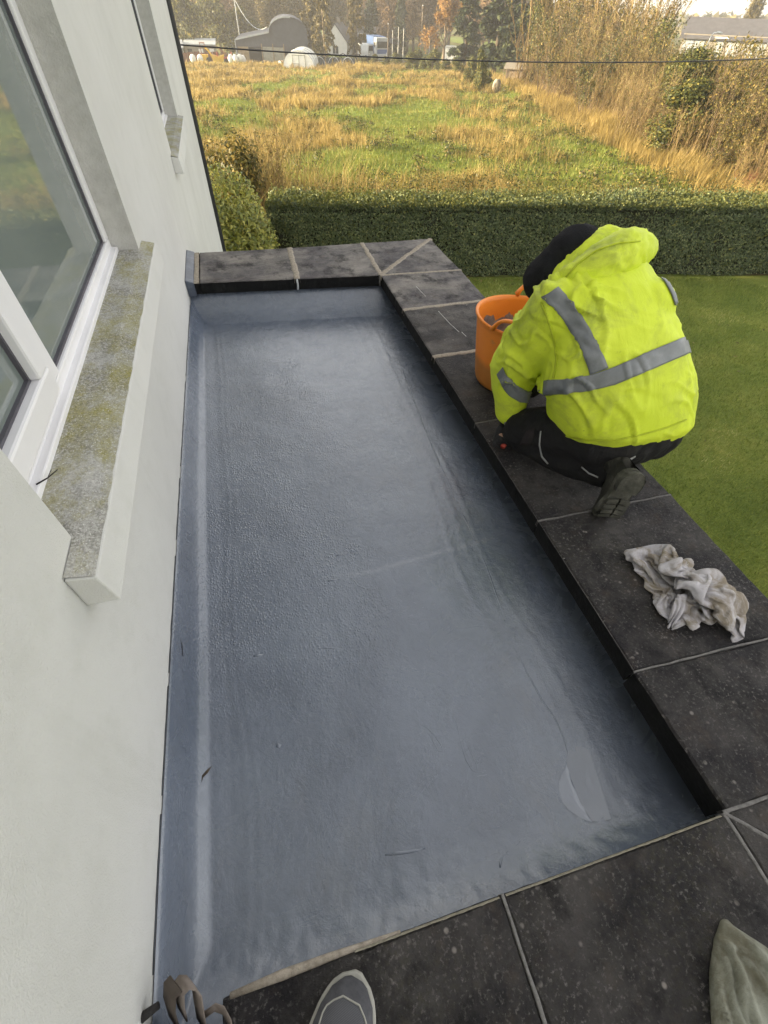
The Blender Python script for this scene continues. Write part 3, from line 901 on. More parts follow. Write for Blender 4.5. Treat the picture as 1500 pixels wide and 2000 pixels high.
M_TWIG = leafmat('russet_twig', [(0, (.09, .055, .03)), (.5, (.19, .125, .065)), (1, (.30, .21, .11))], .8, .15)
M_RED = leafmat('red_stem', [(0, (.13, .05, .03)), (1, (.26, .12, .06))], .7, .1)

rng = np.random.default_rng(7)
def hz(x, y): return gz(x, y)
def wedge(n, r0, r1, a0, a1):
    r = np.sqrt(rng.uniform(r0 ** 2, r1 ** 2, n)); a = np.radians(rng.uniform(a0, a1, n))
    return r * np.sin(a), r * np.cos(a)
EDGE_Y = [9, 12.5, 14.2, 18.9, 29.5, 64, 100, 120]; EDGE_X = [15.6, 16.5, 17, 18.3, 21.9, 32.3, 41, 46]
def edge_x(y): return np.interp(y, EDGE_Y, EDGE_X)

# ------------------------------------------------------------------ lawn and field grass
x, y = wedge(150000, 3.9, 14.5, 14, 80)
ok = (y < hedge_y(x) - .12) & (x > 1.9); x, y = x[ok], y[ok]
blades('lawn_grass', x, y, np.full(len(x), -3.1), rng.uniform(.025, .075, len(x)), rng.uniform(.007, .014, len(x)), rng.uniform(.1, .7, len(x)), rng, M_BLADE_LAWN, 'short mown lawn grass between the garage and the hedge', False)
X_ = []; 
for r0, r1, dens, wd in ((11, 22, 240, .014), (22, 40, 110, .024), (40, 70, 42, .042), (70, 122, 15, .07)):
    n = int(.5 * (r1 ** 2 - r0 ** 2) * math.radians(56) * dens)
    x, y = wedge(n, r0, r1, -7, 49)
    ok = (y > hedge_y(x) + .9) & (x < edge_x(y) + 1.5); x, y = x[ok], y[ok]
    X_.append((x, y, wd))
gx, gy, gw, sx, sy, sw = [], [], [], [], [], []
for x, y, wd in X_:
    wv = wet(x, y); u = rng.random(len(x))
    isst = u < wv * .8 + .06
    gx.append(x[~isst]); gy.append(y[~isst]); gw.append(np.full((~isst).sum(), wd)); sx.append(x[isst]); sy.append(y[isst]); sw.append(np.full(isst.sum(), wd))
gx, gy, gw, sx, sy, sw = map(np.concatenate, (gx, gy, gw, sx, sy, sw))
blades('field_grass', gx, gy, gz(gx, gy) - .02, rng.uniform(.07, .26, len(gx)), gw * rng.uniform(.7, 1.3, len(gx)), rng.uniform(.1, .8, len(gx)), rng, M_BLADE_GREEN, 'short green grass of the rough field beyond the hedge')
hh = rng.uniform(.12, .40, len(sx)) * (.7 + .6 * wet(sx, sy))
blades('straw_grass', sx, sy, gz(sx, sy) - .02, hh, sw * rng.uniform(.5, 1.0, len(sx)), rng.uniform(.05, .6, len(sx)), rng, M_BLADE_STRAW, 'dry straw coloured grass and rushes across the field')
# rush tussocks: fans of blades from one foot
def tussocks(name, cx, cy, per, h0, h1, rad, wd, mat, label):
    n = len(cx); i = np.repeat(np.arange(n), per); a = rng.uniform(0, 2 * np.pi, len(i)); q = rng.uniform(0, 1, len(i)) ** .6
    size = rng.uniform(.65, 1.25, n)[i]
    x = cx[i] + np.cos(a) * q * rad * size; y = cy[i] + np.sin(a) * q * rad * size
    z = gz(x, y) - .03
    h = rng.uniform(h0, h1, len(i)) * size; lean = q * .55
    w = wd[i] * rng.uniform(.6, 1.2, len(i))
    dx, dy = np.cos(a + 1.57 + rng.normal(0, .5, len(i))) * w / 2, np.sin(a + 1.57) * w / 2
    ln = lean * h
    V = np.stack([np.stack([x - dx, y - dy, z], 1), np.stack([x + dx, y + dy, z], 1),
                  np.stack([x + np.cos(a) * ln * .35 + dx * .7, y + np.sin(a) * ln * .35 + dy * .7, z + h * .6], 1),
                  np.stack([x + np.cos(a) * ln * .35 - dx * .7, y + np.sin(a) * ln * .35 - dy * .7, z + h * .6], 1),
                  np.stack([x + np.cos(a) * ln + .12 * h, y + np.sin(a) * ln, z + h * .97], 1)], 1).reshape(-1, 3)
    b = np.arange(len(i))[:, None] * 5
    F = np.concatenate([b + np.array([[0, 1, 2]]), b + np.array([[0, 2, 3]]), b + np.array([[3, 2, 4]])])
    tag(add(name, npmesh(name, V, F), mat), label, None, None, 'stuff')
x, y = wedge(16000, 13, 110, -7, 49)
ok = (y > hedge_y(x) + 1.6) & (x < edge_x(y) + 1.0) & (rng.random(len(x)) < np.clip(wet(x, y) - .25, 0, 1) * np.clip(1.4 - y / 110, .25, 1)); x, y = x[ok], y[ok]
d = np.hypot(x, y)
tussocks('rush_tussock', x, y, 26, .30, .68, .28, np.clip(d * .0009, .016, .07), M_BLADE_STRAW, 'dry golden rush tussocks standing in the field')
# long pale fringe along the foot of the thicket, and tall dead stalks behind the hedge
y = rng.uniform(10, 70, 2200); x = edge_x(y) + rng.normal(-.6, .5, len(y)); d = np.hypot(x, y)
tussocks('fringe_grass', x, y, 16, .4, .8, .25, np.clip(d * .0009, .014, .05), M_BLADE_STRAW, 'pale long grass along the foot of the thicket')
x = rng.uniform(-5.5, 4.5, 900); y = hedge_y(x) + rng.uniform(1.0, 8.5, len(x)) ; d = np.hypot(x, y)
ok = rng.random(len(x)) < np.clip(1.1 - (x + 1) / 5, .12, 1); x, y, d = x[ok], y[ok], d[ok]
tussocks('dead_stalks', x, y, 10, .8, 1.6, .35, np.full(len(x), .016), M_BLADE_STRAW, 'tall dead golden stalks behind the left end of the hedge')
# brambles and low weeds behind the hedge
def low_cover(name, x, y, hmax, per, leaf, mat, label):
    i = np.repeat(np.arange(len(x)), per)
    s = rng.uniform(.4, 1.0, len(x))
    dd = sphere_dirs(len(i), rng); dd[:, 2] = np.abs(dd[:, 2])
    r = rng.uniform(.5, 1.0, len(i))[:, None]
    p = np.stack([x[i], y[i], gz(x[i], y[i])], 1) + dd * r * np.stack([s[i] * .55, s[i] * .55, s[i] * hmax], 1)
    V, F = leafquads(p, dd + rng.normal(0, .5, dd.shape), leaf * rng.uniform(.7, 1.3, len(i)), leaf * .6 * rng.uniform(.7, 1.3, len(i)), rng)
    tag(add(name, npmesh(name, V, F), mat), label, None, None, 'stuff')
x = rng.uniform(-1, 17, 1700); y = hedge_y(x) + .8 + rng.gamma(1.6, 1.5, len(x))
low_cover('brambles', x, y, .95, 40, .075, M_BRAMBLE, 'low brambles and weeds just behind the clipped hedge')
x = rng.uniform(-1, 17, 900); y = hedge_y(x) + .8 + rng.gamma(1.8, 1.6, len(x))
low_cover('yellowing_weeds', x, y, .9, 40, .07, M_OLIVE, 'yellowing leafy weeds mixed through the brambles behind the hedge')
x, y = wedge(3200, 14, 100, -5, 46); ok = (x < edge_x(y)) & (fbm(x / 6, y / 6, 77, 3) > .50); x, y = x[ok], y[ok]
low_cover('field_weeds', x, y, .55, 40, .10, M_BRAMBLE, 'dark low weeds scattered in the field')

# ------------------------------------------------------------------ clipped hedge
hd = np.array([.98, -.196]); hd /= np.linalg.norm(hd); hn = np.array([-.196, -.98]); hn /= np.linalg.norm(hn)
H0 = np.array([.50, 11.354]); HL = 27.0; HT = 1.0; HH = 1.46
hedge = thing('hedge', 'long clipped dark green hedge along the far side of the lawn', 'hedge', (0, 0, 0))
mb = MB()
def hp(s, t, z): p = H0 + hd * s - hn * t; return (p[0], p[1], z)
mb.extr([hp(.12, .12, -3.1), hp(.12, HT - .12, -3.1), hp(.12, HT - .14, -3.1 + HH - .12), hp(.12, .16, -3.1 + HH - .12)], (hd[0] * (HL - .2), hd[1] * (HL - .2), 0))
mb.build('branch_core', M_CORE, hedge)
bag = Bag()
def hedge_leaves(n, face):
    s = rng.uniform(0, HL, n) if face != 'end' else rng.uniform(0, .12, n)
    if face != 'end':
        s = np.where(rng.random(n) < .82, rng.uniform(0, 14.5, n), s)
    bulge = lambda s_, z_: (fbm(s_ * 1.1, z_ * 1.4, 41, 3) - .5) * .30
    if face == 'front':
        z = HH * rng.uniform(0, 1, n) ** .92; t = .05 + bulge(s, z) + np.abs(rng.normal(0, .05, n)) + .06 * (z > HH * .9)
        nr = np.tile([hn[0], hn[1], .35], (n, 1))
    elif face == 'top':
        t = rng.uniform(.0, HT, n); z = HH + (fbm(s * 1.2, t * 2, 9, 3) - .5) * .22 - np.abs(rng.normal(0, .04, n)) + np.where(rng.random(n) < .22, rng.uniform(.02, .12, n), 0)
        nr = np.where(rng.random((n, 1)) < .5, np.array([[0, 0, 1.0]]), np.array([[-.9, .2, .35]]))
    elif face == 'back':
        z = rng.uniform(0, HH, n); t = HT - .05 + np.abs(rng.normal(0, .05, n)) * -1; nr = np.tile([-hn[0], -hn[1], .3], (n, 1))
    else:
        z = HH * rng.random(n); t = rng.uniform(0, HT, n); nr = np.tile([-hd[0], -hd[1], .3], (n, 1))
    p = np.stack([H0[0] + hd[0] * s - hn[0] * t, H0[1] + hd[1] * s - hn[1] * t, -3.1 + z], 1)
    L = rng.uniform(.035, .07, n)
    bag.put(*leafquads(p, nr + rng.normal(0, .55, (n, 3)), L, L * .55, rng))
hedge_leaves(72000, 'front'); hedge_leaves(34000, 'top'); hedge_leaves(9000, 'back'); hedge_leaves(2600, 'end')
add('foliage', bag.mesh('hedge_foliage'), M_HEDGE, hedge)
M_SHOOT = leafmat('sunlit_tone_shoot', [(0, (.06, .075, .016)), (.5, (.11, .125, .026)), (1, (.18, .175, .04))], .85, .4, .7)  # yellower leaf colour with the sunlit look of the hedge top painted in
bag = Bag(); n = 15000
s = np.where(rng.random(n) < .85, rng.uniform(0, 14.5, n), rng.uniform(0, HL, n)); t = rng.uniform(-.02, HT, n) ; z = HH + rng.gamma(1.2, .035, n) - .03
p = np.stack([H0[0] + hd[0] * s - hn[0] * t, H0[1] + hd[1] * s - hn[1] * t, -3.1 + z], 1)
L = rng.uniform(.04, .08, n); nr = rng.normal(size=(n, 3)); nr[:, 2] *= .35; nr[:, 0] -= .6
bag.put(*leafquads(p, nr, L, L * .5, rng))
for k in range(130):                                     # stray shoots that escaped the shears
    s0 = rng.uniform(0, 14.5); t0 = rng.uniform(0, HT); hh_ = rng.uniform(.08, .30); m_ = 14
    q = np.sort(rng.uniform(0, 1, m_)); bx_, by_ = rng.normal(0, .05, 2)
    p = np.stack([H0[0] + hd[0] * s0 - hn[0] * t0 + bx_ * q, H0[1] + hd[1] * s0 - hn[1] * t0 + by_ * q, -3.1 + HH - .03 + hh_ * q], 1)
    L = np.full(m_, .055); bag.put(*leafquads(p, rng.normal(size=(m_, 3)) * np.array([1, 1, .5]), L, L * .45, rng))
for k in range(120):
    s0 = rng.uniform(0, 14.5); z0 = rng.uniform(.1, HH); hh_ = rng.uniform(.06, .16); m_ = 9; q = np.sort(rng.uniform(0, 1, m_))
    p = np.stack([H0[0] + hd[0] * s0 + hn[0] * hh_ * q, H0[1] + hd[1] * s0 + hn[1] * hh_ * q, -3.1 + z0 + .6 * hh_ * q], 1)
    L = np.full(m_, .055); bag.put(*leafquads(p, rng.normal(size=(m_, 3)), L, L * .45, rng))
add('top_shoots', bag.mesh('top_shoots'), M_SHOOT, hedge)

# ------------------------------------------------------------------ generators
def blob_leaves(bag, c, r, n, L, rng, shell=.75, droop=0.0, aspect=.5, up=.2):
    d = sphere_dirs(n, rng); q = (shell + (1 - shell) * rng.random(n))[:, None] * (1 + rng.normal(0, .07, (n, 1)))
    p = np.asarray(c) + d * q * np.asarray(r)
    nr = d + rng.normal(0, .5, d.shape); nr[:, 2] += up
    LL = L * rng.uniform(.6, 1.3, n)
    bag.put(*leafquads(p, nr, LL, LL * aspect, rng))
def dirs(n, rng, tilt, lean=(0, 0)):
    a = rng.uniform(0, 2 * np.pi, n); t = np.abs(rng.normal(0, tilt, n))
    d = np.stack([np.sin(t) * np.cos(a) + lean[0], np.sin(t) * np.sin(a) + lean[1], np.cos(t)], 1)
    return d / np.linalg.norm(d, axis=1, keepdims=True)
def m_willow(seed, h, spread, ns, leaves, r0=.022, lean=(.12, 0), leaf=.09, tilt=.33):
    g = np.random.default_rng(seed)
    base = np.stack([g.normal(0, spread * .35, ns), g.normal(0, spread * .35, ns), np.zeros(ns) - .1], 1)
    P = arc(base, dirs(ns, g, tilt, lean), h * g.uniform(.6, 1.05, ns), g, 6, 0, .10)
    R = np.linspace(1, .25, 6)[None, :] * g.uniform(.6, 1.25, (ns, 1)) * r0
    st = Bag(); st.put(*stems(P, R, 3))
    C, L = children(P, 6, g, .25, .95, .35, .42, 4, 0, .5)
    st.put(*stems(C, np.linspace(1, .3, 4)[None, :] * np.full((len(C), 1), r0 * .42), 3))
    C2, L2 = children(C, 3, g, .2, .95, .4, .5, 3, 0, .4)
    st.put(*stems(C2, np.linspace(1, .4, 3)[None, :] * np.full((len(C2), 1), r0 * .26), 3))
    lf = Bag()
    p = np.concatenate([at_paths(C2, leaves, g), at_paths(C, leaves // 3, g)]); n = len(p)
    p = p + g.normal(0, .05, p.shape)
    LL = leaf * g.uniform(.6, 1.3, n)
    lf.put(*leafquads(p, g.normal(size=(n, 3)) + np.array([0, 0, .4]), LL, LL * .42, g))
    return st.mesh('stems'), lf.mesh('leaves')
def m_tree(seed, h, crown, bare=.35, n1=14, r0=.22, leaves=5000, leaf=.16, tilt=.6, twigs=True, up=.35):
    g = np.random.default_rng(seed)
    T = arc(np.array([[0, 0, -.3]]), np.array([[.02, 0, 1.0]]), np.array([h * .92]), g, 8, 0, .03)
    tr = Bag(); tr.put(*stems(T, np.linspace(1, .14, 8)[None, :] * r0, 7))
    C, L = children(T, n1, g, bare, .97, tilt, crown, 5, 0, up)
    tr.put(*stems(C, np.linspace(1, .25, 5)[None, :] * np.full((len(C), 1), r0 * .34), 4))
    C2, L2 = children(C, 5, g, .25, .97, .55, .55, 4, 0, .25)
    cr = Bag(); cr.put(*stems(C2, np.linspace(1, .3, 4)[None, :] * np.full((len(C2), 1), r0 * .13), 3))
    C3, L3 = children(C2, 5, g, .15, .98, .6, .5, 3, 0, .2)
    cr.put(*stems(C3, np.linspace(1, .4, 3)[None, :] * np.full((len(C3), 1), r0 * .07), 3))
    if leaves:
        p = at_paths(C3, leaves, g) + g.normal(0, leaf * .6, (leaves, 3))
        LL = leaf * g.uniform(.5, 1.3, leaves)
        cr.put(*leafquads(p, g.normal(size=(leaves, 3)) + np.array([0, 0, .5]), LL, LL * (.5 if not twigs else .16), g))
    return tr.mesh('trunk'), cr.mesh('crown')
def m_conifer(seed, h, r, n=3600, bare=.06, leaf=.5, dense=1.0, power=.85):
    g = np.random.default_rng(seed)
    T = arc(np.array([[0, 0, -.3]]), np.array([[0, 0, 1.0]]), np.array([h]), g, 6, 0, .015)
    tr = Bag(); tr.put(*stems(T, np.linspace(1, .1, 6)[None, :] * (h * .022), 7))
    nb = int(h * 9 * dense)
    t = g.uniform(bare, .99, nb); a = g.uniform(0, 2 * np.pi, nb)
    L = r * ((1 - t) ** power) * g.uniform(.6, 1.15, nb) + .15
    base = np.stack([0 * t, 0 * t, t * h], 1); d = np.stack([np.cos(a), np.sin(a), g.uniform(-.1, .25, nb)], 1)
    B = arc(base, d / np.linalg.norm(d, axis=1, keepdims=True), L, g, 4, -.22, .05)
    tr.put(*stems(B, np.linspace(1, .3, 4)[None, :] * np.full((nb, 1), h * .0035), 3))
    p = at_paths(B, n, g, .25) + g.normal(0, .12, (n, 3)) * np.array([1, 1, .7]); LL = leaf * g.uniform(.5, 1.3, n)
    cr = Bag(); nr = g.normal(0, .45, (n, 3)); nr[:, 2] += .8
    cr.put(*leafquads(p, nr, LL, LL * .4, g, .5))
    return tr.mesh('trunk'), cr.mesh('crown')
def m_evergreen(seed, h, r, n, leaf, lobes=9, core=True):
    g = np.random.default_rng(seed)
    tr = Bag(); T = arc(np.zeros((3, 3)) + g.normal(0, .12, (3, 3)) * np.array([1, 1, 0]), dirs(3, g, .15), h * np.array([.8, .7, .75]), g, 5, 0, .06)
    tr.put(*stems(T, np.linspace(1, .2, 5)[None, :] * np.full((3, 1), h * .02), 5))
    cr = Bag()
    for k in range(lobes):
        zc = h * g.uniform(.2, .86); rr = r * (1 - .55 * max(0, zc / h - .45) / .55)
        a = g.uniform(0, 6.28); q = g.uniform(.15, .6) * rr
        s = g.uniform(.36, .6) * rr
        blob_leaves(cr, (q * math.cos(a), q * math.sin(a), zc), (s, s, s * g.uniform(.8, 1.3)), n // lobes, leaf, g, .45)
    return tr.mesh('trunk'), cr.mesh('crown')
def plant(name, meshes, mats, label, cat, loc, rz=0.0, sc=1.0, group=None, parts=('trunk', 'crown')):
    t = thing(name, label, cat, loc, rz, group)
    t.scale = sc if hasattr(sc, '__len__') else (sc, sc, sc)
    for pn, me, mt in zip(parts, meshes, mats):
        add(pn, me, mt, t)
    return t
def polar(az, D, up=0.0):
    a = math.radians(az); x, y = D * math.sin(a), D * math.cos(a)
    return (x, y, float(gz(x, y)) + up)

# laurel at the left end of the hedge, and the bushes behind it
g = np.random.default_rng(21)
bag = Bag()
for c, r, n in (((-.10, 10.6, -2.25), (.75, .8, .95), 4200), ((-.3, 11.3, -1.9), (.8, .7, 1.0), 3000), ((-.75, 10.4, -2.0), (.7, .8, 1.1), 2600), ((.02, 10.2, -2.65), (.62, .6, .55), 1600)):
    d = sphere_dirs(n, g); q = (.72 + .3 * g.random(n))[:, None]
    p = np.array(c) + d * q * np.array(r); nr = d + g.normal(0, .35, d.shape); nr[:, 2] += .5
    LL = g.uniform(.07, .14, n)
    bag.put(*leafquads(p, nr, LL, LL * .36, g, .9))
lt = Bag(); P = arc(np.array([[0, 10.6, -3.1], [-.3, 11.2, -3.1], [-.7, 10.4, -3.1]]), dirs(3, g, .2), np.array([1.4, 1.5, 1.6]), g, 5)
lt.put(*stems(P, np.linspace(1, .3, 5)[None, :] * np.full((3, 1), .03), 6))
laurel = thing('laurel_bush', 'yellow green laurel bush with drooping leaves beside the house corner', 'bush', (0, 0, 0))
add('trunk', lt.mesh('trunk'), M_BARK, laurel); add('crown', bag.mesh('crown'), M_LAUREL, laurel)
ev = m_evergreen(5, 2.5, 1.25, 5200, .10)
plant('field_bush', ev, (M_BARK, M_OLIVE), 'olive green bush rising behind the laurel and the hedge end', 'bush', (.0, 13.6, -3.15))
wl0 = m_willow(31, 2.3, .9, 46, 1500, .012, (.05, 0), .06, .25)
plant('field_sapling', wl0, (M_GOLDSTEM, M_WILLOWLEAF), 'thin yellow leaved saplings in the field above the laurel', 'sapling', (.6, 14.6, -3.2), 0, 1, None, ('stems', 'leaves'))
plant('field_sapling', wl0, (M_GOLDSTEM, M_WILLOWLEAF), 'golden saplings close against the black corner pipe', 'sapling', (-1.2, 16.0, -3.25), 1.9, .95, None, ('stems', 'leaves'))
# unseen building added behind the house corner to shade the lawn strip
ob = thing('shade_building', 'made-up white rendered building with a slate roof, unseen, shading the lawn strip', 'shade_building', (-3.6, 12.10, -3.1), math.atan2(-.2, .98))
mb = MB(); mb.span((-7.0, -2.3, -.1), (0, 0, 4.6)); mb.build('wall', M_RENDER, ob)
mb = MB(); mb.extr([(-7.1, -2.5, 4.55), (-7.1, -1.15, 5.3), (-7.1, .06, 4.62), (-7.1, .06, 4.72), (-7.1, -1.15, 5.42), (-7.1, -2.5, 4.67)], (7.2, 0, 0)); mb.build('roof', M_SLATE, ob)
mb = MB(); mb.span((.004, -1.6, 0), (.05, -.7, 2.0)); mb.build('door', M_PVC, ob)

# ------------------------------------------------------------------ thicket on the right
VAR = [m_willow(101, 3.2, 1.6, 44, 3800, .026, (.22, 0), .12), m_willow(102, 3.0, 1.8, 60, 1500, .024, (.30, .05), .10, .3),
       m_willow(103, 3.4, 1.5, 40, 5200, .026, (.18, -.05), .12, .36), m_willow(104, 2.6, 1.9, 64, 1000, .022, (.34, 0), .10, .3)]
rr = random.Random(12)
cnt = 0
for row, (off, step, hs) in enumerate(((.7, 1.7, .60), (2.6, 2.0, .82), (5.2, 2.5, .95), (8.6, 3.2, 1.05), (13.5, 4.2, 1.08), (18.5, 5.4, 1.15))):
    yy = 10.2 + rr.random() if row < 3 else 11.5
    while yy < (60 if row < 4 else 52):
        xx = float(edge_x(yy)) + off + rr.uniform(-.6, .6)
        az = math.degrees(math.atan2(xx, yy)); D = math.hypot(xx, yy)
        st_ = step * (1 + max(0, yy - 25) / 45)
        y0 = yy + rr.uniform(-.5, .5)
        yy += st_
        if az > 58 or az < 24: continue
        zt = 1.3 - D * math.tan(math.radians(2.75 if az > 38.5 else 2.0 if az > 34 else .9))
        z = float(gz(xx, y0)); hmax = zt - z
        v = rr.randrange(4); hv = (3.2, 3.0, 3.4, 2.6)[v]
        s = min(hs * rr.uniform(.8, 1.15) * (1 + max(0, yy - 18) / 30), hmax / (hv * .98))
        if s < .3: continue
        plant('willow_scrub', VAR[v], (M_GOLDSTEM if v in (1, 3) else M_BROWNSTEM, (M_OLIVE, M_WILLOWLEAF, M_BRAMBLE, M_OLIVE)[v]), 'one of the leaning golden scrub willows massed in the thicket right of the field', 'shrub',
              (xx, y0, z), rr.uniform(-.5, .5), (max(s, .75), max(s, .75), s), 'scrub willows in the thicket', ('stems', 'leaves'))
        cnt += 1
# distinct plants in the thicket
def pol_at(az, D): return polar(az, D)
EV2 = m_evergreen(8, 5.0, 2.5, 17000, .17, 18)
plant('evergreen_bush', EV2, (M_BARK, M_IVY), 'broad dark evergreen bush with glossy leaves in front of the long slate roof', 'bush', pol_at(40.9, 36), .3, (.86, .86, .74))
EV3 = m_evergreen(9, 4.0, 1.7, 6500, .17, 12)
plant('evergreen_bush', EV3, (M_BARK, M_IVY), 'smaller evergreen bush low on the thicket front near the red stems', 'bush', (19.6, 22.2, -3.5), 1.3, (1.0, 1.0, .72))
plant('evergreen_bush', EV3, (M_BARK, M_OLIVE), 'yellowish evergreen bush at the field edge below the pale hut', 'bush', (24.8, 37.0, -4.0), 2.3, (1.0, 1.0, .62))
def m_ivycol(seed, h, r, n, leaf):
    g = np.random.default_rng(seed); T = arc(np.array([[0, 0, -.2]]), np.array([[.06, 0, 1.0]]), np.array([h]), g, 7, 0, .05)
    tr = Bag(); tr.put(*stems(T, np.linspace(1, .4, 7)[None, :] * .11, 6))
    C, L = children(T, 9, g, .5, 1, .5, .35, 4, 0, .4); tr.put(*stems(C, np.linspace(1, .3, 4)[None, :] * np.full((len(C), 1), .03), 3))
    p = at_paths(T, n, g, .02) + g.normal(0, r, (n, 3)) * np.array([1, 1, .5]); LL = leaf * g.uniform(.6, 1.3, n)
    cr = Bag(); cr.put(*leafquads(p, g.normal(size=(n, 3)), LL, LL * .7, g)); return tr.mesh('trunk'), cr.mesh('crown')
IC = m_ivycol(3, 4.6, .36, 2600, .13)
plant('ivy_trunk', IC, (M_BARK, M_IVY), 'dark ivy clad leaning trunk between willows and the slate roofed building', 'tree', pol_at(36.9, 48), 0, (1.2, 1.2, 1.0), None, ('trunk', 'ivy'))
plant('ivy_trunk', IC, (M_BARK, M_IVY), 'short ivy clad stump at the foot of the tall willows', 'tree', pol_at(31.5, 60), 2.0, (1.1, 1.1, .9), None, ('trunk', 'ivy'))
WT = [m_willow(201, 10.0, 2.6, 34, 3000, .085, (.03, 0), .24, .16), m_willow(202, 9.0, 3.0, 34, 1300, .08, (.10, 0), .2, .2)]
for az, D, v, s, lab in ((28.9, 68, 0, (.8, .8, .92), 'tall ivy footed willow clump just right of the dark conifer'), (30.6, 66, 1, (1, 1, .95), 'tall fan of bare golden willow stems right of the hut'),
                         (32.3, 64, 0, (1, 1, .95), 'tall pale willow clump in the middle of the willow row'), (33.8, 62, 1, (.9, .9, .80), 'feathery golden willow where the sky shows behind'),
                         (35.6, 60, 1, (.8, .8, .52), 'lower golden willow before the far hill'), (37.0, 55, 0, (.6, .6, .66), 'slim tall willow leaning across the far hill beside the slate roof')):
    plant('tall_willow', WT[v], (M_GOLDSTEM, M_WILLOWLEAF if v else M_OLIVE), lab, 'tree', pol_at(az, D), rr.uniform(0, 6), s, 'row of tall willows', ('stems', 'leaves'))
for az, D, s in ((28.6, 64, 1.25), (29.5, 63, 1.1)):
    plant('ivy_trunk', IC, (M_BARK, M_IVY), 'sunlit ivy wrapped stem beside the pale hut' if s > 1.2 else 'second ivy wrapped stem right of the hut', 'tree', pol_at(az, D), az, (1.0, 1.0, s), None, ('trunk', 'ivy'))
RS = m_willow(71, 1.1, .7, 40, 500, .012, (.1, 0), .06, .4)
plant('red_stem_shrub', RS, (M_RED, M_RED), 'small red stemmed shrub low at the right edge of the thicket', 'shrub', (17.3, 15.3, -3.15), 0, .7, None, ('stems', 'leaves'))
# ------------------------------------------------------------------ trees behind the yard
TR = [m_tree(301, 12, .5, .06, 34, .26, 9000, .8, .6), m_tree(302, 13, .42, .08, 36, .28, 8000, .8, .5, True, .6), m_tree(303, 11, .5, .05, 36, .24, 9000, .5, .65, False)]
CF = [m_conifer(311, 15, 3.3, 8500, .03, .95), m_conifer(312, 15, 1.7, 5500, .02, .8, 1.2), m_conifer(313, 13, 3.4, 5200, .12, .8, .9, .6)]
EB = [m_evergreen(321, 9, 4.2, 7500, .55, 14), m_evergreen(322, 8, 3.6, 6500, .52, 12)]
OT = m_tree(331, 11, .45, .2, 26, .34, 6500, .38, .65, False)
def tree(v, mats, name, az, D, s, label, rz=0.0, group=None):
    plant(name, v, mats, label, 'tree', polar(az, D), rz, s, group)
tree(EB[0], (M_BARK, M_IVY), 'evergreen_tree', -1.6, 128, (1, 1, 1.0), 'dark round evergreen tree at the far left behind the sheds')
tree(EB[0], (M_BARK, M_OLIVE), 'evergreen_tree', .9, 138, (1.15, 1.15, 1.02), 'broad olive tree behind the long low shed', 1.2)
tree(EB[1], (M_BARK, M_IVY), 'evergreen_tree', 2.6, 142, (1.0, 1, .95), 'dark bush like tree left of the street lamp', 2.2)
tree(TR[0], (M_BARK, M_TWIG), 'bare_tree', -.4, 146, (1, 1, 1.15), 'tall russet bare tree rising over the far left evergreens', .4)
tree(TR[1], (M_BARK, M_TWIG), 'bare_tree', 1.7, 150, (1, 1, 1.1), 'russet bare tree over the broad olive tree', 2.0)
tree(EB[1], (M_BARK, M_IVY), 'evergreen_tree', 4.1, 140, (.8, .8, .72), 'low dark evergreen against the left roof of the curved barn', .7)
for i, (az, D, v, s) in enumerate(((3.3, 150, 2, .85), (4.6, 158, 2, .8), (5.6, 152, 2, .9), (6.6, 160, 2, .85), (7.5, 150, 2, .92), (8.6, 156, 2, 1.0), (2.9, 172, 0, 1.1), (5.0, 178, 1, 1.0))):
    tree(TR[v], (M_BARK, M_TWIG if v < 2 else M_LARCH), 'autumn_tree', az, D, (s, s, s), 'golden brown autumn tree in the belt behind the curved barn roof', i * 1.1, 'autumn trees behind the barn')
tree(CF[2], (M_PALEBARK, M_LARCH), 'thin_conifer', 9.75, 112, (.62, .62, 1.12), 'tall thin conifer with bare trunk in front of the white gable')
tree(CF[2], (M_BARK, M_LARCH), 'thin_conifer', 8.6, 122, (.7, .7, 1.0), 'thin conifer close right of the curved barn', 1.9)
tree(CF[2], (M_BARK, M_LARCH), 'thin_conifer', 12.6, 124, (.6, .6, 1.15), 'ivied thin conifer right of the white gable', 3.9)
tree(EB[1], (M_BARK, M_IVY), 'evergreen_tree', 9.3, 118, (.4, .4, .45), 'small dark shrub tree at the foot of the thin conifer', 1.0)
tree(CF[1], (M_BARK, M_CONIFER), 'slim_conifer', 13.9, 150, (1.15, 1.15, .98), 'slim dark conifer behind the lorry')
tree(TR[0], (M_BARK, M_TWIG), 'bare_tree', 15.3, 156, (1.2, 1.2, 1.2), 'reddish bare tree right of the slim conifer', .9)
tree(CF[1], (M_BARK, M_CONIFER), 'slim_conifer', 16.4, 148, (1.0, 1.0, .95), 'dark ivied tree behind the white poles', 2.1)
tree(TR[1], (M_BARK, M_TWIG), 'bare_tree', 17.6, 152, (1.3, 1.3, 1.15), 'reddish bare tree behind the tall pole', 3.0)
tree(TR[0], (M_BARK, M_TWIG), 'bare_tree', 19.0, 158, (1.2, 1.2, 1.2), 'bare tree left of the orange tree', 5.0)
tree(OT, (M_PALEBARK, M_ORANGE), 'orange_tree', 20.3, 118, (1.0, 1.0, 1.02), 'orange leaved autumn tree with pale lit trunk')
tree(CF[0], (M_BARK, M_CONIFER), 'conifer', 22.2, 105, (.95, .95, .80), 'broad dark conifer right of the orange tree')
tree(CF[0], (M_BARK, M_CONIFER), 'conifer', 24.9, 96, (1.15, 1.15, .98), 'large dark conifer behind the hut', 1.4)
tree(CF[0], (M_BARK, M_CONIFER), 'conifer', 26.6, 92, (1.1, 1.1, 1.0), 'tallest dark conifer beside the willow row', 2.8)
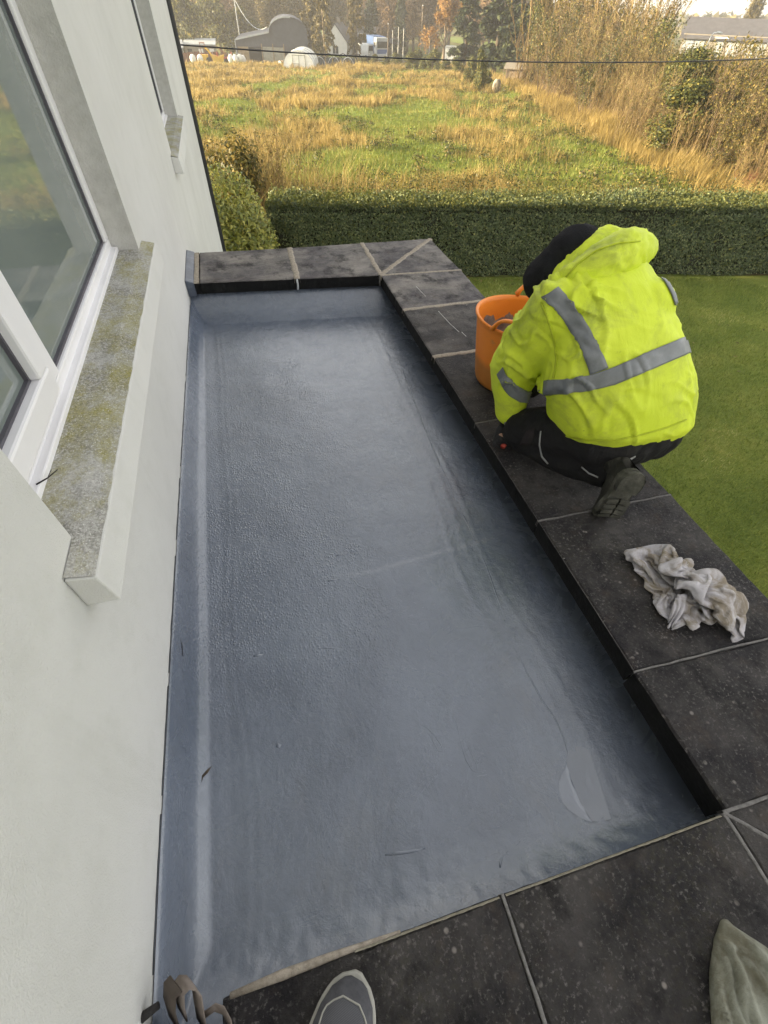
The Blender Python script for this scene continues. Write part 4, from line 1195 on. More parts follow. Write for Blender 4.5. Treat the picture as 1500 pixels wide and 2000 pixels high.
tree(CF[1], (M_BARK, M_CONIFER), 'slim_conifer', 28.0, 98, (1.5, 1.5, .85), 'dark conifer half hidden by the first willow', .8)
tree(TR[1], (M_BARK, M_TWIG), 'bare_tree', 23.6, 126, (1.2, 1.2, 1.2), 'bare tree between the two dark conifers', 1.0)
tree(TR[2], (M_BARK, M_OLIVE), 'round_tree', 43.6, 165, (.62, .62, .95), 'round topped tree standing above the long slate roof')
tree(EB[1], (M_BARK, M_CONIFER), 'cypress', 23.7, 62, (.2, .2, .42), 'dark upright cypress left of the pale hut', .3)
tree(EB[1], (M_BARK, M_CONIFER), 'cypress', 22.9, 72, (.22, .22, .3), 'shorter cypress beside the upright one', 1.3)
for i, (az, D, s) in enumerate(((15.2, 104, .16), (16.1, 108, .22), (17.6, 100, .24), (18.6, 97, .2), (19.4, 96, .27), (20.6, 92, .2), (14.2, 110, .14), (21.6, 84, .22), (13.3, 106, .15), (24.4, 66, .14), (18.0, 110, .26))):
    tree(EB[i % 2], (M_BARK, M_BRAMBLE if i % 3 else M_CONIFER), 'yard_bush', az, D, (s * 1.4, s * 1.4, s), 'dark bramble bush along the far edge of the field', i * .9, 'bramble bushes at the far field edge')
for i in range(26):
    az = -3.5 + i * 1.15 + rr.uniform(-.3, .3); D = rr.uniform(172, 205)
    v = (0, 1, 2, 1, 0)[i % 5]
    s_ = rr.uniform(1.05, 1.4)
    tree(TR[v], (M_BARK, (M_TWIG, M_TWIG, M_LARCH, M_OLIVE, M_TWIG)[i % 5]), 'belt_tree', az, D, (s_ * 1.1, s_ * 1.1, s_ * 1.1), 'hazy brown tree in the continuous belt behind the farm yard', i * 1.3, 'tree belt behind the yard')
# far wooded hills: masses of tree crowns
g = np.random.default_rng(90)
bag = Bag()
n = 5200
a = np.radians(g.uniform(-8, 52, n)); D = np.where(g.random(n) < .55, g.uniform(900, 1100, n), g.uniform(330, 900, n))
x, y = D * np.sin(a), D * np.cos(a); keep = fbm(x / 70, y / 90, 8, 3) > np.where(D > 900, .40, .53); x, y = x[keep], y[keep]; n = len(x)
per = 12; i = np.repeat(np.arange(n), per)
p = np.stack([x[i], y[i], gz(x[i], y[i])], 1); h = g.uniform(5, 11, n)[i]
d = sphere_dirs(len(i), g); d[:, 2] = np.abs(d[:, 2]) * .9
p = p + d * np.stack([h * .5, h * .5, h], 1)
LL = g.uniform(2.5, 5, len(i)); bag.put(*leafquads(p, d + g.normal(0, .3, d.shape), LL, LL * .8, g))
tag(add('far_woods', bag.mesh('far_woods'), M_OLIVE), 'wooded far hillside along the horizon', None, None, 'stuff')

# ------------------------------------------------------------------ buildings of the yard
def m_corr(name, col, pitch, axis='X', rough=.6):
    m = NM(name, rough, .4); m.base(m.ramp(m.noise(1.2, 5, .65), [(.3, tuple(c * .75 for c in col)), (.55, col), (.75, tuple(c * 1.25 for c in col))]))
    m.bump(m.wave(pitch, 0, None, axis), .6, .05); return m.m
M_BARN = m_corr('dark_corrugated', (.055, .062, .074), 4, 'X'); M_TRIM = plain('pale_trim', (.34, .36, .36), .6, .3, .08, 2)
M_DARKIN = plain('dark_interior', (.02, .02, .02), .9, .1); M_TIMBER = plain('weathered_timber', (.22, .17, .11), .9, .2, .2, 2)
M_DOORS = plain('faded_door', (.24, .24, .20), .8, .2, .15, 2); M_FILM = plain('polytunnel_film', (.72, .72, .64), .35, .5, .08, 2)
M_WHITE = plain('white_paint', (.60, .59, .55), .6, .3, .05, 2); M_GREYR = plain('grey_sheet_roof', (.34, .36, .37), .6, .3, .1, 1)
M_SLATE2 = m_corr('far_slate', (.085, .082, .085), 3, 'Z', .75); M_CREAM = plain('cream_wall', (.22, .195, .15), .85, .2, .08, 1)
M_YEL = plain('yellow_paint', (.55, .33, .02), .5, .4, .15, 2); M_REDP = plain('red_paint', (.42, .05, .04), .5, .4, .1, 2)
M_RUST = plain('rusty_panel', (.16, .075, .045), .9, .2, .2, 2); M_GREY = plain('galvanised', (.42, .43, .43), .45, .5, .1, 3)
M_TYRE = plain('tyre_rubber', (.025, .025, .025), .8, .3); M_GLASSD = plain('dark_glass', (.03, .035, .04), .1, .6)
M_BLUE = plain('blue_paint', (.06, .11, .24), .45, .5, .1, 2); M_WOODPOLE = plain('pole_wood', (.17, .13, .09), .9, .2, .2, 3)
def at(az, D, dz=0.0):
    a = math.radians(az); x, y = D * math.sin(a), D * math.cos(a)
    return Vector((x, y, float(gz(x, y)) + dz))
def yaw(az): return -math.radians(az)

# curved barn with its lean-to
barn = thing('barn', 'dark grey barn with an arched roof and a lean-to on its left', 'barn', at(2.15, 117, -.1), yaw(5.2) - .02)
Wb = 12.8
prof = [(0, 0), (0, 2.75), (6.0, 3.72)] + [(6.0 + 3.3 - 3.3 * math.cos(t), 3.72 + .1 + 1.75 * math.sin(t)) for t in np.linspace(.12, math.pi, 14)] + [(12.6, 0)]
mb = MB()
top = [(x, z) for x, z in prof]
mb.extr([(x, 0, z) for x, z in top if z > 0 or True], (0, 16, 0))
mb.build('wall', M_BARN, barn)
mb = MB()
rp = prof[1:-1]
for (x0, z0), (x1, z1) in zip(rp[:-1], rp[1:]):
    mb.extr([(x0 - .02, -.15, z0 + .02), (x1 + .02, -.15, z1 + .02), (x1 + .02, -.15, z1 + .12), (x0 - .02, -.15, z0 + .12)], (0, 16.3, 0))
mb.build('roof', M_BARN, barn)
mb = MB()
for (x0, z0), (x1, z1) in zip(rp[:-1], rp[1:]):
    if x0 > 9.6: break
    mb.extr([(x0 - .03, -.22, z0 - .02), (x1 + .03, -.22, z1 - .02), (x1 + .03, -.22, z1 + .16), (x0 - .03, -.22, z0 + .16)], (0, .06, 0))
mb.span((-.06, -.2, 0), (.06, -.06, 2.7))
mb.build('verge_trim', M_TRIM, barn)
for x0, x1, z1, mt, nm in ((.25, 2.1, 2.0, M_TIMBER, 'door'), (2.2, 4.3, 1.9, M_DARKIN, 'opening'), (4.6, 6.3, 2.0, M_DOORS, 'door'), (6.5, 8.2, 1.95, M_DOORS, 'door'), (8.4, 10.4, 1.4, M_DARKIN, 'opening'), (10.7, 12.3, 1.9, M_DOORS, 'door')):
    mb = MB(); mb.span((x0, -.06, .02), (x1, -.01, z1)); mb.build(nm, mt, barn)
for x0 in (4.45, 6.4, 8.3):
    mb = MB(); mb.span((x0 - .09, -.14, 0), (x0 + .09, -.07, 2.4)); mb.build('post', M_TIMBER, barn)
# polytunnel
pt = thing('polytunnel', 'white plastic polytunnel with a framed door at the edge of the field', 'polytunnel', at(7.4, 97, -.15), yaw(7.4) - .12)
arch = [(2.35 * math.cos(t), 2.25 * math.sin(t) ** .8) for t in np.linspace(math.pi, 0, 17)]
mb = MB()
for y0 in (0, 6.6):
    pass
v_ = [(x, 0, z) for x, z in arch] + [(x, 7.5, z) for x, z in arch]
n_ = len(arch)
mb.put(v_, [(i, i + 1, n_ + i + 1, n_ + i) for i in range(n_ - 1)] + [tuple(range(n_))[::-1], tuple(range(n_, 2 * n_))])
mb.build('cover', M_FILM, pt)
mb = MB()
for y0 in (0, 2.5, 5.0, 7.45): mb.tube([(x * 1.005, y0, z * 1.005) for x, z in arch], .035, 5)
mb.build('hoop', M_TRIM, pt)
mb = MB()
mb.span((-.85, -.05, 0), (.95, -.012, 1.75)); mb.build('door', M_FILM, pt)
mb = MB()
for x0 in (-.88, .05, .98): mb.span((x0 - .035, -.09, 0), (x0 + .035, -.052, 1.8))
mb.span((-.845, -.09, 1.72), (.015, -.052, 1.8)); mb.span((.085, -.09, 1.72), (.945, -.052, 1.8)); mb.span((-.845, -.09, .8), (.015, -.052, .86))
mb.build('door_frame', M_DOORS, pt)
tk = thing('white_tank', 'round white water tank standing behind the polytunnel', 'tank', at(7.35, 106, 0))
mb = MB(); mb.lathe([(0, 2.0), (.5, 1.98), (.85, 1.85), (1.0, 1.6), (1.0, 0), (0, 0)][::-1], n=20); mb.build('tank_body', M_WHITE, tk, 0, True)
mb = MB(); mb.lathe([(.28, 1.98), (.28, 2.08), (0, 2.1)], n=12); mb.build('lid', M_GREY, tk)
# white house
wh = thing('white_house', 'small white gabled house with a dark slate roof behind the thin conifer', 'house', at(10.75, 150, -1.0), yaw(11) - .18)
mb = MB()
mb.extr([(-2.6, 0, 0), (-2.6, 0, 3.2), (0, 0, 5.9), (2.6, 0, 3.2), (2.6, 0, 0)][::-1], (0, 10, 0)); mb.build('wall', M_WHITE, wh)
mb = MB()
for s in (-1, 1): mb.extr([(0, -.15, 5.95), (s * 2.9, -.15, 2.92), (s * 2.9, -.15, 3.1), (0, -.15, 6.14)], (0, 10.3, 0))
mb.build('roof', M_SLATE2, wh)
w_ = MB(); w_.span((-.7, -.05, 1.3), (.6, -.01, 2.5)); f_ = w_.build('window', M_GLASSD, wh)
w_ = MB(); w_.span((-.8, -.09, 1.2), (.7, -.052, 1.3)); w_.build('window_sill', M_TRIM, f_)
w_ = MB(); w_.span((-.06, -.08, 1.3), (.0, -.052, 2.5)); w_.build('glazing_bar', M_WHITE, f_)
w_ = MB(); w_.span((-.35, 4.5, 5.8), (.35, 5.2, 7.0)); w_.build('chimney', M_CREAM, wh)
wg = thing('slate_roof_house', 'long dark roofed house with pale dormers behind the white gable', 'house', at(14.0, 158, -.6), yaw(14) + .1)
mb = MB(); mb.span((-6, 0, 0), (6, 7, 2.6)); mb.build('wall', M_CREAM, wg)
mb = MB(); mb.extr([(-6.2, -.3, 2.55), (-6.2, 3.5, 5.0), (-6.2, 7.3, 2.55), (-6.2, 7.3, 2.7), (-6.2, 3.5, 5.2), (-6.2, -.3, 2.72)], (12.4, 0, 0)); mb.build('roof', M_SLATE2, wg)
for x0 in (-4, -1.5): mb = MB(); mb.span((x0, .2, 3.2), (x0 + 1.6, 1.6, 4.2)); mb.build('dormer', M_GREYR, wg)
for x0 in (-4.5, -1, 2.5): mb = MB(); mb.span((x0, -.05, .9), (x0 + 1.1, -.01, 2.1)); mb.build('window', M_GLASSD, wg)
# long low shed and its neighbour
sh = thing('long_shed', 'long low shed with a pale sheet roof at the far left', 'shed', at(-1.6, 121, 0), yaw(0) - .05)
mb = MB(); mb.span((-1.0, 0, 0), (4.2, 5, 2.0)); mb.build('wall', M_CREAM, sh)
mb = MB(); mb.extr([(-1.2, -.25, 2.05), (-1.2, 5.3, 2.55), (-1.2, 5.3, 2.7), (-1.2, -.25, 2.2)], (5.6, 0, 0)); mb.build('roof', M_TRIM, sh)
for x0, mt in ((-.6, M_DARKIN), (1.3, M_WHITE), (2.3, M_DARKIN), (3.2, M_WHITE)): mb = MB(); mb.span((x0, -.06, .3), (x0 + .75, -.01, 1.6)); mb.build('door', mt, sh)
s2 = thing('glass_lean_to', 'small grey roofed glasshouse left of the long shed', 'shed', at(-2.9, 120, 0), yaw(0))
mb = MB(); mb.span((-1.6, 0, 0), (1.4, 3.5, 1.7)); mb.build('wall', M_GLASSD, s2)
mb = MB(); mb.extr([(-1.7, -.1, 1.75), (-1.7, 1.8, 2.6), (-1.7, 3.6, 1.75), (-1.7, 3.6, 1.85), (-1.7, 1.8, 2.72), (-1.7, -.1, 1.87)], (3.2, 0, 0)); mb.build('roof', M_GREYR, s2)
for k in range(5): mb = MB(); mb.span((-1.6 + k * .72, -.06, 0), (-1.52 + k * .72, -.01, 1.7)); mb.build('glazing_bar', M_TRIM, s2)
rf = thing('rusty_screen', 'rusty red brown panel fence in front of the long shed', 'fence', at(-1.2, 116, 0), yaw(0))
for k in range(6): mb = MB(); mb.span((-2.6 + k * 1.05, 0, 0), (-1.6 + k * 1.05, .05 + .02 * (k % 2), 1.35 + .08 * (k % 3))); mb.build('panel', M_RUST, rf)
for k in range(4): mb = MB(); mb.span((-2.6 + k * 1.7, .08, 0), (-2.5 + k * 1.7, .18, 1.5)); mb.build('post', M_TIMBER, rf)
# yellow loader
ld = thing('yellow_loader', 'old yellow loader with its bucket lowered beside the rusty screen', 'loader', at(-.35, 112, 0), yaw(0))
mb = MB(); mb.extr([(-1.7, 0, .3), (-1.5, 0, 1.15), (.1, 0, 1.15), (.1, 0, .55), (-.2, 0, .3)], (0, 1.4, 0)); mb.build('body', M_YEL, ld)
mb = MB(); mb.extr([(.5, -.3, 1.25), (.8, -.3, .3), (2.0, -.3, .12), (2.5, -.3, .5), (2.7, -.3, 1.2), (1.7, -.3, .95)], (0, 1.9, 0)); mb.build('bucket', M_YEL, ld)
for yy in (-.1, 1.4): mb = MB(); mb.tube([(-.3, yy, 2.2), (.4, yy, 1.5), (1.1, yy, .3)], .13, 6); mb.build('arm', M_YEL, ld)
mb = MB()
for x0 in (-.9, -.2):
    for yy in (.05, 1.3): mb.tube([(x0, yy, 1.15), (x0, yy, 2.5)], .05, 5)
mb.span((-1.0, 0, 2.5), (-.1, 1.4, 2.58)); mb.build('cab_frame', M_RUST, ld)
for x0 in (-1.3, .1):
    for yy in (-.25, 1.4): mb = MB(); mb.tube([(x0, yy, .45), (x0, yy + .28, .45)], .45, 14); mb.build('wheel', M_TYRE, ld)
# red trailer with white bags
tl = thing('red_trailer', 'red farm trailer loaded with scrap near the barn lean-to', 'trailer', at(1.1, 112, 0), yaw(0))
mb = MB(); mb.span((-1.3, 0, .8), (1.2, 1.6, .95)); mb.build('bed', M_REDP, tl)
for sx in (-1.3, 1.12): mb = MB(); mb.span((sx, 0, .96), (sx + .08, 1.6, 1.5)); mb.build('end_board', M_REDP, tl)
for yy in (-.2, 1.6): mb = MB(); mb.tube([(.2, yy, .42), (.2, yy + .2, .42)], .42, 14); mb.build('wheel', M_TYRE, tl)
mb = MB()
for k in range(9): mb.tube([(rr.uniform(-1.1, 1), rr.uniform(.2, 1.4), 1.0), (rr.uniform(-1.2, 1.2), rr.uniform(0, 1.5), rr.uniform(1.3, 2.3))], .05, 5)
mb.build('scrap', M_RUST, tl)
for i, (az, D) in enumerate(((1.55, 110.5), (1.95, 110.2), (2.35, 110.6), (2.6, 111.5), (-1.0, 108), (-1.6, 107.5))):
    mb = MB(); gg = random.Random(i)
    mb.ball((0, 0, .55), (.46, .46, .56), 14, 10)
    me = pymesh('bag', [(Vector(v) + Vector((.08 * mnoise.noise((v[0] * 3, v[1] * 3, v[2] * 3 + i)), .08 * mnoise.noise((v[0] * 3 + 9, v[1] * 3, v[2] * 3)), .05 * mnoise.noise((v[0] * 2, v[1] * 2, i))))) for v in mb.v], mb.f, True)
    b_ = thing('bulk_bag', 'white bulk bag in the row by the barn' if i < 4 else 'white wrapped bag lying at the far left field edge', 'bag', at(az, D, 0), 0, 'white bags by the barn' if i < 4 else 'white bags at the field edge')
    add('sack', me, M_WHITE, b_)
    if i < 4:
        mb = MB()
        for sx, sy in ((-.3, -.3), (.3, .3)): mb.tube([(sx, sy, .85), (sx * .8, sy * .6, 1.25), (sx * .3, sy * 1.1, .95)], .025, 5)
        mb.build('loop', M_TRIM, b_)
# heaps of scrap by the barn posts
for i, (az, D, w_) in enumerate(((3.9, 110, 1.5), (5.3, 109, 1.9))):
    hp_ = thing('scrap_heap', ('small heap of dark scrap before the barn opening', 'jumbled scrap heap left of the polytunnel')[i], 'heap', at(az, D, 0))
    gg = random.Random(40 + i)
    for k in range(14):
        mb = MB(); c = Vector((gg.uniform(-w_, w_), gg.uniform(-.6, .6), gg.uniform(.1, .5)))
        M_ = Matrix.Rotation(gg.uniform(0, 3), 3, 'Z') @ Matrix.Rotation(gg.uniform(-.6, .6), 3, 'X')
        mb.box(c, (gg.uniform(.2, .8), gg.uniform(.1, .5), gg.uniform(.05, .4)), M_)
        mb.build('scrap_piece', (M_RUST, M_DARKIN, M_WHITE, M_TIMBER, M_GREY)[k % 5], hp_)
# collapsed hoop frames
hf = thing('hoop_frame', 'collapsed grey netting hoops in the rough ground right of the polytunnel', 'frame', at(10.6, 101, 0), yaw(10))
for k in range(9):
    mb = MB(); c = -2.4 + k * .75
    mb.tube([(c + .9 * math.cos(t) , .3 * (k % 2) , 1.3 * math.sin(t) * (.8 + .3 * (k % 3) / 2)) for t in np.linspace(0, math.pi, 9)], .045, 5); mb.build('hoop', M_GREY if k % 3 == 0 else M_DARKIN, hf)
mb = MB()
for k in range(5): mb.put([(-2.6 + k * 1.2, 0, .05), (-1.5 + k * 1.2, .2, .08), (-1.6 + k * 1.2, .8, 1.0), (-2.5 + k * 1.2, .7, .9)], [(0, 1, 2, 3)])
mb.build('netting', plain('dark_netting', (.06, .065, .06), .9), hf)
# lorry cab
lo = thing('lorry', 'small white and blue lorry cab parked behind the field', 'lorry', at(14.85, 128, .0), yaw(14) + .25)
mb = MB(); mb.extr([(-1.2, 0, .7), (-1.2, 0, 2.9), (-1.1, 0, 3.1), (1.1, 0, 3.1), (1.2, 0, 2.9), (1.2, 0, .7)][::-1], (0, 2.0, 0)); mb.build('cab', M_TRIM, lo, .08)
mb = MB(); mb.span((-1.0, -.05, 1.7), (1.0, -.01, 2.6)); mb.build('windscreen', M_GLASSD, lo)
mb = MB(); mb.span((-1.0, -.06, .9), (1.0, -.01, 1.5)); mb.build('grille', M_BLUE, lo)
mb = MB(); mb.span((-1.2, -.1, .4), (1.2, .1, .69)); mb.build('bumper', M_GREY, lo)
for x0 in (-1.0, .7): mb = MB(); mb.span((x0, -.14, .48), (x0 + .3, -.101, .62)); mb.build('headlight', M_WHITE, lo)
for x0 in (-1.25, 1.0): mb = MB(); mb.tube([(x0, 1, .45), (x0 + .25, 1, .45)], .45, 14); mb.build('wheel', M_TYRE, lo)
for s in (-1, 1): mb = MB(); mb.span((s * 1.45 - .12, .1, 1.8), (s * 1.45 + .12, .2, 2.5)); mb.build('mirror', M_DARKIN, lo)
mb = MB(); mb.span((-1.25, 2.1, .9), (1.25, 8, 3.2)); mb.build('box_body', M_BLUE, lo, .05)
vn = thing('silver_van', 'pale van parked left of the lorry', 'van', at(13.95, 130, .0), yaw(14) + .5)
mb = MB(); mb.extr([(-.9, 0, .35), (-.95, 0, 1.2), (-.8, 0, 2.2), (.8, 0, 2.2), (.95, 0, 1.2), (.9, 0, .35)][::-1], (0, 4.6, 0)); mb.build('body', M_TRIM, vn, .08)
mb = MB(); mb.span((-.75, -.05, 1.3), (.75, -.01, 2.0)); mb.build('windscreen', M_GLASSD, vn)
for x0 in (-1.0, .82):
    for yy in (.8, 3.6): mb = MB(); mb.tube([(x0, yy, .35), (x0 + .2, yy, .35)], .35, 12); mb.build('wheel', M_TYRE, vn)
for x0 in (-.8, .5): mb = MB(); mb.span((x0, -.06, .8), (x0 + .3, -.01, 1.0)); mb.build('headlight', M_WHITE, vn)
# low hoarding and gates along the lane
lw = thing('grey_gate', 'grey metal yard gate below the lorry', 'gate', at(14.6, 112, 0), yaw(14.6))
for k in range(5): mb = MB(); mb.tube([(-1.2, 0, .25 + k * .27), (1.2, 0, .25 + k * .27)], .035, 5); mb.build('rail', M_GREY, lw)
for x0 in (-1.25, 1.25): mb = MB(); mb.tube([(x0, 0, 0), (x0, 0, 1.6)], .08, 6); mb.build('post', M_GREY, lw)
# gate pier by the orange tree
gp = thing('white_gatepost', 'broad white rendered gate pier at the foot of the orange tree', 'gatepost', at(20.9, 112, 0), yaw(20))
mb = MB(); mb.span((-.9, 0, 0), (1.0, .8, 2.2)); mb.build('pier', M_WHITE, gp, .03)
mb = MB(); mb.extr([(-1.0, -.1, 2.22), (1.1, -.1, 2.22), (.9, -.1, 2.42), (-.8, -.1, 2.42)], (0, 1, 0)); mb.build('pier_cap', M_TRIM, gp)
# poles
def pole(az, D, h, r, label, mat, grp=None, arm=False):
    t = thing('pole', label, 'pole', at(az, D, -.2), 0, grp)
    mb = MB(); mb.tube([(0, 0, 0), (0, 0, h)], [r, r * .7], 8); mb.build('shaft', mat, t)
    mb = MB(); mb.lathe([(r * 1.2, 0), (r * 1.2, .08), (0, .14)], (0, 0, h), 8); mb.build('cap', M_GREY, t)
    if arm: mb = MB(); mb.tube([(-.7, 0, h - .5), (.7, 0, h - .5)], .06, 6); mb.build('crossarm', mat, t)
    return t
pole(18.25, 122, 7.6, .14, 'tall pale wooden utility pole left of the orange tree', M_PALEBARK, None, True)
for i, az in enumerate((15.75, 16.25, 16.7)): pole(az, 126, 4.4 + .3 * (i == 1), .07, 'slender white flagpole in the row right of the lorry', M_WHITE, 'white flagpoles')
pole(15.35, 120, 5.2, .09, 'weathered wooden post pole beside the lorry', M_WOODPOLE)
pole(19.0, 124, 4.2, .08, 'short grey pole right of the tall utility pole', M_GREY)
pole(19.7, 118, 3.9, .07, 'thin brown pole against the orange foliage', M_WOODPOLE)
def lamp(az, D, h, label, lean=0.0):
    t = thing('street_lamp', label, 'street lamp', at(az, D, 0), yaw(az)); t.rotation_euler[1] = lean
    mb = MB(); mb.tube([(0, 0, 0), (0, 0, h - .4), (.12, 0, h - .1), (.55, 0, h)], [.11, .075, .06, .05], 8); mb.build('post', M_TRIM, t)
    mb = MB(); mb.ball((.85, 0, h + .02), (.42, .18, .12), 10, 6); mb.build('lantern', M_TRIM, t, 0, True)
lamp(2.6, 131, 8.1, 'street lamp with a pale lantern above the barn lean-to')
lamp(41.2, 104, 4.6, 'white street lamp leaning in front of the slate roof', .12)
lamp(39.9, 118, 3.4, 'small lamp seen against the left end of the slate roof')
# wire sagging from the lamp to the barn roof
A = at(2.65, 131, 7.6); B = at(5.0, 122, 4.4)
mb = MB(); mb.tube([A.lerp(B, t) - Vector((0, 0, 1.6 * 4 * t * (1 - t))) for t in np.linspace(0, 1, 14)], .045, 5)
tag(mb.build('lamp_wire', M_TRIM), 'pale wire sagging from the street lamp to the barn', 'wire')
# hut by the willows
hu = thing('hut', 'small hut with a flat pale sheet roof between conifer and willows', 'hut', at(26.75, 68, -.1), yaw(26.4) - .1); hu.scale = (.62, .62, .72)
mb = MB(); mb.span((-1.5, 0, 0), (1.7, 2.4, 1.9)); mb.build('wall', M_TIMBER, hu)
mb = MB(); mb.extr([(-1.9, -.4, 1.92), (-1.9, 2.8, 2.4), (-1.9, 2.8, 2.5), (-1.9, -.4, 2.02)], (4.0, 0, 0)); mb.build('roof', M_CREAM, hu)
for x0 in (-1.75, 1.85): mb = MB(); mb.tube([(x0, -.25, -.2), (x0, -.25, 1.9)], .06, 6); mb.build('post', M_TIMBER, hu)
bo = thing('upturned_boat', 'pale upturned dinghy propped against posts below the hut', 'boat', at(25.35, 60, -.15), yaw(25)); bo.scale = (.62, .62, .52)
mb = MB()
vv = []; ff = []
for i in range(9):
    t = i / 8; w_ = .62 * math.sin(math.pi * (.12 + .8 * t)) ** .7
    for k in range(7):
        a = math.pi * k / 6; vv.append((w_ * math.cos(a), .45 * math.sin(a) * (-1), .1 + 1.9 * t))
ff = [(i * 7 + k, i * 7 + k + 1, (i + 1) * 7 + k + 1, (i + 1) * 7 + k) for i in range(8) for k in range(6)]
mb.put(vv, ff); o = mb.build('hull', M_CREAM, bo, 0, True); s_ = o.modifiers.new('t', 'SOLIDIFY'); s_.thickness = .03
for x0 in (-.45, .1, .5): mb = MB(); mb.tube([(x0, -.5, 0), (x0 + .1, -.48, 1.5)], .04, 6); mb.build('prop', M_TIMBER, bo)
# long slate roofed building on the right
lb = thing('long_building', 'long single storey building with a wide slate roof and cream panelled front', 'building', at(43.4, 124, .0), yaw(43.6) + .03)
lb.location.z = -5.2
mb = MB(); mb.span((-8.5, 0, 0), (9, 9, 3.35)); mb.build('wall', M_CREAM, lb)
mb = MB(); mb.extr([(-9, -.6, 2.75), (-9, 4.5, 5.05), (-9, 9.6, 3.0), (-9, 9.6, 3.2), (-9, 4.5, 5.25), (-9, -.6, 2.95)], (18.6, 0, 0)); mb.build('roof', M_SLATE2, lb)
mb = MB()
mb.extr([(4.8, -2.6, 0), (4.8, -2.6, 2.7), (8.8, -2.6, 4.5), (12.8, -2.6, 2.7), (12.8, -2.6, 0)][::-1], (0, 6, 0)); mb.build('gable_wing', M_CREAM, lb)
mb = MB()
for s in (-1, 1): mb.extr([(8.8, -2.8, 4.55), (8.8 + s * 4.4, -2.8, 2.57), (8.8 + s * 4.4, -2.8, 2.75), (8.8, -2.8, 4.75)], (0, 7, 0))
mb.build('wing_roof', M_SLATE2, lb)
for x0, x1, mt in ((-8.2, -6.6, M_TRIM), (-6.3, -4.8, M_GREYR), (-3.0, -1.8, M_TRIM), (-1.2, .6, M_TRIM), (1.4, 2.9, M_GREYR), (3.1, 4.5, M_TRIM)):
    mb = MB(); mb.span((x0, -.08, .8), (x1, -.01, 2.6)); mb.build('wall_panel', mt, lb)
for x0 in (5.6, 7.6, 9.4):
    mb = MB(); mb.span((x0, -2.68, 1.0), (x0 + 1.1, -2.61, 2.1)); f_ = mb.build('window', M_GLASSD, lb)
    mb = MB(); mb.span((x0 - .08, -2.72, .9), (x0 + 1.18, -2.615, .99)); mb.build('window_sill', M_WHITE, f_)
mb = MB(); mb.span((-3.6, -.75, 2.95), (-1.4, -.62, 3.15)); mb.build('fascia_sign', M_WHITE, lb)
# overhead cable in front of everything, with its two poles outside the picture
pts = []
for x in np.linspace(-14, 27, 60): pts.append((x, 14.0, .315 + .0027 * (x - 9) ** 2 * (1 if x > -3 else 1)))
mb = MB(); mb.tube(pts, .0135, 6)
tag(mb.build('overhead_cable', M_BLACK), 'black overhead cable sagging across the whole field', 'cable')
for x, lab in ((-14.0, 'wooden cable pole beyond the left of the house'), (27.0, 'wooden cable pole out past the right thicket')):
    z0 = float(gz(x, 14)); zt = .315 + .0027 * (x - 9) ** 2
    t = thing('cable_pole', lab, 'pole', (x, 14.06 + .11, z0 - .2))
    mb = MB(); mb.tube([(0, 0, 0), (0, 0, zt - z0 + .9)], [.13, .10], 9); mb.build('shaft', M_WOODPOLE, t)
    mb = MB(); mb.tube([(0, -.12, zt - z0 + .2), (0, -.06, zt - z0 + .2)], .04, 8); mb.build('bracket', M_GREY, t)

# ------------------------------------------------------------------ the hazy low sun air over the valley
mb = MB(); mb.span((-1600, -1600, -95), (1600, 1750, 62))
hz_m = bpy.data.materials.new('haze'); hz_m.use_nodes = True
ht = hz_m.node_tree; ht.nodes.remove(ht.nodes['Principled BSDF'])
pv = ht.nodes.new('ShaderNodeVolumePrincipled')
pv.inputs['Density'].default_value = 0.00095
pv.inputs['Color'].default_value = (.96, .945, .90, 1)
pv.inputs['Anisotropy'].default_value = 0.35
ht.links.new(pv.outputs[0], ht.nodes['Material Output'].inputs['Volume'])
tag(mb.build('haze', hz_m), 'thin pale haze in the air over the whole valley', None, None, 'stuff')
# ------------------------------------------------------------------ the kneeling worker
def m_hivis():
    m = NM('hi_vis_cloth', .62, .3)
    c = m.ramp(m.noise(3.5, 4, .6), [(.3, (.58, .70, .03)), (.6, (.68, .79, .05)), (.8, (.74, .84, .10))])
    grime = m.math('MULTIPLY', m.ramp(m.noise(6.5, 7, .72, dist=.5), [(.47, 0.0), (.70, 1.0)]), m.ramp(m.noise(2.6, 3), [(.38, .3), (.62, .9)]))
    c = m.mix(grime, c, (.20, .235, .065))
    smear = m.ramp(m.noise(18, 6, .75, m.scaled((1, 1, .4), (0, .5, .6))), [(.60, 0.0), (.74, .55)])
    c = m.mix(smear, c, (.20, .27, .04))
    spot = m.ramp(m.voro(19), [(.045, 1.0), (.075, 0.0)]); spot = m.math('MULTIPLY', spot, m.ramp(m.noise(5, 2), [(.56, 0.0), (.6, 1.0)]))
    c = m.mix(spot, c, (.05, .06, .02))
    m.base(c)
    b = m.bump(m.noise(9, 5, .6, m.scaled((1.6, .5, .8), (.4, .2, .5)), dist=.8), .4, .012)
    m.bump(m.noise(420, 2), .25, .0015, b)
    return m.m
def m_strip():
    m = NM('reflective_tape', .42, .5)
    m.base(m.ramp(m.noise(9, 6, .7), [(.3, (.13, .14, .145)), (.55, (.19, .20, .205)), (.72, (.27, .28, .29))]))
    m.bump(m.noise(30, 4), .15, .003); return m.m
def m_trouser():
    m = NM('dark_work_cloth', .9, .2)
    c = m.ramp(m.noise(8, 6, .65), [(.3, (.010, .010, .011)), (.6, (.020, .019, .019)), (.8, (.036, .033, .03))])
    c = m.mix(m.ramp(m.noise(14, 6, .75), [(.62, 0.0), (.8, .6)]), c, (.085, .08, .07))
    m.base(c); b = m.bump(m.noise(9, 4, .6, dist=1.0), .6, .03); m.bump(m.noise(300, 2), .3, .002, b); return m.m
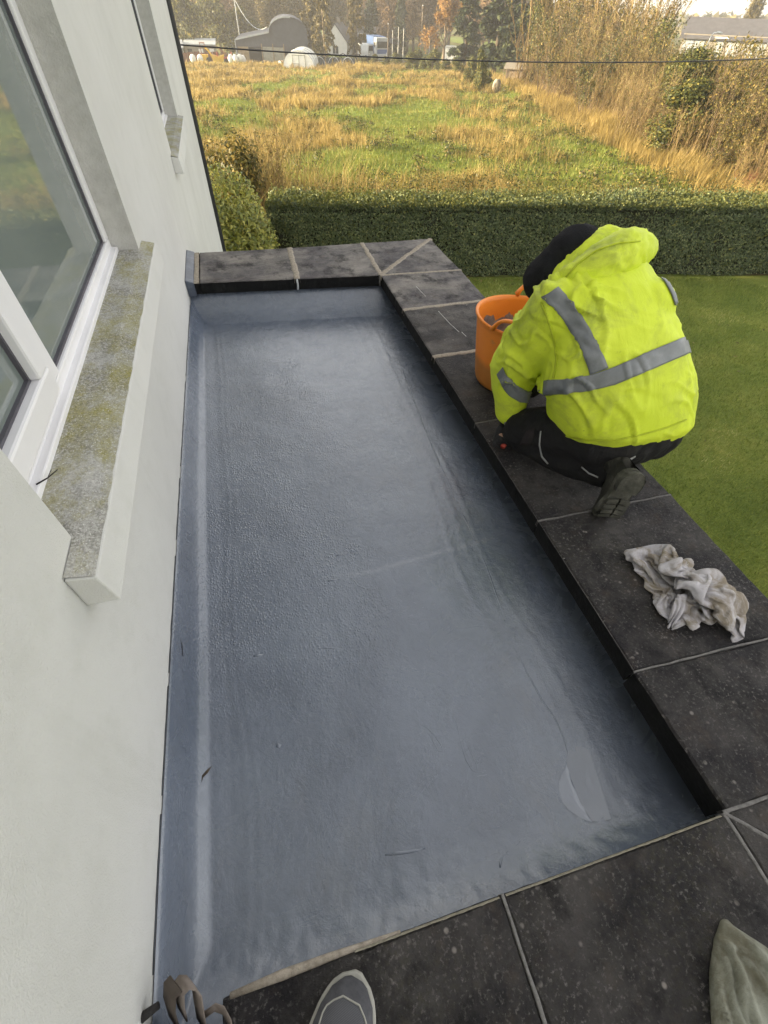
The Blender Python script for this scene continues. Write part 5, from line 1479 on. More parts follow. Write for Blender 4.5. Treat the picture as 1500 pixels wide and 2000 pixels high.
M_HIVIS = m_hivis(); M_STRIP = m_strip(); M_TROU = m_trouser()
M_KNIT = plain('black_knit', (.016, .016, .018), .95, .15, .2, 30, .6, 220)
M_SKIN = plain('skin', (.45, .26, .18), .55, .4, .1, 12)
M_GLOVE = plain('dark_glove', (.022, .021, .022), .75, .3, .25, 30, .5, 90)
def m_boot():
    m = NM('muddy_boot', .8, .25); m.base(m.ramp(m.noise(18, 6, .7), [(.3, (.018, .018, .015)), (.55, (.04, .038, .03)), (.75, (.12, .115, .09))])); m.bump(m.noise(45, 5, .7), .6, .008); return m.m
M_BOOT = m_boot()
def m_sole():
    m = NM('boot_sole', .85, .2); m.base(m.ramp(m.noise(25, 5, .7), [(.3, (.035, .035, .028)), (.55, (.085, .083, .068)), (.75, (.16, .155, .13))])); m.bump(m.noise(50, 4), .5, .006); return m.m

worker = thing('person', 'person in a grimy yellow hi-vis jacket and dark beanie kneeling on the parapet', 'person', (1.2, 1.1, 0))
WL = Vector((1.2, 1.1, 0))
def W(p): return Vector(p) - WL
class Fig(MB):
    def limb(s, pts, rad, n=14, squash=None):
        """tapered limb with rounded ends"""
        pts = [W(p) for p in pts]
        P = [pts[0]]; R = [rad[0]]
        for i in range(1, len(pts)):
            for k in range(1, 7):
                t = k / 6; P.append(pts[i - 1].lerp(pts[i], t)); R.append(rad[i - 1] * (1 - t) + rad[i] * t)
        # smooth the bend
        for _ in range(2):
            P = [P[0]] + [(P[i - 1] + P[i] * 2 + P[i + 1]) / 4 for i in range(1, len(P) - 1)] + [P[-1]]
        s.tube(P, R, n, True, squash)
        s.ball(P[0], R[0], 12, 8); s.ball(P[-1], R[-1], 12, 8)
        return s
    def rings(s, R, n=28, power=2.4):
        """R: (back point, half width, depth, width axis, front axis)"""
        v = []
        for B, w, d, ax, bx in R:
            ax = Vector(ax).normalized(); bx = Vector(bx).normalized(); c = W(B) + bx * d
            for k in range(n):
                q = 2 * math.pi * k / n; cs, sn = math.cos(q), math.sin(q)
                e = 2 / power
                v.append(c + ax * (w * math.copysign(abs(cs) ** e, cs)) + bx * (d * math.copysign(abs(sn) ** e, sn)))
        m = len(R)
        f = [(i * n + k, i * n + (k + 1) % n, (i + 1) * n + (k + 1) % n, (i + 1) * n + k) for i in range(m - 1) for k in range(n)]
        f.append(tuple(range(n))[::-1]); f.append(tuple(range((m - 1) * n, m * n)))
        return s.put(v, f)

# joints
SHL, SHR = (.985, 1.30, .62), (1.265, 1.28, .61)
ELL, HAL = (.925, 1.42, .36), (.955, 1.395, .085)
ELR, HAR = (1.36, 1.52, .42), (1.16, 1.58, .10)
HEAD = Vector((1.085, 1.495, .70))
HUP = (Vector((.60, -.10, .55))).normalized()             # crown direction of the bowed head

# body: one continuous mesh (head, neck, trunk, arms, hands, legs)
fg = Fig()
fg.ball(W(HEAD + HUP * .012), (.071, .086, .096), 18, 14, HUP.to_track_quat('Z', 'Y').to_matrix())
fw = Vector((-.55, .62, -.55)).normalized()               # where the face looks
fw = (fw - HUP * fw.dot(HUP)).normalized(); sd3 = HUP.cross(fw).normalized()
fg.ball(W(HEAD - HUP * .055 + fw * .03), (.058, .07, .062), 14, 10)                    # jaw
fg.tube([W(HEAD - HUP * .0 + fw * .09), W(HEAD - HUP * .04 + fw * .118)], [.010, .017], 8)   # nose
fg.ball(W(HEAD - HUP * .078 + fw * .085), (.024, .024, .012), 8, 6)                    # lips
for s_ in (-1, 1):
    fg.ball(W(HEAD - HUP * .015 + sd3 * (.052 * s_) - fw * .01), (.012, .02, .03), 8, 6)     # ear
    fg.ball(W(HEAD + HUP * .012 + sd3 * (.034 * s_) + fw * .088), .013, 8, 6)               # eye
fg.limb([(1.16, 1.30, .66), tuple(HEAD - HUP * .05)], [.07, .058])
fg.rings([((1.23, 1.06, .30), .14, .10, (1, 0, 0), (0, .77, -.3)), ((1.20, 1.09, .50), .15, .10, (1, 0, 0), (0, .77, -.5)), ((1.165, 1.18, .64), .18, .10, (1, 0, 0), (0, .77, -.63)), ((1.165, 1.28, .70), .10, .06, (1, 0, 0), (0, .77, -.63))])
for sh, el, ha in ((SHL, ELL, HAL), (SHR, ELR, HAR)):
    fg.limb([sh, el, ha], [.055, .045, .030])
fg.limb([(1.16, 1.10, .24), (.985, 1.30, .105)], [.075, .06]); fg.limb([(.985, 1.30, .105), (1.16, 1.0, .11)], [.055, .04])
fg.limb([(1.33, 1.09, .27), (1.37, 1.44, .40)], [.09, .065]); fg.limb([(1.37, 1.44, .40), (1.38, 1.34, .08)], [.055, .04])
def hand(f, wrist, fdir, side, up, scale=1.0):
    """palm plus four bent fingers and a thumb leaving its side"""
    wrist = Vector(wrist); fdir = Vector(fdir).normalized(); side = Vector(side); side = (side - fdir * side.dot(fdir)).normalized(); n = fdir.cross(side).normalized()
    if n.dot(Vector(up)) < 0: n = -n
    k = scale
    f.tube([W(wrist), W(wrist + fdir * .03 * k), W(wrist + fdir * .085 * k)], [.028 * k, .040 * k, .043 * k], 12, True, (1.0, .42) if abs(side.z) < .7 else (1, .42))
    f.ball(W(wrist + fdir * .055 * k), (.038 * k, .038 * k, .018 * k), 10, 8)
    tips = []
    for i, L in enumerate((.068, .078, .072, .055)):
        b = wrist + fdir * .078 * k + side * ((i - 1.5) * .0205 * k)
        a = b + (fdir * .9 - n * .25).normalized() * (L * .42 * k)
        c = a + (fdir * .45 - n * .85).normalized() * (L * .33 * k)
        d = c + (-fdir * .25 - n * .9).normalized() * (L * .28 * k)
        f.limb([tuple(b), tuple(a), tuple(c), tuple(d)], [.0098 * k, .0094 * k, .0088 * k, .0075 * k], 8); tips.append(d)
    b = wrist + fdir * .03 * k - side * .034 * k
    a = b + (fdir * .6 - side * .7 - n * .3).normalized() * .038 * k
    c = a + (fdir * .8 - n * .5 + side * .1).normalized() * .03 * k
    f.limb([tuple(b), tuple(a), tuple(c)], [.013 * k, .0115 * k, .009 * k], 8)
    return tips
fb = MB(); fb.v, fb.f = list(fg.v), list(fg.f)
fgl = Fig(); 
HL_dir = (-.28, -.45, -.62); HR_dir = (-.75, .1, -.45)
hand(fg, HAL, HL_dir, (-.8, .5, 0), (0, -.4, 1)); hand(fg, HAR, HR_dir, (-.1, -.9, .2), (0, 0, 1))
body = add('body', fuse(fg, .0055, 3, 'body'), M_SKIN, worker)
gl = Fig(); hand(gl, HAL, HL_dir, (-.8, .5, 0), (0, -.4, 1), 1.10); gl.limb([HAL, tuple(Vector(HAL) + (Vector(ELL) - Vector(HAL)) * .22)], [.036, .04])
add('glove', fuse(gl, .0042, 2, 'glove'), M_GLOVE, worker)
gl = Fig(); hand(gl, HAR, HR_dir, (-.1, -.9, .2), (0, 0, 1), 1.10); gl.limb([HAR, tuple(Vector(HAR) + (Vector(ELR) - Vector(HAR)) * .2)], [.036, .04])
add('glove', fuse(gl, .0042, 2, 'glove'), M_GLOVE, worker)

# trousers
tr = Fig()
tr.limb([(1.14, 1.09, .23), (.985, 1.31, .105)], [.118, .088]); tr.limb([(.985, 1.31, .10), (1.10, 1.10, .105), (1.165, 1.0, .125)], [.085, .08, .068])
tr.limb([(1.36, 1.09, .26), (1.38, 1.44, .42)], [.125, .088]); tr.limb([(1.38, 1.44, .42), (1.385, 1.36, .14)], [.085, .072])
tr.ball(W((1.25, 1.09, .24)), (.225, .15, .14), 20, 14); tr.ball(W((1.36, 1.075, .225)), (.12, .115, .12), 16, 12); tr.ball(W((1.14, 1.07, .215)), (.11, .105, .11), 16, 12)
tr.rings([((1.22, 1.03, .30), .19, .11, (1, 0, 0), (0, .77, -.3)), ((1.18, 1.03, .45), .18, .12, (1, 0, 0), (0, .77, -.5))])
me = fuse(tr, .011, 4, 'trousers')
def wrinkle(me, amp, sc, seed, ridge=.6, axis=(1, 1, 1), mask=None):
    nrm = [v.normal.copy() for v in me.vertices]
    for v, n in zip(me.vertices, nrm):
        p = Vector((v.co.x * axis[0], v.co.y * axis[1], v.co.z * axis[2]))
        w = Vector((mnoise.noise(p * sc * .5 + Vector((seed, 0, 0))), mnoise.noise(p * sc * .5 + Vector((0, seed, 0))), 0)) * .16
        a = mnoise.noise((p + w) * sc + Vector((seed, 3, 1))); r = 1 - abs(mnoise.noise((p + w) * sc * 1.35 + Vector((seed + 5, 0, 2)))) * 2
        k = 1 if mask is None else mask(v.co)
        v.co += n * amp * k * (a * (1 - ridge) + r * ridge)
    me.update()
    return me
wrinkle(me, .010, 10, 2.0, .6)
trousers = add('trousers', me, M_TROU, worker)
# piping, knee pocket flap and paint flecks on the trousers
def on_surface(me, pts_px, off=.003):
    """drop points seen from above and behind onto a garment; each is a 3-D ray start and direction"""
    return pts_px
BV = {}
def bvh(me):
    return BVHTree.FromPolygons([v.co for v in me.vertices], [p.vertices for p in me.polygons])
VIEW = Vector((0, 0, 1.30)) - WL                         # tape is laid where a person standing at the near corner sees it run
def raydir(u, v):
    a, b = (u - 750) / FOC, (v - 1000) / FOC
    return (Vector(MC[0]) * a + Vector(MC[1]) * b + Vector(MC[2])).normalized()
def ribbon(name, tree, left, right, mat, parent, nseg=26, nac=4, off=.0035, th=.0):
    def lerp(path, t):
        path = [Vector((*p, 0)) for p in path]; L = [0]
        for a, b in zip(path, path[1:]): L.append(L[-1] + (b - a).length)
        d = t * L[-1]
        for i in range(len(path) - 1):
            if d <= L[i + 1] or i == len(path) - 2: return path[i].lerp(path[i + 1], (d - L[i]) / max(1e-6, L[i + 1] - L[i]))
    g = []
    for i in range(nseg + 1):
        a, b = lerp(left, i / nseg), lerp(right, i / nseg); row = []
        for k in range(nac + 1):
            p = a.lerp(b, k / nac); loc, nn, _, dist = tree.ray_cast(VIEW, raydir(p.x, p.y))
            row.append(None if loc is None else loc + nn * off)
        g.append(row)
    v = []; idx = {}; f = []
    for i, row in enumerate(g):
        for k, p in enumerate(row):
            if p is not None: idx[(i, k)] = len(v); v.append(p)
    for i in range(nseg):
        for k in range(nac):
            q = [(i, k), (i, k + 1), (i + 1, k + 1), (i + 1, k)]
            if all(c in idx for c in q):
                P = [v[idx[c]] for c in q]
                if max((P[0] - P[2]).length, (P[1] - P[3]).length) < .09: f.append(tuple(idx[c] for c in q))
    o = add(name, pymesh(name, v, f, True), mat, parent)
    s = o.modifiers.new('thick', 'SOLIDIFY'); s.thickness = .0025; s.offset = 0
    return o
tt = bvh(me)
M_PIPE = plain('grey_piping', (.32, .32, .31), .6, .3, .1, 20)
M_POCKET = plain('pocket_flap', (.028, .024, .024), .9, .2, .2, 20, .4, 200)
ribbon('piping', tt, [(1056, 842), (1053, 868), (1058, 892), (1070, 906)], [(1058, 842), (1055.5, 868), (1060.5, 891), (1072, 904.5)], M_PIPE, trousers, 20, 1)
ribbon('piping', tt, [(1136, 912), (1150, 925), (1168, 933)], [(1137, 910), (1151, 922.6), (1169, 930.6)], M_PIPE, trousers, 16, 1)
ribbon('pocket_flap', tt, [(1014, 868), (1040, 868)], [(1030, 842), (1046, 836)], M_POCKET, trousers, 8, 6, .006)
ribbon('paint_fleck', tt, [(1224, 898), (1232, 893), (1240, 889)], [(1226, 902), (1234, 895), (1240, 891)], M_PIPE, trousers, 6, 2)

# jacket
jk = Fig()
X = (1, .02, 0)
jk.rings([((1.275, .955, .245), .258, .21, (1, .03, -.07), (0, .90, -.25)), ((1.27, .94, .305), .272, .22, (1, .03, -.06), (0, .90, -.30)), ((1.24, .98, .42), .265, .20, X, (0, .82, -.45)),
          ((1.19, 1.035, .53), .255, .18, X, (0, .77, -.55)), ((1.155, 1.115, .635), .225, .155, X, (0, .74, -.65)), ((1.135, 1.215, .715), .195, .125, X, (0, .65, -.75)),
          ((1.16, 1.30, .755), .150, .095, X, (0, .55, -.8)), ((1.155, 1.37, .77), .085, .07, X, (0, .5, -.8))])
jk.limb([SHL, ELL, (.952, 1.40, .15)], [.115, .098, .062], 16); jk.limb([SHR, ELR, (1.24, 1.56, .17)], [.10, .088, .06], 16)
jk.ball(W((1.02, 1.27, .63)), (.12, .11, .10), 14, 10); jk.ball(W((1.25, 1.25, .62)), (.10, .10, .10), 14, 10)
jme = fuse(jk, .0085, 6, 'jacket')
def low(co):                                            # creases gather in the sleeves, the armpit and above the hem
    w = co + WL
    hem = max(0, min(1, (w.z - .27) / .07))
    return (.55 + .9 * max(0, min(1, (.45 - w.z) / .2)) + 1.0 * max(0, min(1, (1.10 - w.x) / .12))) * hem
wrinkle(jme, .0060, 6, 7.0, .5, (.8, 1.1, 1.1))
def crease(me, amp, sc, axis, seed, mask):
    """long sharp folds: thin raised lines with a soft valley on one side"""
    nrm = [v.normal.copy() for v in me.vertices]
    for v, n in zip(me.vertices, nrm):
        p = Vector((v.co.x * axis[0] + v.co.z * axis[3], v.co.y * axis[1], v.co.z * axis[2] + v.co.x * axis[4]))
        w = mnoise.noise(p * sc * .4 + Vector((seed, 2, 0))) * .5
        t = mnoise.noise(p * sc + Vector((w, seed, w)))
        k = max(0, 1 - abs(t) * 5.0) ** 1.6; q = max(0, 1 - abs(t - .16) * 5.0)
        g = max(0, min(1, mnoise.noise(v.co * 5 + Vector((seed * 3, 0, 1))) * 2 + .45))
        v.co += n * amp * mask(v.co) * g * (k - .55 * q)
    me.update()
crease(jme, .0125, 6.5, (1.6, .55, .55, .5, 0), 3.0, low)
crease(jme, .0105, 9.5, (.6, 1.2, 1.5, 0, .6), 8.0, low)
jacket = add('jacket', jme, M_HIVIS, worker)
# hood lying bunched behind the neck
hd_ = Fig()
hd_.limb([(.955, 1.375, .650), (1.01, 1.335, .70), (1.09, 1.325, .745), (1.17, 1.345, .762), (1.245, 1.385, .757), (1.285, 1.42, .738)], [.032, .048, .062, .068, .060, .046], 16)
hd_.limb([(1.02, 1.42, .67), (1.10, 1.44, .735), (1.19, 1.46, .752), (1.27, 1.45, .738)], [.03, .046, .054, .042], 14)
hd_.limb([(1.235, 1.36, .752), (1.29, 1.40, .752), (1.30, 1.44, .735)], [.040, .046, .04], 14)
hme = fuse(hd_, .009, 4, 'hood')
wrinkle(hme, .010, 11, 12.0, .7, (.7, 1.3, 1.1)); wrinkle(hme, .004, 26, 4.0, .7)
add('hood', hme, M_HIVIS, jacket)
# beanie pulled low
bn = Fig()
Rm = HUP.to_track_quat('Z', 'Y').to_matrix()
bn.ball(W(HEAD + HUP * .015), (.080, .094, .106), 22, 16, Rm)
bn.limb([tuple(HEAD - HUP * .10), tuple(HEAD)], [.072, .085], 18)
bn.limb([tuple(HEAD - HUP * .07 - fw * .02), tuple(HEAD - HUP * .05 + fw * .02)], [.070, .064], 16)
bme = fuse(bn, .008, 3, 'beanie')
wrinkle(bme, .005, 13, 1.0, .5)
beanie = add('beanie', bme, M_KNIT, worker)
# reflective tape
jt = bvh(jme)
ribbon('reflective_strip', jt, [(1064, 742), (1100, 741), (1150, 733), (1200, 716), (1270, 685), (1332, 660), (1352, 652)], [(1062, 770), (1100, 769), (1150, 763), (1200, 751), (1270, 722), (1340, 692), (1362, 684)], M_STRIP, jacket, 100, 8, .0045)
ribbon('reflective_strip', jt, [(1058, 582), (1085, 606), (1112, 642), (1134, 680), (1147, 712), (1152, 732)], [(1090, 562), (1120, 592), (1146, 632), (1170, 676), (1182, 706), (1187, 718)], M_STRIP, jacket, 36, 5, .0042)
ribbon('reflective_strip', jt, [(1277, 534), (1296, 550), (1310, 576), (1318, 600)], [(1282, 532), (1302, 548), (1317, 574), (1326, 604)], M_STRIP, jacket, 20, 3, .004)
ribbon('reflective_strip', jt, [(972, 730), (980, 752), (994, 771), (1014, 784), (1040, 788)], [(983, 716), (990, 732), (1006, 752), (1030, 764), (1056, 762)], M_STRIP, jacket, 44, 9, .0045)
ribbon('reflective_strip', jt, [(962, 822), (985, 824), (1008, 821), (1028, 814)], [(963, 834), (986, 837), (1010, 834), (1028, 826)], M_STRIP, jacket, 20, 3, .004)
# seams stitched along the hem, cuff and armhole
M_SEAM = plain('seam_tape', (.48, .56, .03), .7, .3, .12, 20)
ribbon('seam', jt, [(1090, 846), (1112, 852), (1150, 858), (1200, 858), (1250, 848), (1300, 834), (1340, 818)], [(1090, 848.2), (1112, 854.4), (1150, 860.4), (1200, 860.4), (1250, 850.4), (1300, 836.4), (1340, 820.4)], M_SEAM, jacket, 60, 1, .0022)
ribbon('seam', jt, [(1056, 590), (1068, 622), (1080, 660), (1086, 700), (1080, 738)], [(1059, 589), (1071, 621), (1083, 659.6), (1089, 700), (1083, 739)], M_SEAM, jacket, 50, 1, .0022)
ht_ = bvh(hme)
ribbon('seam', ht_, [(1105, 540), (1130, 512), (1165, 488), (1205, 474), (1250, 470)], [(1106, 542.5), (1131.5, 514.5), (1166, 490.5), (1205.5, 476.5), (1250, 472.5)], M_SEAM, jacket, 50, 1, .0022)
# boot of the kneeling leg: toes tucked under, sole turned to the back
toe_w = Vector((1.105, .838, .004))
bz = Vector((.30, .93, -.12)).normalized(); by = Vector((-.16, -.16, -.97)); by = (by - bz * by.dot(bz)).normalized(); bx = by.cross(bz)
BM = Matrix(((bx.x, by.x, bz.x), (bx.y, by.y, bz.y), (bx.z, by.z, bz.z)))
def B(x, d, z):
    """boot space: x across, d back from the toe tip, z away from the sole; the toes bend up against the ground"""
    k = max(0, .075 - d); z += k * k * 7.0
    return W(toe_w + BM @ Vector((x, -d * .88, z)))
prof_b = [(.002, .020, .030), (.02, .038, .046), (.06, .047, .058), (.10, .046, .070), (.14, .041, .088), (.18, .039, .108), (.22, .038, .118), (.255, .034, .116), (.275, .022, .10)]
mb = MB(); n_ = 22; v_ = []
for d, w_, h_ in prof_b:
    for k in range(n_ + 1):
        a = math.pi * k / n_; c = math.cos(a); s_ = math.sin(a)
        wr = .0035 * mnoise.noise((d * 45, k * .5, 3)) + .0025 * mnoise.noise((d * 90, k * .9, 8))
        v_.append(B((w_ + wr) * math.copysign(abs(c) ** .7, c), d, .022 + (h_ - .02 + wr) * max(0, s_) ** .75))
m_ = n_ + 1
mb.put(v_, [(i * m_ + k, i * m_ + k + 1, (i + 1) * m_ + k + 1, (i + 1) * m_ + k) for i in range(len(prof_b) - 1) for k in range(n_)])
mb.v += [tuple(Vector(v_[(len(prof_b) - 1) * m_ + k]).lerp(Vector(v_[(len(prof_b) - 1) * m_ + n_ - k]), .5)) for k in range(m_)]
boot = mb.build('boot', M_BOOT, worker, 0, True)
bt = Fig(); bt.limb([tuple(WL + B(0, .225, .09)), tuple(WL + B(0, .215, .13)), tuple(WL + B(0, .205, .17))], [.044, .047, .05], 16)
cme = fuse(bt, .007, 3, 'boot_cuff'); wrinkle(cme, .004, 26, 9.0, .7); add('boot_cuff', cme, M_BOOT, boot)
def m_outline(k):
    L = [(.0, .012), (.008, .028), (.03, .042), (.065, .050), (.10, .0475), (.14, .039), (.175, .037), (.21, .041), (.245, .040), (.268, .028), (.28, .010)]
    return [(w_ * k, d) for d, w_ in L] + [(-w_ * k, d) for d, w_ in L[::-1]]
def slab(name, pts, z0, z1, mat, parent, bev=.003):
    mb = MB(); n = len(pts)
    v_ = [B(x, d, z0) for x, d in pts] + [B(x, d, z1) for x, d in pts]
    half = n // 2
    f_ = [(i, (i + 1) % n, n + (i + 1) % n, n + i) for i in range(n)]
    for b_ in (0, n):
        for i in range(half - 1): f_.append((b_ + i, b_ + i + 1, b_ + n - 2 - i, b_ + n - 1 - i))
    mb.put(v_, f_); return mb.build(name, mat, parent, bev)
M_SOLE = m_sole()
slab('sole', m_outline(1.06), .004, .024, M_SOLE, boot)
slab('heel_block', [(.036, .185), (.043, .215), (.042, .25), (.03, .274), (.010, .283), (-.010, .283), (-.03, .274), (-.042, .25), (-.043, .215), (-.036, .185)], -.016, .0035, M_SOLE, boot)
for d in (.045, .072, .099, .126):
    for s_ in (-1, 1):
        slab('tread_lug', [(s_ * .006, d), (s_ * .040, d - .006), (s_ * .040, d + .012), (s_ * .006, d + .018)], -.010, .0035, M_SOLE, boot, .002)
mb = MB()
for k in range(4): mb.tube([B(-.022, .105 + .022 * k, .085 + .01 * k), B(0, .10 + .022 * k, .098 + .012 * k), B(.022, .105 + .022 * k, .085 + .01 * k)], .003, 6)
mb.build('laces', M_KNIT, boot, 0, True)
bt = Fig(); bt.limb([(1.385, 1.35, .12), (1.385, 1.33, .05)], [.06, .05]); bt.limb([(1.385, 1.33, .048), (1.36, 1.50, .042)], [.048, .042], 14)
add('boot', fuse(bt, .008, 3, 'boot'), M_BOOT, worker)

# scraper with a red handle in the gloved hand, scrap of paper beside it
sc = thing('scraper', 'small scraper with a red handle held under the gloved hand', 'scraper', (.925, 1.335, .028))
mb = MB(); mb.tube([(-.012, -.012, -.010), (.012, .012, -.008), (.03, .045, -.006)], [.011, .013, .010], 10); mb.build('handle', plain('red_plastic', (.45, .05, .03), .4, .5, .1, 20), sc, 0, True)
mb = MB(); mb.extr([(.022, .046, -.014), (.042, .036, -.014), (.085, .085, -.022), (.045, .105, -.022)], (0, 0, .0015)); mb.build('blade', M_GREY, sc)
pp = thing('paper_scrap', 'small crumpled cream paper scrap beside the gloved hand', 'paper', (1.03, 1.40, .012))
mb = MB(); g_ = [(x / 6, y / 4) for y in range(5) for x in range(7)]
mb.put([((x - .5) * .075, (y - .5) * .05, .05 * x + .016 * math.sin(x * 9 + y * 5)) for x, y in g_], [(j * 7 + i, j * 7 + i + 1, (j + 1) * 7 + i + 1, (j + 1) * 7 + i) for j in range(4) for i in range(6)])
o = mb.build('sheet', plain('cream_paper', (.62, .58, .47), .8, .2), pp, 0, True); o.modifiers.new('t', 'SOLIDIFY').thickness = .001
# ------------------------------------------------------------------ orange tub
def m_tub():
    m = NM('orange_plastic', .42, .5)
    c = m.ramp(m.noise(3, 4), [(.3, (.86, .235, .02)), (.7, (.94, .30, .03))])
    sep = m.n('ShaderNodeSeparateXYZ'); m.put(sep.inputs[0], m.co())
    low = m.ramp(m.math('ADD', sep.outputs[2], m.math('MULTIPLY', m.noise(5, 5, .6), .12)), [(.17, 1.0), (.215, 0.0)])
    c = m.mix(m.math('MULTIPLY', low, .6), c, (.30, .16, .05))
    c = m.mix(m.ramp(m.noise(16, 6, .75), [(.58, 0.0), (.78, .55)]), c, (.34, .20, .11))
    m.base(c); m.bump(m.noise(60, 3), .12, .004); return m.m
M_TUB = m_tub()
TL = (1.178, 1.835, .0015)
tub = thing('orange_tub', 'flexible orange plastic tub with two handles standing on the parapet in front of the worker', 'tub', TL)
def tub_r(z): return .165 + .043 * (z / .33) ** .85
prof = [(0, .002), (.155, .002), (.165, .012)] + [(tub_r(z), z) for z in np.linspace(.03, .325, 12)] + [(.216, .332), (.217, .340), (.211, .344), (.203, .338)] + [(tub_r(z) - .006, z) for z in np.linspace(.32, .03, 12)] + [(.14, .014), (0, .012)]
mb = MB(); mb.lathe(prof, (0, 0, 0), 64)
vv = []
for p in mb.v:
    p = Vector(p); a = math.atan2(p.y, p.x); k = p.z / .34
    p.x *= 1 + .018 * k * math.cos(2 * a + .6); p.y *= 1 + .018 * k * math.cos(2 * a + .6); p.z += .006 * k * math.cos(2 * (a + .55)) ; vv.append(p)
tubb = add('tub_body', pymesh('tub_body', vv, mb.f, True), M_TUB, tub)
def tub_handle(ang):
    ca, sa = math.cos(ang), math.sin(ang)
    P = []
    for t in np.linspace(-1, 1, 15):
        ph = ang + t * .42; r = .216 + .006 * (1 - t * t); z = .337 + .058 * (1 - abs(t) ** 3.2)
        P.append((r * math.cos(ph), r * math.sin(ph), z))
    mb = MB(); mb.tube(P, [.015] + [.0105] * 13 + [.015], 10, True, (1.35, .8)); return mb.build('handle', M_TUB, tub, 0, True)
tub_handle(math.radians(230)); tub_handle(math.radians(48))
# plaster residue clinging to the inside, with a ragged upper edge
M_RES = plain('dried_plaster', (.36, .28, .245), .95, .1, .25, 14, .7, 60)
mb = MB(); n = 72; v_ = []
for k in range(n):
    a = 2 * math.pi * k / n; hgt = .22 + .09 * abs(mnoise.noise((math.cos(a) * 2.6, math.sin(a) * 2.6, 5))) + .035 * mnoise.noise((math.cos(a) * 9, math.sin(a) * 9, 1))
    for t in (0, .5, 1): z = .016 + (hgt - .016) * t; r = tub_r(z) - .0078 - .004 * (1 - t); v_.append((r * math.cos(a), r * math.sin(a), z))
mb.put(v_, [(k * 3 + j, ((k + 1) % n) * 3 + j, ((k + 1) % n) * 3 + j + 1, k * 3 + j + 1) for k in range(n) for j in range(2)])
mb.build('plaster_residue', M_RES, tub, 0, True)
mb = MB(); v_ = [(0, 0, .06)]
for k in range(40):
    a = 2 * math.pi * k / 40; v_.append(((tub_r(.05) - .012) * math.cos(a), (tub_r(.05) - .012) * math.sin(a), .045 + .012 * mnoise.noise((math.cos(a) * 2, math.sin(a) * 2, 0))))
mb.put(v_, [(0, 1 + k, 1 + (k + 1) % 40) for k in range(40)]); mb.build('mortar_rest', M_RES, tub)

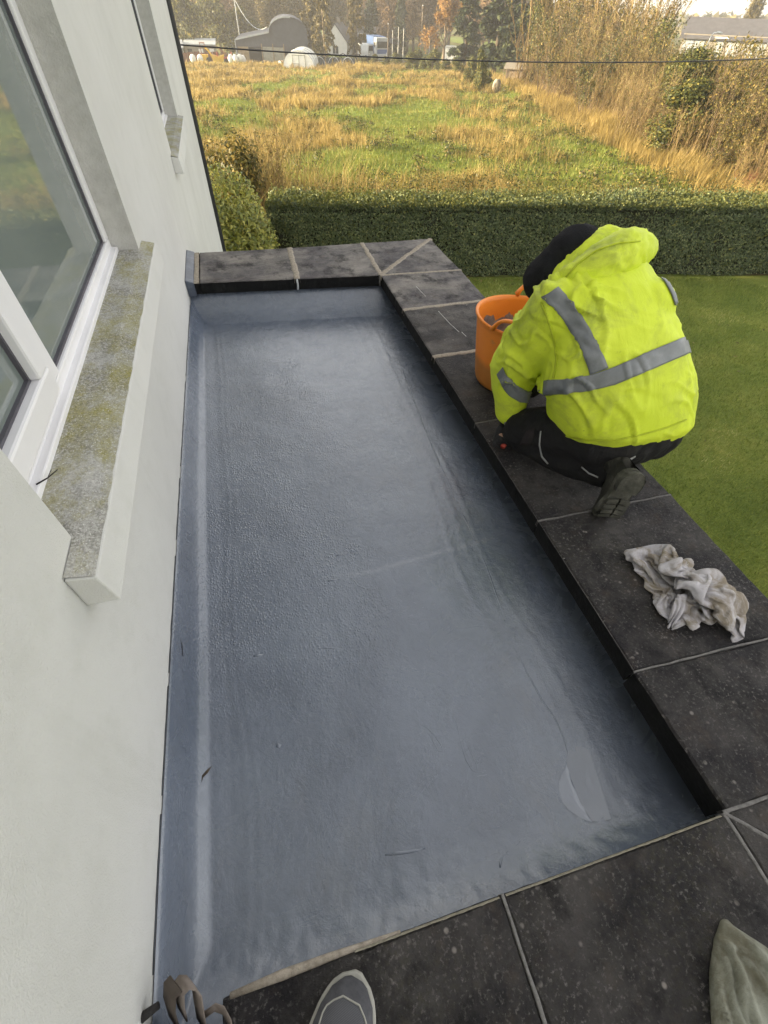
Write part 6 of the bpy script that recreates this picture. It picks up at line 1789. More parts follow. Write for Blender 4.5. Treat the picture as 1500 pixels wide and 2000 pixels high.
# ------------------------------------------------------------------ rag: crumpled cloth, every grid point of the sheet written down in half millimetres
RAG_LOW = (1.0485, 0.3139, 0.0020)
RAG_POINTS = [
344,537,116,339,526,118,346,530,120,364,543,114,378,544,115,381,542,122,380,534,118,363,527,115,380,527,122,379,523,117,368,516,113,359,507,115,352,499,122,345,496,121,
314,495,119,312,486,116,327,472,117,323,461,122,319,455,120,343,463,120,339,452,119,332,440,121,311,434,129,315,430,130,321,428,126,333,423,126,326,419,127,314,417,131,
312,410,128,315,403,123,294,396,116,301,391,118,301,390,127,317,398,126,323,395,115,322,382,114,322,373,114,308,359,118,310,350,121,326,354,117,324,344,120,312,335,125,
292,327,121,296,331,111,307,336,113,309,335,116,327,336,114,335,340,106,334,341,110,358,560,124,345,554,125,329,541,129,348,544,129,368,550,131,367,539,135,353,530,133,
336,525,127,332,518,125,356,519,132,327,510,126,345,514,132,346,510,141,346,503,142,354,498,136,335,498,121,326,484,114,338,468,117,323,464,120,328,450,123,332,439,130,
345,427,135,342,416,136,322,407,146,322,406,140,344,409,136,350,404,130,333,407,134,314,405,141,305,396,134,284,387,126,282,382,119,288,376,118,301,378,128,319,379,130,
332,364,124,352,363,134,362,355,129,357,336,134,372,340,131,387,353,123,362,332,125,319,316,129,315,308,113,328,315,112,333,316,119,358,321,121,366,319,111,349,316,112,
345,562,110,341,565,114,318,561,118,320,562,127,347,564,135,353,559,142,334,545,143,317,534,139,306,528,133,297,519,129,286,512,133,304,521,143,301,513,151,287,506,146,
316,503,143,341,487,141,325,489,123,342,480,122,340,468,127,344,451,128,358,438,130,367,421,127,380,414,130,377,404,138,356,396,142,353,395,129,348,396,118,332,386,126,
331,390,137,303,383,142,278,382,135,279,372,129,281,368,124,308,366,126,334,365,136,358,353,136,384,343,142,422,347,146,433,338,139,419,322,140,405,320,131,382,329,111,
355,317,133,347,301,118,354,295,111,355,294,124,373,298,127,387,298,129,392,304,117,314,540,117,328,540,116,309,533,117,295,540,123,298,555,125,314,563,134,310,549,133,
288,534,132,267,531,121,247,522,126,246,526,141,245,524,152,274,534,155,273,526,159,260,508,140,296,495,139,342,483,130,309,474,119,324,467,127,346,455,135,357,440,140,
365,419,139,394,422,143,405,422,132,399,411,129,375,395,128,379,395,118,357,381,125,329,376,139,306,381,151,284,377,143,282,367,137,284,359,131,309,354,130,343,348,138,
367,329,143,401,326,156,431,316,156,460,310,155,465,298,144,450,308,127,412,309,109,395,307,139,337,294,137,327,283,124,339,269,123,362,273,125,365,275,116,374,274,107,
325,563,108,320,551,108,309,542,106,284,534,107,273,539,115,274,558,122,260,546,132,276,549,142,245,542,140,257,536,147,302,538,154,275,547,166,286,541,175,312,539,172,
294,522,159,258,504,139,320,499,131,308,470,127,308,465,122,320,459,135,335,436,142,349,416,146,387,422,152,392,407,143,410,412,140,404,399,141,406,404,130,392,383,123,
359,381,135,328,380,152,289,371,151,292,362,143,306,361,137,326,346,134,346,338,150,375,319,157,415,304,145,406,279,162,392,288,173,432,286,168,437,284,139,420,284,104,
399,278,141,341,266,131,345,271,117,344,250,112,386,250,113,389,260,108,370,253,100,350,588,110,345,576,102,329,563,99,304,555,102,278,554,109,308,573,120,282,572,124,
301,572,130,291,561,142,306,547,146,317,561,158,317,562,171,320,558,179,317,548,187,312,529,178,300,510,157,276,483,137,325,474,133,305,467,127,311,460,130,323,449,141,
341,430,149,378,411,158,382,389,151,398,411,153,422,417,151,434,415,139,428,396,129,381,379,132,340,376,144,299,358,155,288,347,146,287,350,136,321,355,141,329,324,152,
361,301,156,415,283,152,376,266,170,404,265,181,447,274,180,469,281,146,437,268,107,398,259,142,377,250,124,354,240,118,340,232,105,371,234,103,393,235,97,359,223,104,
350,594,126,353,595,117,347,588,105,319,575,100,310,565,109,280,564,115,306,584,130,278,578,133,304,582,140,307,570,149,289,552,155,294,564,163,289,561,180,284,548,184,
281,528,181,281,513,164,271,485,147,323,483,138,289,466,127,292,454,121,310,447,129,320,436,149,357,415,160,374,392,139,402,394,151,404,412,158,430,409,156,430,389,141,
399,372,129,355,371,145,308,346,148,297,342,133,295,328,134,321,341,129,343,320,145,366,300,169,391,281,145,398,258,162,432,264,169,456,252,177,488,270,149,442,249,113,
370,228,139,349,224,124,350,214,118,346,208,107,381,214,117,406,221,118,406,218,100,357,612,119,347,610,127,331,599,124,315,586,117,300,584,109,298,575,98,287,582,114,
295,596,125,277,593,137,265,572,138,286,573,150,262,554,157,271,565,171,262,546,175,256,531,178,254,519,166,267,496,160,290,479,143,285,484,115,276,469,124,290,453,124,
305,435,135,329,422,156,347,386,145,404,386,142,394,387,160,388,401,163,426,398,161,409,373,146,343,354,147,286,354,156,295,333,145,321,331,138,304,319,137,334,301,143,
346,280,168,384,256,149,444,262,159,435,244,163,464,234,169,508,254,143,418,246,131,347,199,134,357,202,117,389,202,115,398,198,101,417,198,107,429,199,113,445,206,100,
376,637,113,353,631,116,323,626,121,325,612,115,330,606,108,330,594,106,318,583,96,296,594,101,288,595,117,244,586,126,241,572,139,260,558,141,257,565,155,242,553,166,
242,536,165,226,519,169,228,492,161,255,474,151,267,492,128,300,483,124,303,466,135,293,447,141,298,424,155,352,399,161,374,375,146,376,372,164,371,381,171,407,382,173,
417,359,154,353,344,156,276,335,156,278,336,130,279,321,141,291,311,148,307,287,152,331,257,164,395,246,163,441,240,150,459,234,151,461,214,158,499,237,128,406,223,138,
352,182,126,381,189,109,386,183,96,396,172,108,409,167,101,420,170,93,424,181,82,385,647,96,381,646,108,344,647,112,341,633,104,373,628,109,372,611,108,361,603,93,343,
604,101,312,606,100,271,594,111,257,568,118,232,553,127,238,565,144,226,563,157,232,546,152,225,529,156,214,505,148,247,488,148,236,480,122,274,476,130,286,466,143,326,
461,142,327,447,161,338,404,172,359,379,154,383,362,163,362,366,167,378,370,178,396,345,162,315,344,160,258,319,151,259,324,126,282,313,131,293,300,137,320,281,140,356,
259,153,376,223,164,413,216,149,435,214,143,446,195,141,472,211,117,391,200,126,377,167,115,345,174,106,337,177,95,365,174,87,358,153,96,380,163,82,402,155,84,398,655,79,
396,655,90,384,661,102,347,654,102,362,643,96,378,626,92,354,619,98,331,612,90,339,623,101,290,607,101,260,580,106,235,560,113,221,551,131,214,566,146,214,549,146,216,
533,144,224,514,138,223,488,142,233,463,125,265,478,139,279,465,131,283,456,142,282,435,157,305,415,175,358,392,169,345,360,158,340,359,174,354,355,184,379,329,170,293,
329,166,250,299,147,263,302,120,301,309,120,313,298,129,298,262,137,334,239,151,375,215,150,414,197,158,419,190,146,418,199,134,448,186,114,379,168,126,344,143,109,319,
155,96,337,151,87,343,157,76,354,142,74,393,145,70,425,145,68,411,674,70,419,671,81,411,678,95,375,673,98,363,660,90,373,647,86,355,632,85,320,634,94,295,619,102,293,614,
114,259,603,109,242,580,115,210,565,120,194,567,137,191,548,141,203,533,137,198,513,140,208,490,131,219,460,138,275,465,139,245,453,131,264,454,128,270,434,143,313,424,
162,325,385,173,320,357,167,331,341,174,327,350,182,362,326,180,278,312,167,264,286,143,274,289,118,300,291,114,284,278,127,321,258,133,318,219,148,361,203,163,380,196,
144,386,181,138,419,176,135,436,160,112,366,142,121,363,136,98,321,127,87,329,127,75,359,134,85,393,139,92,420,138,92,449,132,88,382,686,61,393,677,69,418,691,80,401,691,
90,373,681,86,365,666,79,336,649,82,324,654,97,313,644,109,298,636,120,267,618,123,234,600,113,207,583,123,173,566,126,164,547,133,183,536,128,179,515,131,172,486,138,
196,459,149,248,453,150,251,437,139,256,443,126,291,449,132,284,415,154,301,379,169,288,347,164,301,342,179,300,335,189,341,315,191,268,294,170,285,274,144,259,272,123,
278,271,114,311,273,121,335,241,125,353,210,144,350,178,159,390,174,152,398,164,143,399,155,130,438,140,118,369,121,111,326,112,96,356,119,85,365,116,71,407,128,77,412,
112,82,419,107,95,445,102,86,414,703,51,387,699,59,398,706,72,418,711,83,388,702,84,363,688,75,340,673,84,334,673,101,310,662,108,282,647,112,254,631,115,217,612,113,195,
587,113,179,562,112,151,545,117,152,526,119,179,516,117,179,488,123,196,457,131,230,436,139,261,419,144,280,437,133,306,435,120,299,404,146,264,381,173,312,364,174,268,
348,179,276,328,175,302,305,193,295,281,163,248,270,136,286,257,130,282,250,123,323,249,117,309,212,131,328,188,156,362,173,140,356,152,149,372,139,148,372,130,130,408,
115,125,369,102,100,348,104,80,385,103,87,400,109,71,445,120,69,452,102,75,430,87,76,407,67,84,434,734,50,420,717,48,416,724,59,419,729,71,395,725,80,373,711,86,350,697,
93,321,692,97,294,676,102,270,658,101,249,639,99,228,615,95,202,590,95,173,567,98,160,545,100,150,525,104,152,507,105,172,484,107,204,461,114,246,446,122,278,430,130,291,
416,130,336,425,114,288,392,130,236,371,162,292,371,183,262,354,193,250,333,185,260,296,190,263,262,165,251,250,134,279,233,136,303,230,134,322,220,120,278,182,133,308,
159,154,336,154,132,353,138,131,323,127,140,342,105,135,370,92,117,386,81,93,353,82,73,400,87,75,421,94,62,460,106,56,452,83,59,423,71,58,397,53,60,436,746,37,419,731,36,
405,737,46,391,737,59,373,723,65,356,711,71,342,696,77,314,694,82,305,676,86,300,660,94,283,640,97,263,616,100,237,593,103,205,574,93,195,551,96,187,538,105,184,519,98,
200,496,97,229,491,117,269,470,115,265,438,113,257,418,128,289,424,113,253,380,122,256,398,160,240,377,183,226,353,183,211,329,183,241,293,174,220,245,155,243,221,134,
269,216,125,299,221,118,309,192,112,326,188,137,287,146,137,312,144,115,318,127,118,292,109,127,312,89,120,351,86,100,362,57,86,385,70,66,390,97,53,415,94,43,439,84,44,
432,61,47,432,45,56,400,30,51,408,758,29,401,736,23,375,737,34,363,731,47,374,715,48,363,697,53,339,703,59,335,686,68,312,670,68,320,660,77,292,639,77,283,626,87,267,601,
90,240,576,88,228,563,102,225,546,105,221,529,97,219,510,112,240,489,102,276,469,99,294,459,113,292,435,111,318,409,107,265,401,136,229,407,165,202,373,173,203,352,168,
246,339,167,222,289,152,210,249,129,241,233,113,258,223,105,284,212,96,267,196,122,331,180,118,270,157,120,266,132,121,273,115,115,280,99,107,320,94,99,319,66,84,347,50,
67,361,76,49,399,70,53,414,63,40,441,59,32,449,43,37,435,23,42,413,6,42,374,767,30,372,748,18,354,729,18,340,729,33,337,713,41,358,700,36,339,686,45,328,675,54,352,674,
60,357,663,69,340,642,73,333,625,89,317,604,89,263,581,97,253,564,91,237,545,89,255,546,103,254,520,113,277,495,102,298,472,113,341,467,110,341,435,107,283,414,99,222,
405,131,185,399,162,205,375,154,220,362,152,206,323,154,205,280,129,230,246,109,287,247,111,302,230,113,272,232,98,304,209,106,319,171,101,262,156,106,276,138,103,285,
125,98,288,107,87,321,93,75,308,66,61,340,58,45,389,59,40,374,36,48,398,30,38,405,33,25,425,24,20,397,4,25,427,6,19,343,776,26,344,760,13,327,743,20,309,723,23,314,707,
28,323,691,29,326,676,30,347,673,39,356,662,46,370,655,54,375,641,65,358,621,74,304,602,72,307,589,91,295,560,93,282,541,97,252,530,88,265,507,95,302,508,121,328,487,105,
330,462,92,316,454,107,248,428,100,211,430,138,169,387,141,206,382,137,193,359,137,237,329,140,227,285,112,280,262,107,298,245,94,338,248,99,298,235,84,349,218,94,315,
178,84,264,168,90,296,154,90,300,140,81,288,122,67,310,105,55,349,89,54,353,85,33,356,61,24,340,44,38,347,26,40,355,13,33,368,17,22,367,5,9,370,0,23,304,777,26,305,763,
11,300,743,7,307,726,7,321,711,10,332,697,12,344,684,15,348,667,21,362,657,30,371,648,37,380,634,46,348,619,55,346,600,72,315,576,78,267,572,84,286,556,81,287,534,76,303,
510,83,325,529,108,328,508,104,330,492,95,310,455,88,244,456,111,184,411,114,155,374,121,195,384,118,206,359,118,266,341,121,265,294,100,299,269,95,313,268,107,311,258,
92,346,237,94,381,218,82,320,206,92,309,185,77,311,167,71,299,147,68,330,142,69,347,120,63,380,115,49,400,100,38,409,82,27,396,56,30,386,40,24,353,42,25,334,31,18,337,23,
7,326,4,15,265,777,26,264,758,13,271,740,19,269,723,13,277,706,12,285,689,9,290,672,12,295,657,18,322,648,23,333,635,28,329,627,41,348,642,57,328,620,74,305,593,66,328,
578,81,335,568,89,331,550,71,322,539,96,372,527,106,366,508,95,370,490,101,299,486,95,235,435,92,207,391,108,158,382,102,182,369,100,243,381,114,255,339,99,308,304,106,
336,280,109,343,293,98,358,273,88,398,257,91,354,240,71,358,213,77,348,191,71,349,171,78,340,171,66,350,155,56,381,140,53,363,132,38,363,109,30,372,95,20,395,77,14,422,
71,22,399,59,14,376,45,7,388,34,15,375,23,4,228,780,24,224,755,13,229,736,20,238,720,24,255,707,25,285,703,25,270,684,23,299,680,29,289,659,33,300,642,37,317,647,51,326,
620,50,311,636,68,324,610,53,353,592,68,356,593,82,359,569,88,374,547,106,403,525,92,405,499,104,393,481,91,311,477,78,273,418,87,200,419,99,173,406,83,211,391,91,281,
389,98,300,349,88,347,325,95,368,306,100,383,290,106,403,278,94,380,265,73,392,238,85,402,223,66,392,204,77,364,201,87,381,187,74,398,170,64,415,166,48,408,144,48,411,
125,40,409,121,24,424,107,16,442,95,9,445,78,6,431,57,7,431,41,4,418,37,15,189,780,26,197,752,26,229,748,34,232,730,38,250,718,41,282,712,41,281,691,39,269,668,38,292,
678,48,314,664,47,273,645,50,280,614,56,282,614,77,274,584,65,304,582,58,347,582,65,397,582,80,407,568,104,439,544,92,451,519,97,400,515,86,352,478,69,265,452,94,203,448,
89,211,423,87,246,405,81,316,392,82,335,362,103,366,338,111,383,334,101,400,320,99,398,302,83,415,272,89,439,252,79,420,231,86,434,227,74,421,215,85,421,196,84,440,194,
66,455,177,59,448,152,60,454,141,48,454,138,33,447,114,35,465,107,26,455,87,26,452,67,24,458,50,21,468,38,14,151,777,32,171,754,38,212,757,47,240,748,51,255,736,55,275,
723,57,279,702,56,252,683,43,255,668,52,270,659,56,296,657,64,286,623,74,255,580,79,291,566,71,277,557,61,314,562,67,372,561,75,432,591,94,460,564,98,467,552,81,420,534,
63,354,493,87,263,486,88,236,461,74,248,439,69,298,425,77,332,402,104,380,376,94,387,366,113,403,361,102,420,349,95,428,318,100,448,297,88,456,272,93,449,252,99,463,247,
87,466,226,88,466,209,92,479,216,76,473,188,77,486,176,65,490,165,52,500,154,40,486,131,48,488,112,46,494,97,39,500,86,28,491,79,15,494,65,8,117,776,42,139,755,48,177,
746,54,214,753,62,231,740,68,248,728,72,252,709,72,254,706,55,264,687,62,266,674,69,272,658,78,249,628,70,249,586,67,260,552,66,278,534,69,303,535,50,353,573,59,429,589,
69,474,581,81,434,569,76,422,536,82,333,510,85,267,497,69,279,465,66,286,447,66,329,451,85,372,426,93,418,400,97,418,388,116,431,372,117,444,356,114,456,349,97,448,316,
103,460,292,108,473,274,112,484,259,106,493,243,104,496,233,92,510,213,94,520,202,82,513,205,65,524,192,55,531,171,54,532,148,57,534,131,50,524,124,37,538,111,30,535,101,
19,529,93,7,80,769,50,113,762,60,139,744,63,178,744,71,189,728,65,204,719,74,211,706,80,214,712,60,227,693,70,233,678,75,230,659,79,233,628,86,223,590,80,220,553,75,234,
542,58,260,548,44,343,555,45,423,584,50,475,601,67,451,577,61,421,552,71,336,528,70,298,483,54,328,489,74,328,476,60,361,455,73,382,448,105,429,430,104,449,413,117,459,
396,112,458,382,103,484,369,109,487,344,99,495,321,110,508,300,116,512,288,105,525,270,105,526,258,96,541,241,97,559,224,94,547,228,78,553,206,71,568,191,63,575,170,61,
577,155,50,554,153,40,550,142,29,560,131,19,562,121,8,60,745,45,70,748,62,101,743,74,136,737,82,170,730,81,161,709,76,173,694,71,199,684,63,227,691,51,230,673,58,203,662,
62,232,650,68,190,616,68,226,590,68,237,569,55,274,572,53,346,584,47,418,605,43,466,591,51,496,580,53,455,552,56,371,527,57,297,508,71,349,510,56,370,507,62,394,494,67,
415,479,93,438,459,110,474,442,113,480,423,106,489,408,99,500,391,96,517,371,102,537,347,108,523,323,101,558,316,105,570,301,104,576,285,102,560,272,88,577,254,93,601,
241,86,587,236,71,606,216,73,614,196,62,614,184,50,602,176,38,589,167,27,564,160,18,567,151,6,75,729,37,88,733,52,66,723,66,92,719,80,130,714,78,149,720,62,172,712,58,
163,688,58,196,703,50,203,682,46,226,673,46,224,653,47,242,630,59,191,595,54,250,605,58,286,596,52,322,588,34,397,592,30,459,608,40,496,605,38,471,577,43,389,556,53,312,
527,55,322,490,45,348,478,47,380,479,47,418,474,61,441,487,92,486,471,101,515,451,103,527,433,100,537,417,97,554,398,99,570,373,100,545,350,92,567,331,84,561,306,81,543,
287,84,505,269,89,527,260,79,578,264,78,621,270,76,627,247,66,595,220,59,623,213,49,613,207,37,603,197,24,584,190,15,566,180,5,51,705,35,66,709,47,92,712,58,61,698,69,98,
694,83,131,698,69,138,697,54,162,698,43,182,681,40,215,697,29,232,679,30,245,667,31,263,643,40,202,626,46,236,601,38,276,618,40,309,609,29,372,609,18,433,597,22,479,609,
20,458,588,25,426,547,43,352,513,46,280,480,42,300,471,56,331,482,53,361,476,60,427,487,59,483,490,79,529,476,90,553,457,90,565,442,87,578,426,87,577,400,86,580,373,76,
546,348,71,517,318,73,539,312,88,514,295,94,520,290,80,533,276,70,584,288,71,618,279,62,614,251,48,574,226,55,563,207,47,571,190,41,552,182,30,532,178,20,67,693,25,75,
693,39,80,689,53,94,685,67,59,672,77,114,676,78,124,675,60,142,676,50,144,673,33,178,687,18,188,669,30,201,657,41,224,642,42,238,611,27,209,580,51,256,585,45,280,585,37,
328,582,23,393,581,9,452,589,9,485,582,9,472,569,31,401,528,36,336,492,36,294,454,42,309,456,58,332,462,43,378,462,45,448,465,55,508,495,72,554,475,73,584,464,74,595,448,
70,598,428,65,567,410,74,542,381,81,521,354,89,490,325,94,474,301,92,477,294,79,512,299,71,556,306,65,572,291,58,583,258,66,547,244,50,532,221,41,566,217,33,582,211,23,
552,208,17,96,692,13,114,699,27,118,696,46,93,679,54,58,659,62,82,649,78,132,660,74,139,657,59,161,662,46,167,661,26,199,663,10,226,659,26,210,641,22,191,612,37,245,587,
33,223,555,49,256,559,39,296,561,31,356,557,23,422,564,21,449,561,8,480,554,12,473,541,41,408,505,40,356,471,31,327,438,44,323,438,59,343,456,62,397,469,68,463,458,69,
531,486,55,584,483,59,608,470,53,580,451,54,567,431,51,546,406,55,515,379,62,483,359,75,462,333,82,497,329,78,482,318,66,504,308,61,518,294,55,537,260,56,593,270,42,547,
252,40,583,247,38,604,242,27,604,225,23,95,677,18,125,681,27,115,672,47,80,657,45,98,659,61,78,629,70,125,634,71,162,642,62,168,643,47,153,638,27,196,640,12,252,650,13,
234,633,21,216,607,21,191,573,43,233,550,34,250,533,46,270,533,30,319,533,33,374,543,14,425,538,6,456,532,7,492,529,16,494,521,40,432,493,45,399,450,36,377,453,54,370,
436,58,388,438,70,429,454,90,499,469,78,530,458,55,573,463,40,595,448,36,608,434,44,605,417,49,588,394,55,561,369,63,506,356,60,456,331,65,449,309,79,461,292,71,457,288,
60,503,283,71,526,259,47,568,278,23,542,247,26,563,238,15,590,242,10,90,677,38,83,665,28,118,660,24,125,654,44,118,639,53,86,617,57,122,613,62,170,618,60,162,620,46,175,
620,32,192,619,12,254,628,7,272,623,20,248,602,15,218,571,25,193,538,47,227,514,37,254,511,46,263,506,33,324,515,26,393,523,26,445,524,21,447,510,12,479,503,12,511,496,
26,479,481,48,439,438,47,427,447,64,425,433,64,431,433,83,480,440,91,531,448,81,523,440,56,541,439,38,569,428,32,587,415,30,567,400,35,554,379,37,566,357,43,522,332,55,
459,323,56,414,298,70,446,292,79,432,265,78,493,279,64,516,258,38,508,265,13,559,267,12,586,268,20,72,647,36,90,639,31,71,649,26,111,645,23,124,632,36,103,610,42,144,616,
46,127,596,56,165,596,47,174,595,34,187,592,18,231,598,5,283,607,7,286,594,20,267,571,22,217,534,26,179,499,42,225,491,44,246,481,48,267,480,34,323,484,27,390,490,23,437,
492,27,456,483,23,472,484,10,492,469,15,515,468,31,503,452,51,490,441,66,475,429,74,458,412,84,495,419,79,529,417,74,521,410,57,508,414,40,533,410,26,545,399,17,564,387,
17,566,369,18,568,344,30,504,328,33,467,305,57,427,271,64,404,277,64,436,260,67,491,243,62,507,243,32,518,238,10,563,247,6,83,628,50,57,631,45,72,627,34,93,622,20,125,
625,16,140,619,34,113,593,43,122,574,52,159,572,48,167,570,35,192,573,28,211,571,11,256,578,4,292,575,9,300,564,21,263,534,18,216,496,26,190,468,47,229,457,45,248,460,53,
265,451,42,300,453,29,368,464,24,412,463,11,436,458,9,460,452,9,482,445,13,472,430,27,448,430,39,431,420,51,454,419,59,487,418,59,489,412,68,485,397,77,497,386,64,499,
380,49,521,374,38,514,374,22,520,364,13,531,350,7,560,330,14,537,314,40,458,306,43,431,285,44,434,262,43,441,240,57,478,220,50,528,228,30,512,232,11,47,609,47,70,608,45,
87,608,35,112,605,22,131,603,17,162,604,26,143,575,37,111,553,45,139,547,46,170,550,44,174,548,30,206,549,21,245,552,12,275,548,5,311,550,7,308,533,17,269,500,23,229,462,
30,200,430,46,234,433,59,261,435,61,277,426,53,307,423,45,359,425,36,409,438,35,438,432,29,435,428,14,451,417,12,461,412,21,460,404,33,479,397,42,465,388,52,461,387,66,
441,387,77,457,376,82,447,366,69,459,363,54,490,351,48,498,344,32,504,331,20,500,323,9,522,306,6,538,298,30,510,292,45,485,277,53,483,256,50,457,235,41,478,215,27,532,
213,23,59,609,27,61,591,29,82,584,35,113,585,34,136,588,29,159,589,13,144,558,22,120,536,33,141,527,39,168,524,44,185,527,32,195,524,17,226,524,8,264,522,10,294,522,7,
329,521,5,321,504,17,280,466,20,256,437,41,225,406,52,241,409,65,271,417,71,298,416,67,337,427,70,341,409,55,365,405,38,386,407,20,408,398,7,436,390,6,472,397,7,453,384,
18,433,382,30,434,376,47,422,368,60,418,357,77,437,344,85,445,339,74,423,335,63,432,325,47,453,314,33,485,305,27,475,309,18,483,295,6,503,276,11,481,279,24,460,273,31,
483,265,33,482,240,18,488,213,13,79,601,15,101,598,18,122,585,23,112,566,26,135,566,22,155,567,8,167,548,19,144,523,30,132,506,42,157,510,33,166,509,18,192,500,18,226,
500,14,253,496,9,285,497,6,312,494,7,344,491,8,343,473,20,299,439,17,277,412,34,264,391,54,285,400,68,321,407,75,345,417,84,370,421,75,398,420,59,419,407,39,378,381,21,
425,372,15,457,366,5,486,366,19,476,363,30,442,360,22,437,351,41,415,341,56,398,346,72,399,334,83,403,320,87,408,310,72,414,297,58,424,294,38,435,284,25,450,278,25,433,
274,15,432,261,6,449,251,10,452,240,21,434,222,28,459,229,10,75,577,25,79,573,14,95,571,7,127,568,6,134,552,5,151,540,4,169,530,14,132,506,20,121,493,32,152,493,24,171,
490,14,185,486,4,209,477,4,239,474,10,266,474,11,295,470,11,318,467,5,346,460,3,361,447,12,343,436,29,326,408,42,305,383,55,335,396,67,357,400,79,391,407,83,407,399,68,
382,385,50,411,369,36,388,364,6,424,351,11,455,347,5,474,341,17,455,328,30,412,328,19,382,331,37,390,322,57,377,313,75,360,312,88,360,296,82,361,289,68,382,278,59,399,
268,45,417,252,36,417,244,23,397,253,28,391,249,14,399,240,7,416,227,7,416,207,7,99,564,21,81,553,24,101,554,15,94,544,6,103,528,3,130,524,14,149,507,5,125,480,10,138,
469,28,179,482,29,191,476,17,192,465,9,174,447,1,212,446,3,245,447,7,270,448,4,296,445,7,315,437,5,342,429,4,357,414,14,315,410,16,344,398,35,355,384,50,367,385,67,363,
380,81,393,376,80,402,372,63,363,362,48,354,350,29,371,337,5,410,330,9,438,327,3,453,319,8,449,308,23,422,310,35,370,300,36,347,296,58,327,293,78,312,286,89,323,274,88,
335,264,83,352,254,69,371,242,57,395,229,41,391,225,23,359,220,24,357,211,13,371,202,14,362,208,6,101,548,33,114,543,27,121,536,19,103,519,12,104,500,4,126,497,23,156,
483,15,130,458,8,170,468,12,203,470,24,217,460,17,211,444,14,186,427,14,188,414,8,210,414,0,241,428,10,269,427,16,290,416,13,305,406,8,331,393,6,337,383,25,286,379,25,
296,371,45,316,365,63,360,365,63,348,364,75,363,355,77,378,343,68,358,333,52,337,321,37,334,311,13,374,309,5,403,312,15,412,302,6,422,292,13,407,278,27,378,274,44,342,
262,64,304,255,77,266,259,83,267,250,91,283,241,85,291,229,74,345,224,65,372,210,45,350,194,25,319,192,24,324,187,13,345,183,13,92,533,17,87,521,25,104,511,25,98,500,17,
100,475,8,130,465,21,132,445,21,156,447,17,189,447,16,195,448,30,217,445,30,240,441,28,235,425,16,231,409,15,203,395,17,211,392,5,248,398,12,273,395,24,284,383,15,290,
389,5,303,374,6,301,356,15,272,347,30,275,359,50,314,352,57,339,344,60,327,344,71,333,340,80,348,326,84,352,314,70,321,308,52,330,288,37,349,275,21,382,281,22,378,277,8,
386,264,10,365,257,24,352,248,41,315,249,50,276,236,65,250,225,79,236,219,90,244,207,95,296,204,91,333,221,65,310,191,41,312,163,35,292,159,24,292,163,15,81,511,7,72,499,
16,70,487,26,101,480,28,103,459,20,126,448,36,175,449,30,184,440,28,172,430,23,205,432,22,213,416,26,205,422,35,225,422,39,227,402,38,231,391,33,227,381,23,208,367,12,
235,368,30,237,381,10,257,369,7,262,357,3,266,346,10,248,358,21,277,355,33,300,342,41,319,326,51,326,322,66,315,325,79,285,324,88,296,305,90,293,286,86,320,278,73,325,
280,51,316,265,32,333,259,16,349,251,10,352,235,9,341,228,20,347,229,38,333,226,55,294,212,68,262,201,82,230,186,91,244,173,93,278,184,72,353,197,62,356,192,35,342,170,
22,323,159,29,62,491,4,72,481,4,85,475,14,89,453,24,100,435,35,142,435,32,175,435,43,183,422,39,186,416,30,207,404,22,194,403,34,171,410,40,197,405,43,192,383,47,189,390,
34,194,380,35,175,371,25,191,355,16,222,354,21,210,358,7,225,349,12,227,334,17,256,337,20,237,344,29,258,330,34,283,333,45,290,330,63,280,316,76,279,302,90,246,300,100,
241,279,95,262,285,83,273,266,74,324,267,61,318,249,38,316,236,25,313,235,10,295,216,10,306,219,18,328,215,29,310,228,46,275,223,65,249,193,69,249,179,68,248,156,82,305,
172,63,364,167,48,400,173,32,365,184,21,64,469,13,66,458,5,99,454,6,102,435,18,137,432,25,139,416,44,165,415,33,173,415,20,182,402,16,181,407,28,156,402,36,142,400,46,
164,396,42,178,404,49,188,388,52,171,380,49,187,369,41,213,369,27,195,346,31,199,342,17,211,333,7,239,331,6,239,319,13,236,322,24,218,323,27,238,331,40,272,317,45,295,
311,58,265,303,77,225,301,90,215,281,90,231,272,79,273,287,81,304,291,66,291,268,50,306,246,40,312,249,26,286,239,14,265,222,16,270,212,26,300,202,32,284,225,43,298,206,
58,299,188,63,266,173,64,256,141,62,313,159,45,353,158,29,397,158,27,67,443,21,81,436,14,95,434,2,137,438,11,168,427,19,124,409,31,148,403,26,152,393,15,167,381,17,185,
388,24,157,381,29,129,382,39,134,396,50,152,393,55,168,385,59,188,386,59,205,375,51,223,369,42,218,347,44,208,334,29,208,323,18,209,321,6,228,306,6,228,297,13,224,290,22,
216,297,35,248,301,27,248,292,45,265,315,58,262,314,82,252,296,87,254,291,79,275,294,68,274,279,67,304,289,52,299,262,39,274,249,32,306,261,22,268,245,18,272,234,28,295,
226,32,283,203,34,246,206,57,277,194,48,273,179,44,286,163,53,255,133,44,323,135,40,345,147,19,79,429,20,106,425,26,112,418,6,147,424,8,153,406,16,122,391,27,152,391,34,
149,380,25,149,367,24,171,370,32,164,372,42,162,385,41,148,383,41,157,377,49,160,368,57,184,366,56,198,356,54,193,357,39,192,339,39,187,321,29,185,331,16,197,320,24,201,
314,13,198,296,7,184,285,15,194,297,22,212,314,38,209,284,42,207,304,52,244,311,64,250,325,80,234,313,78,233,293,74,250,286,65,287,296,63,291,269,59,288,247,47,292,274,
34,255,260,30,251,245,38,259,233,37,254,213,39,253,183,48,230,186,66,231,165,64,243,154,53,239,151,31,277,127,27,301,130,9,71,408,32,63,416,25,97,414,20,132,408,20,100,
386,12,120,371,16,105,380,23,119,372,27,109,359,25,132,356,23,130,368,33,143,368,41,156,360,37,178,357,33,165,350,43,162,342,48,175,343,36,152,351,24,163,334,18,145,328,
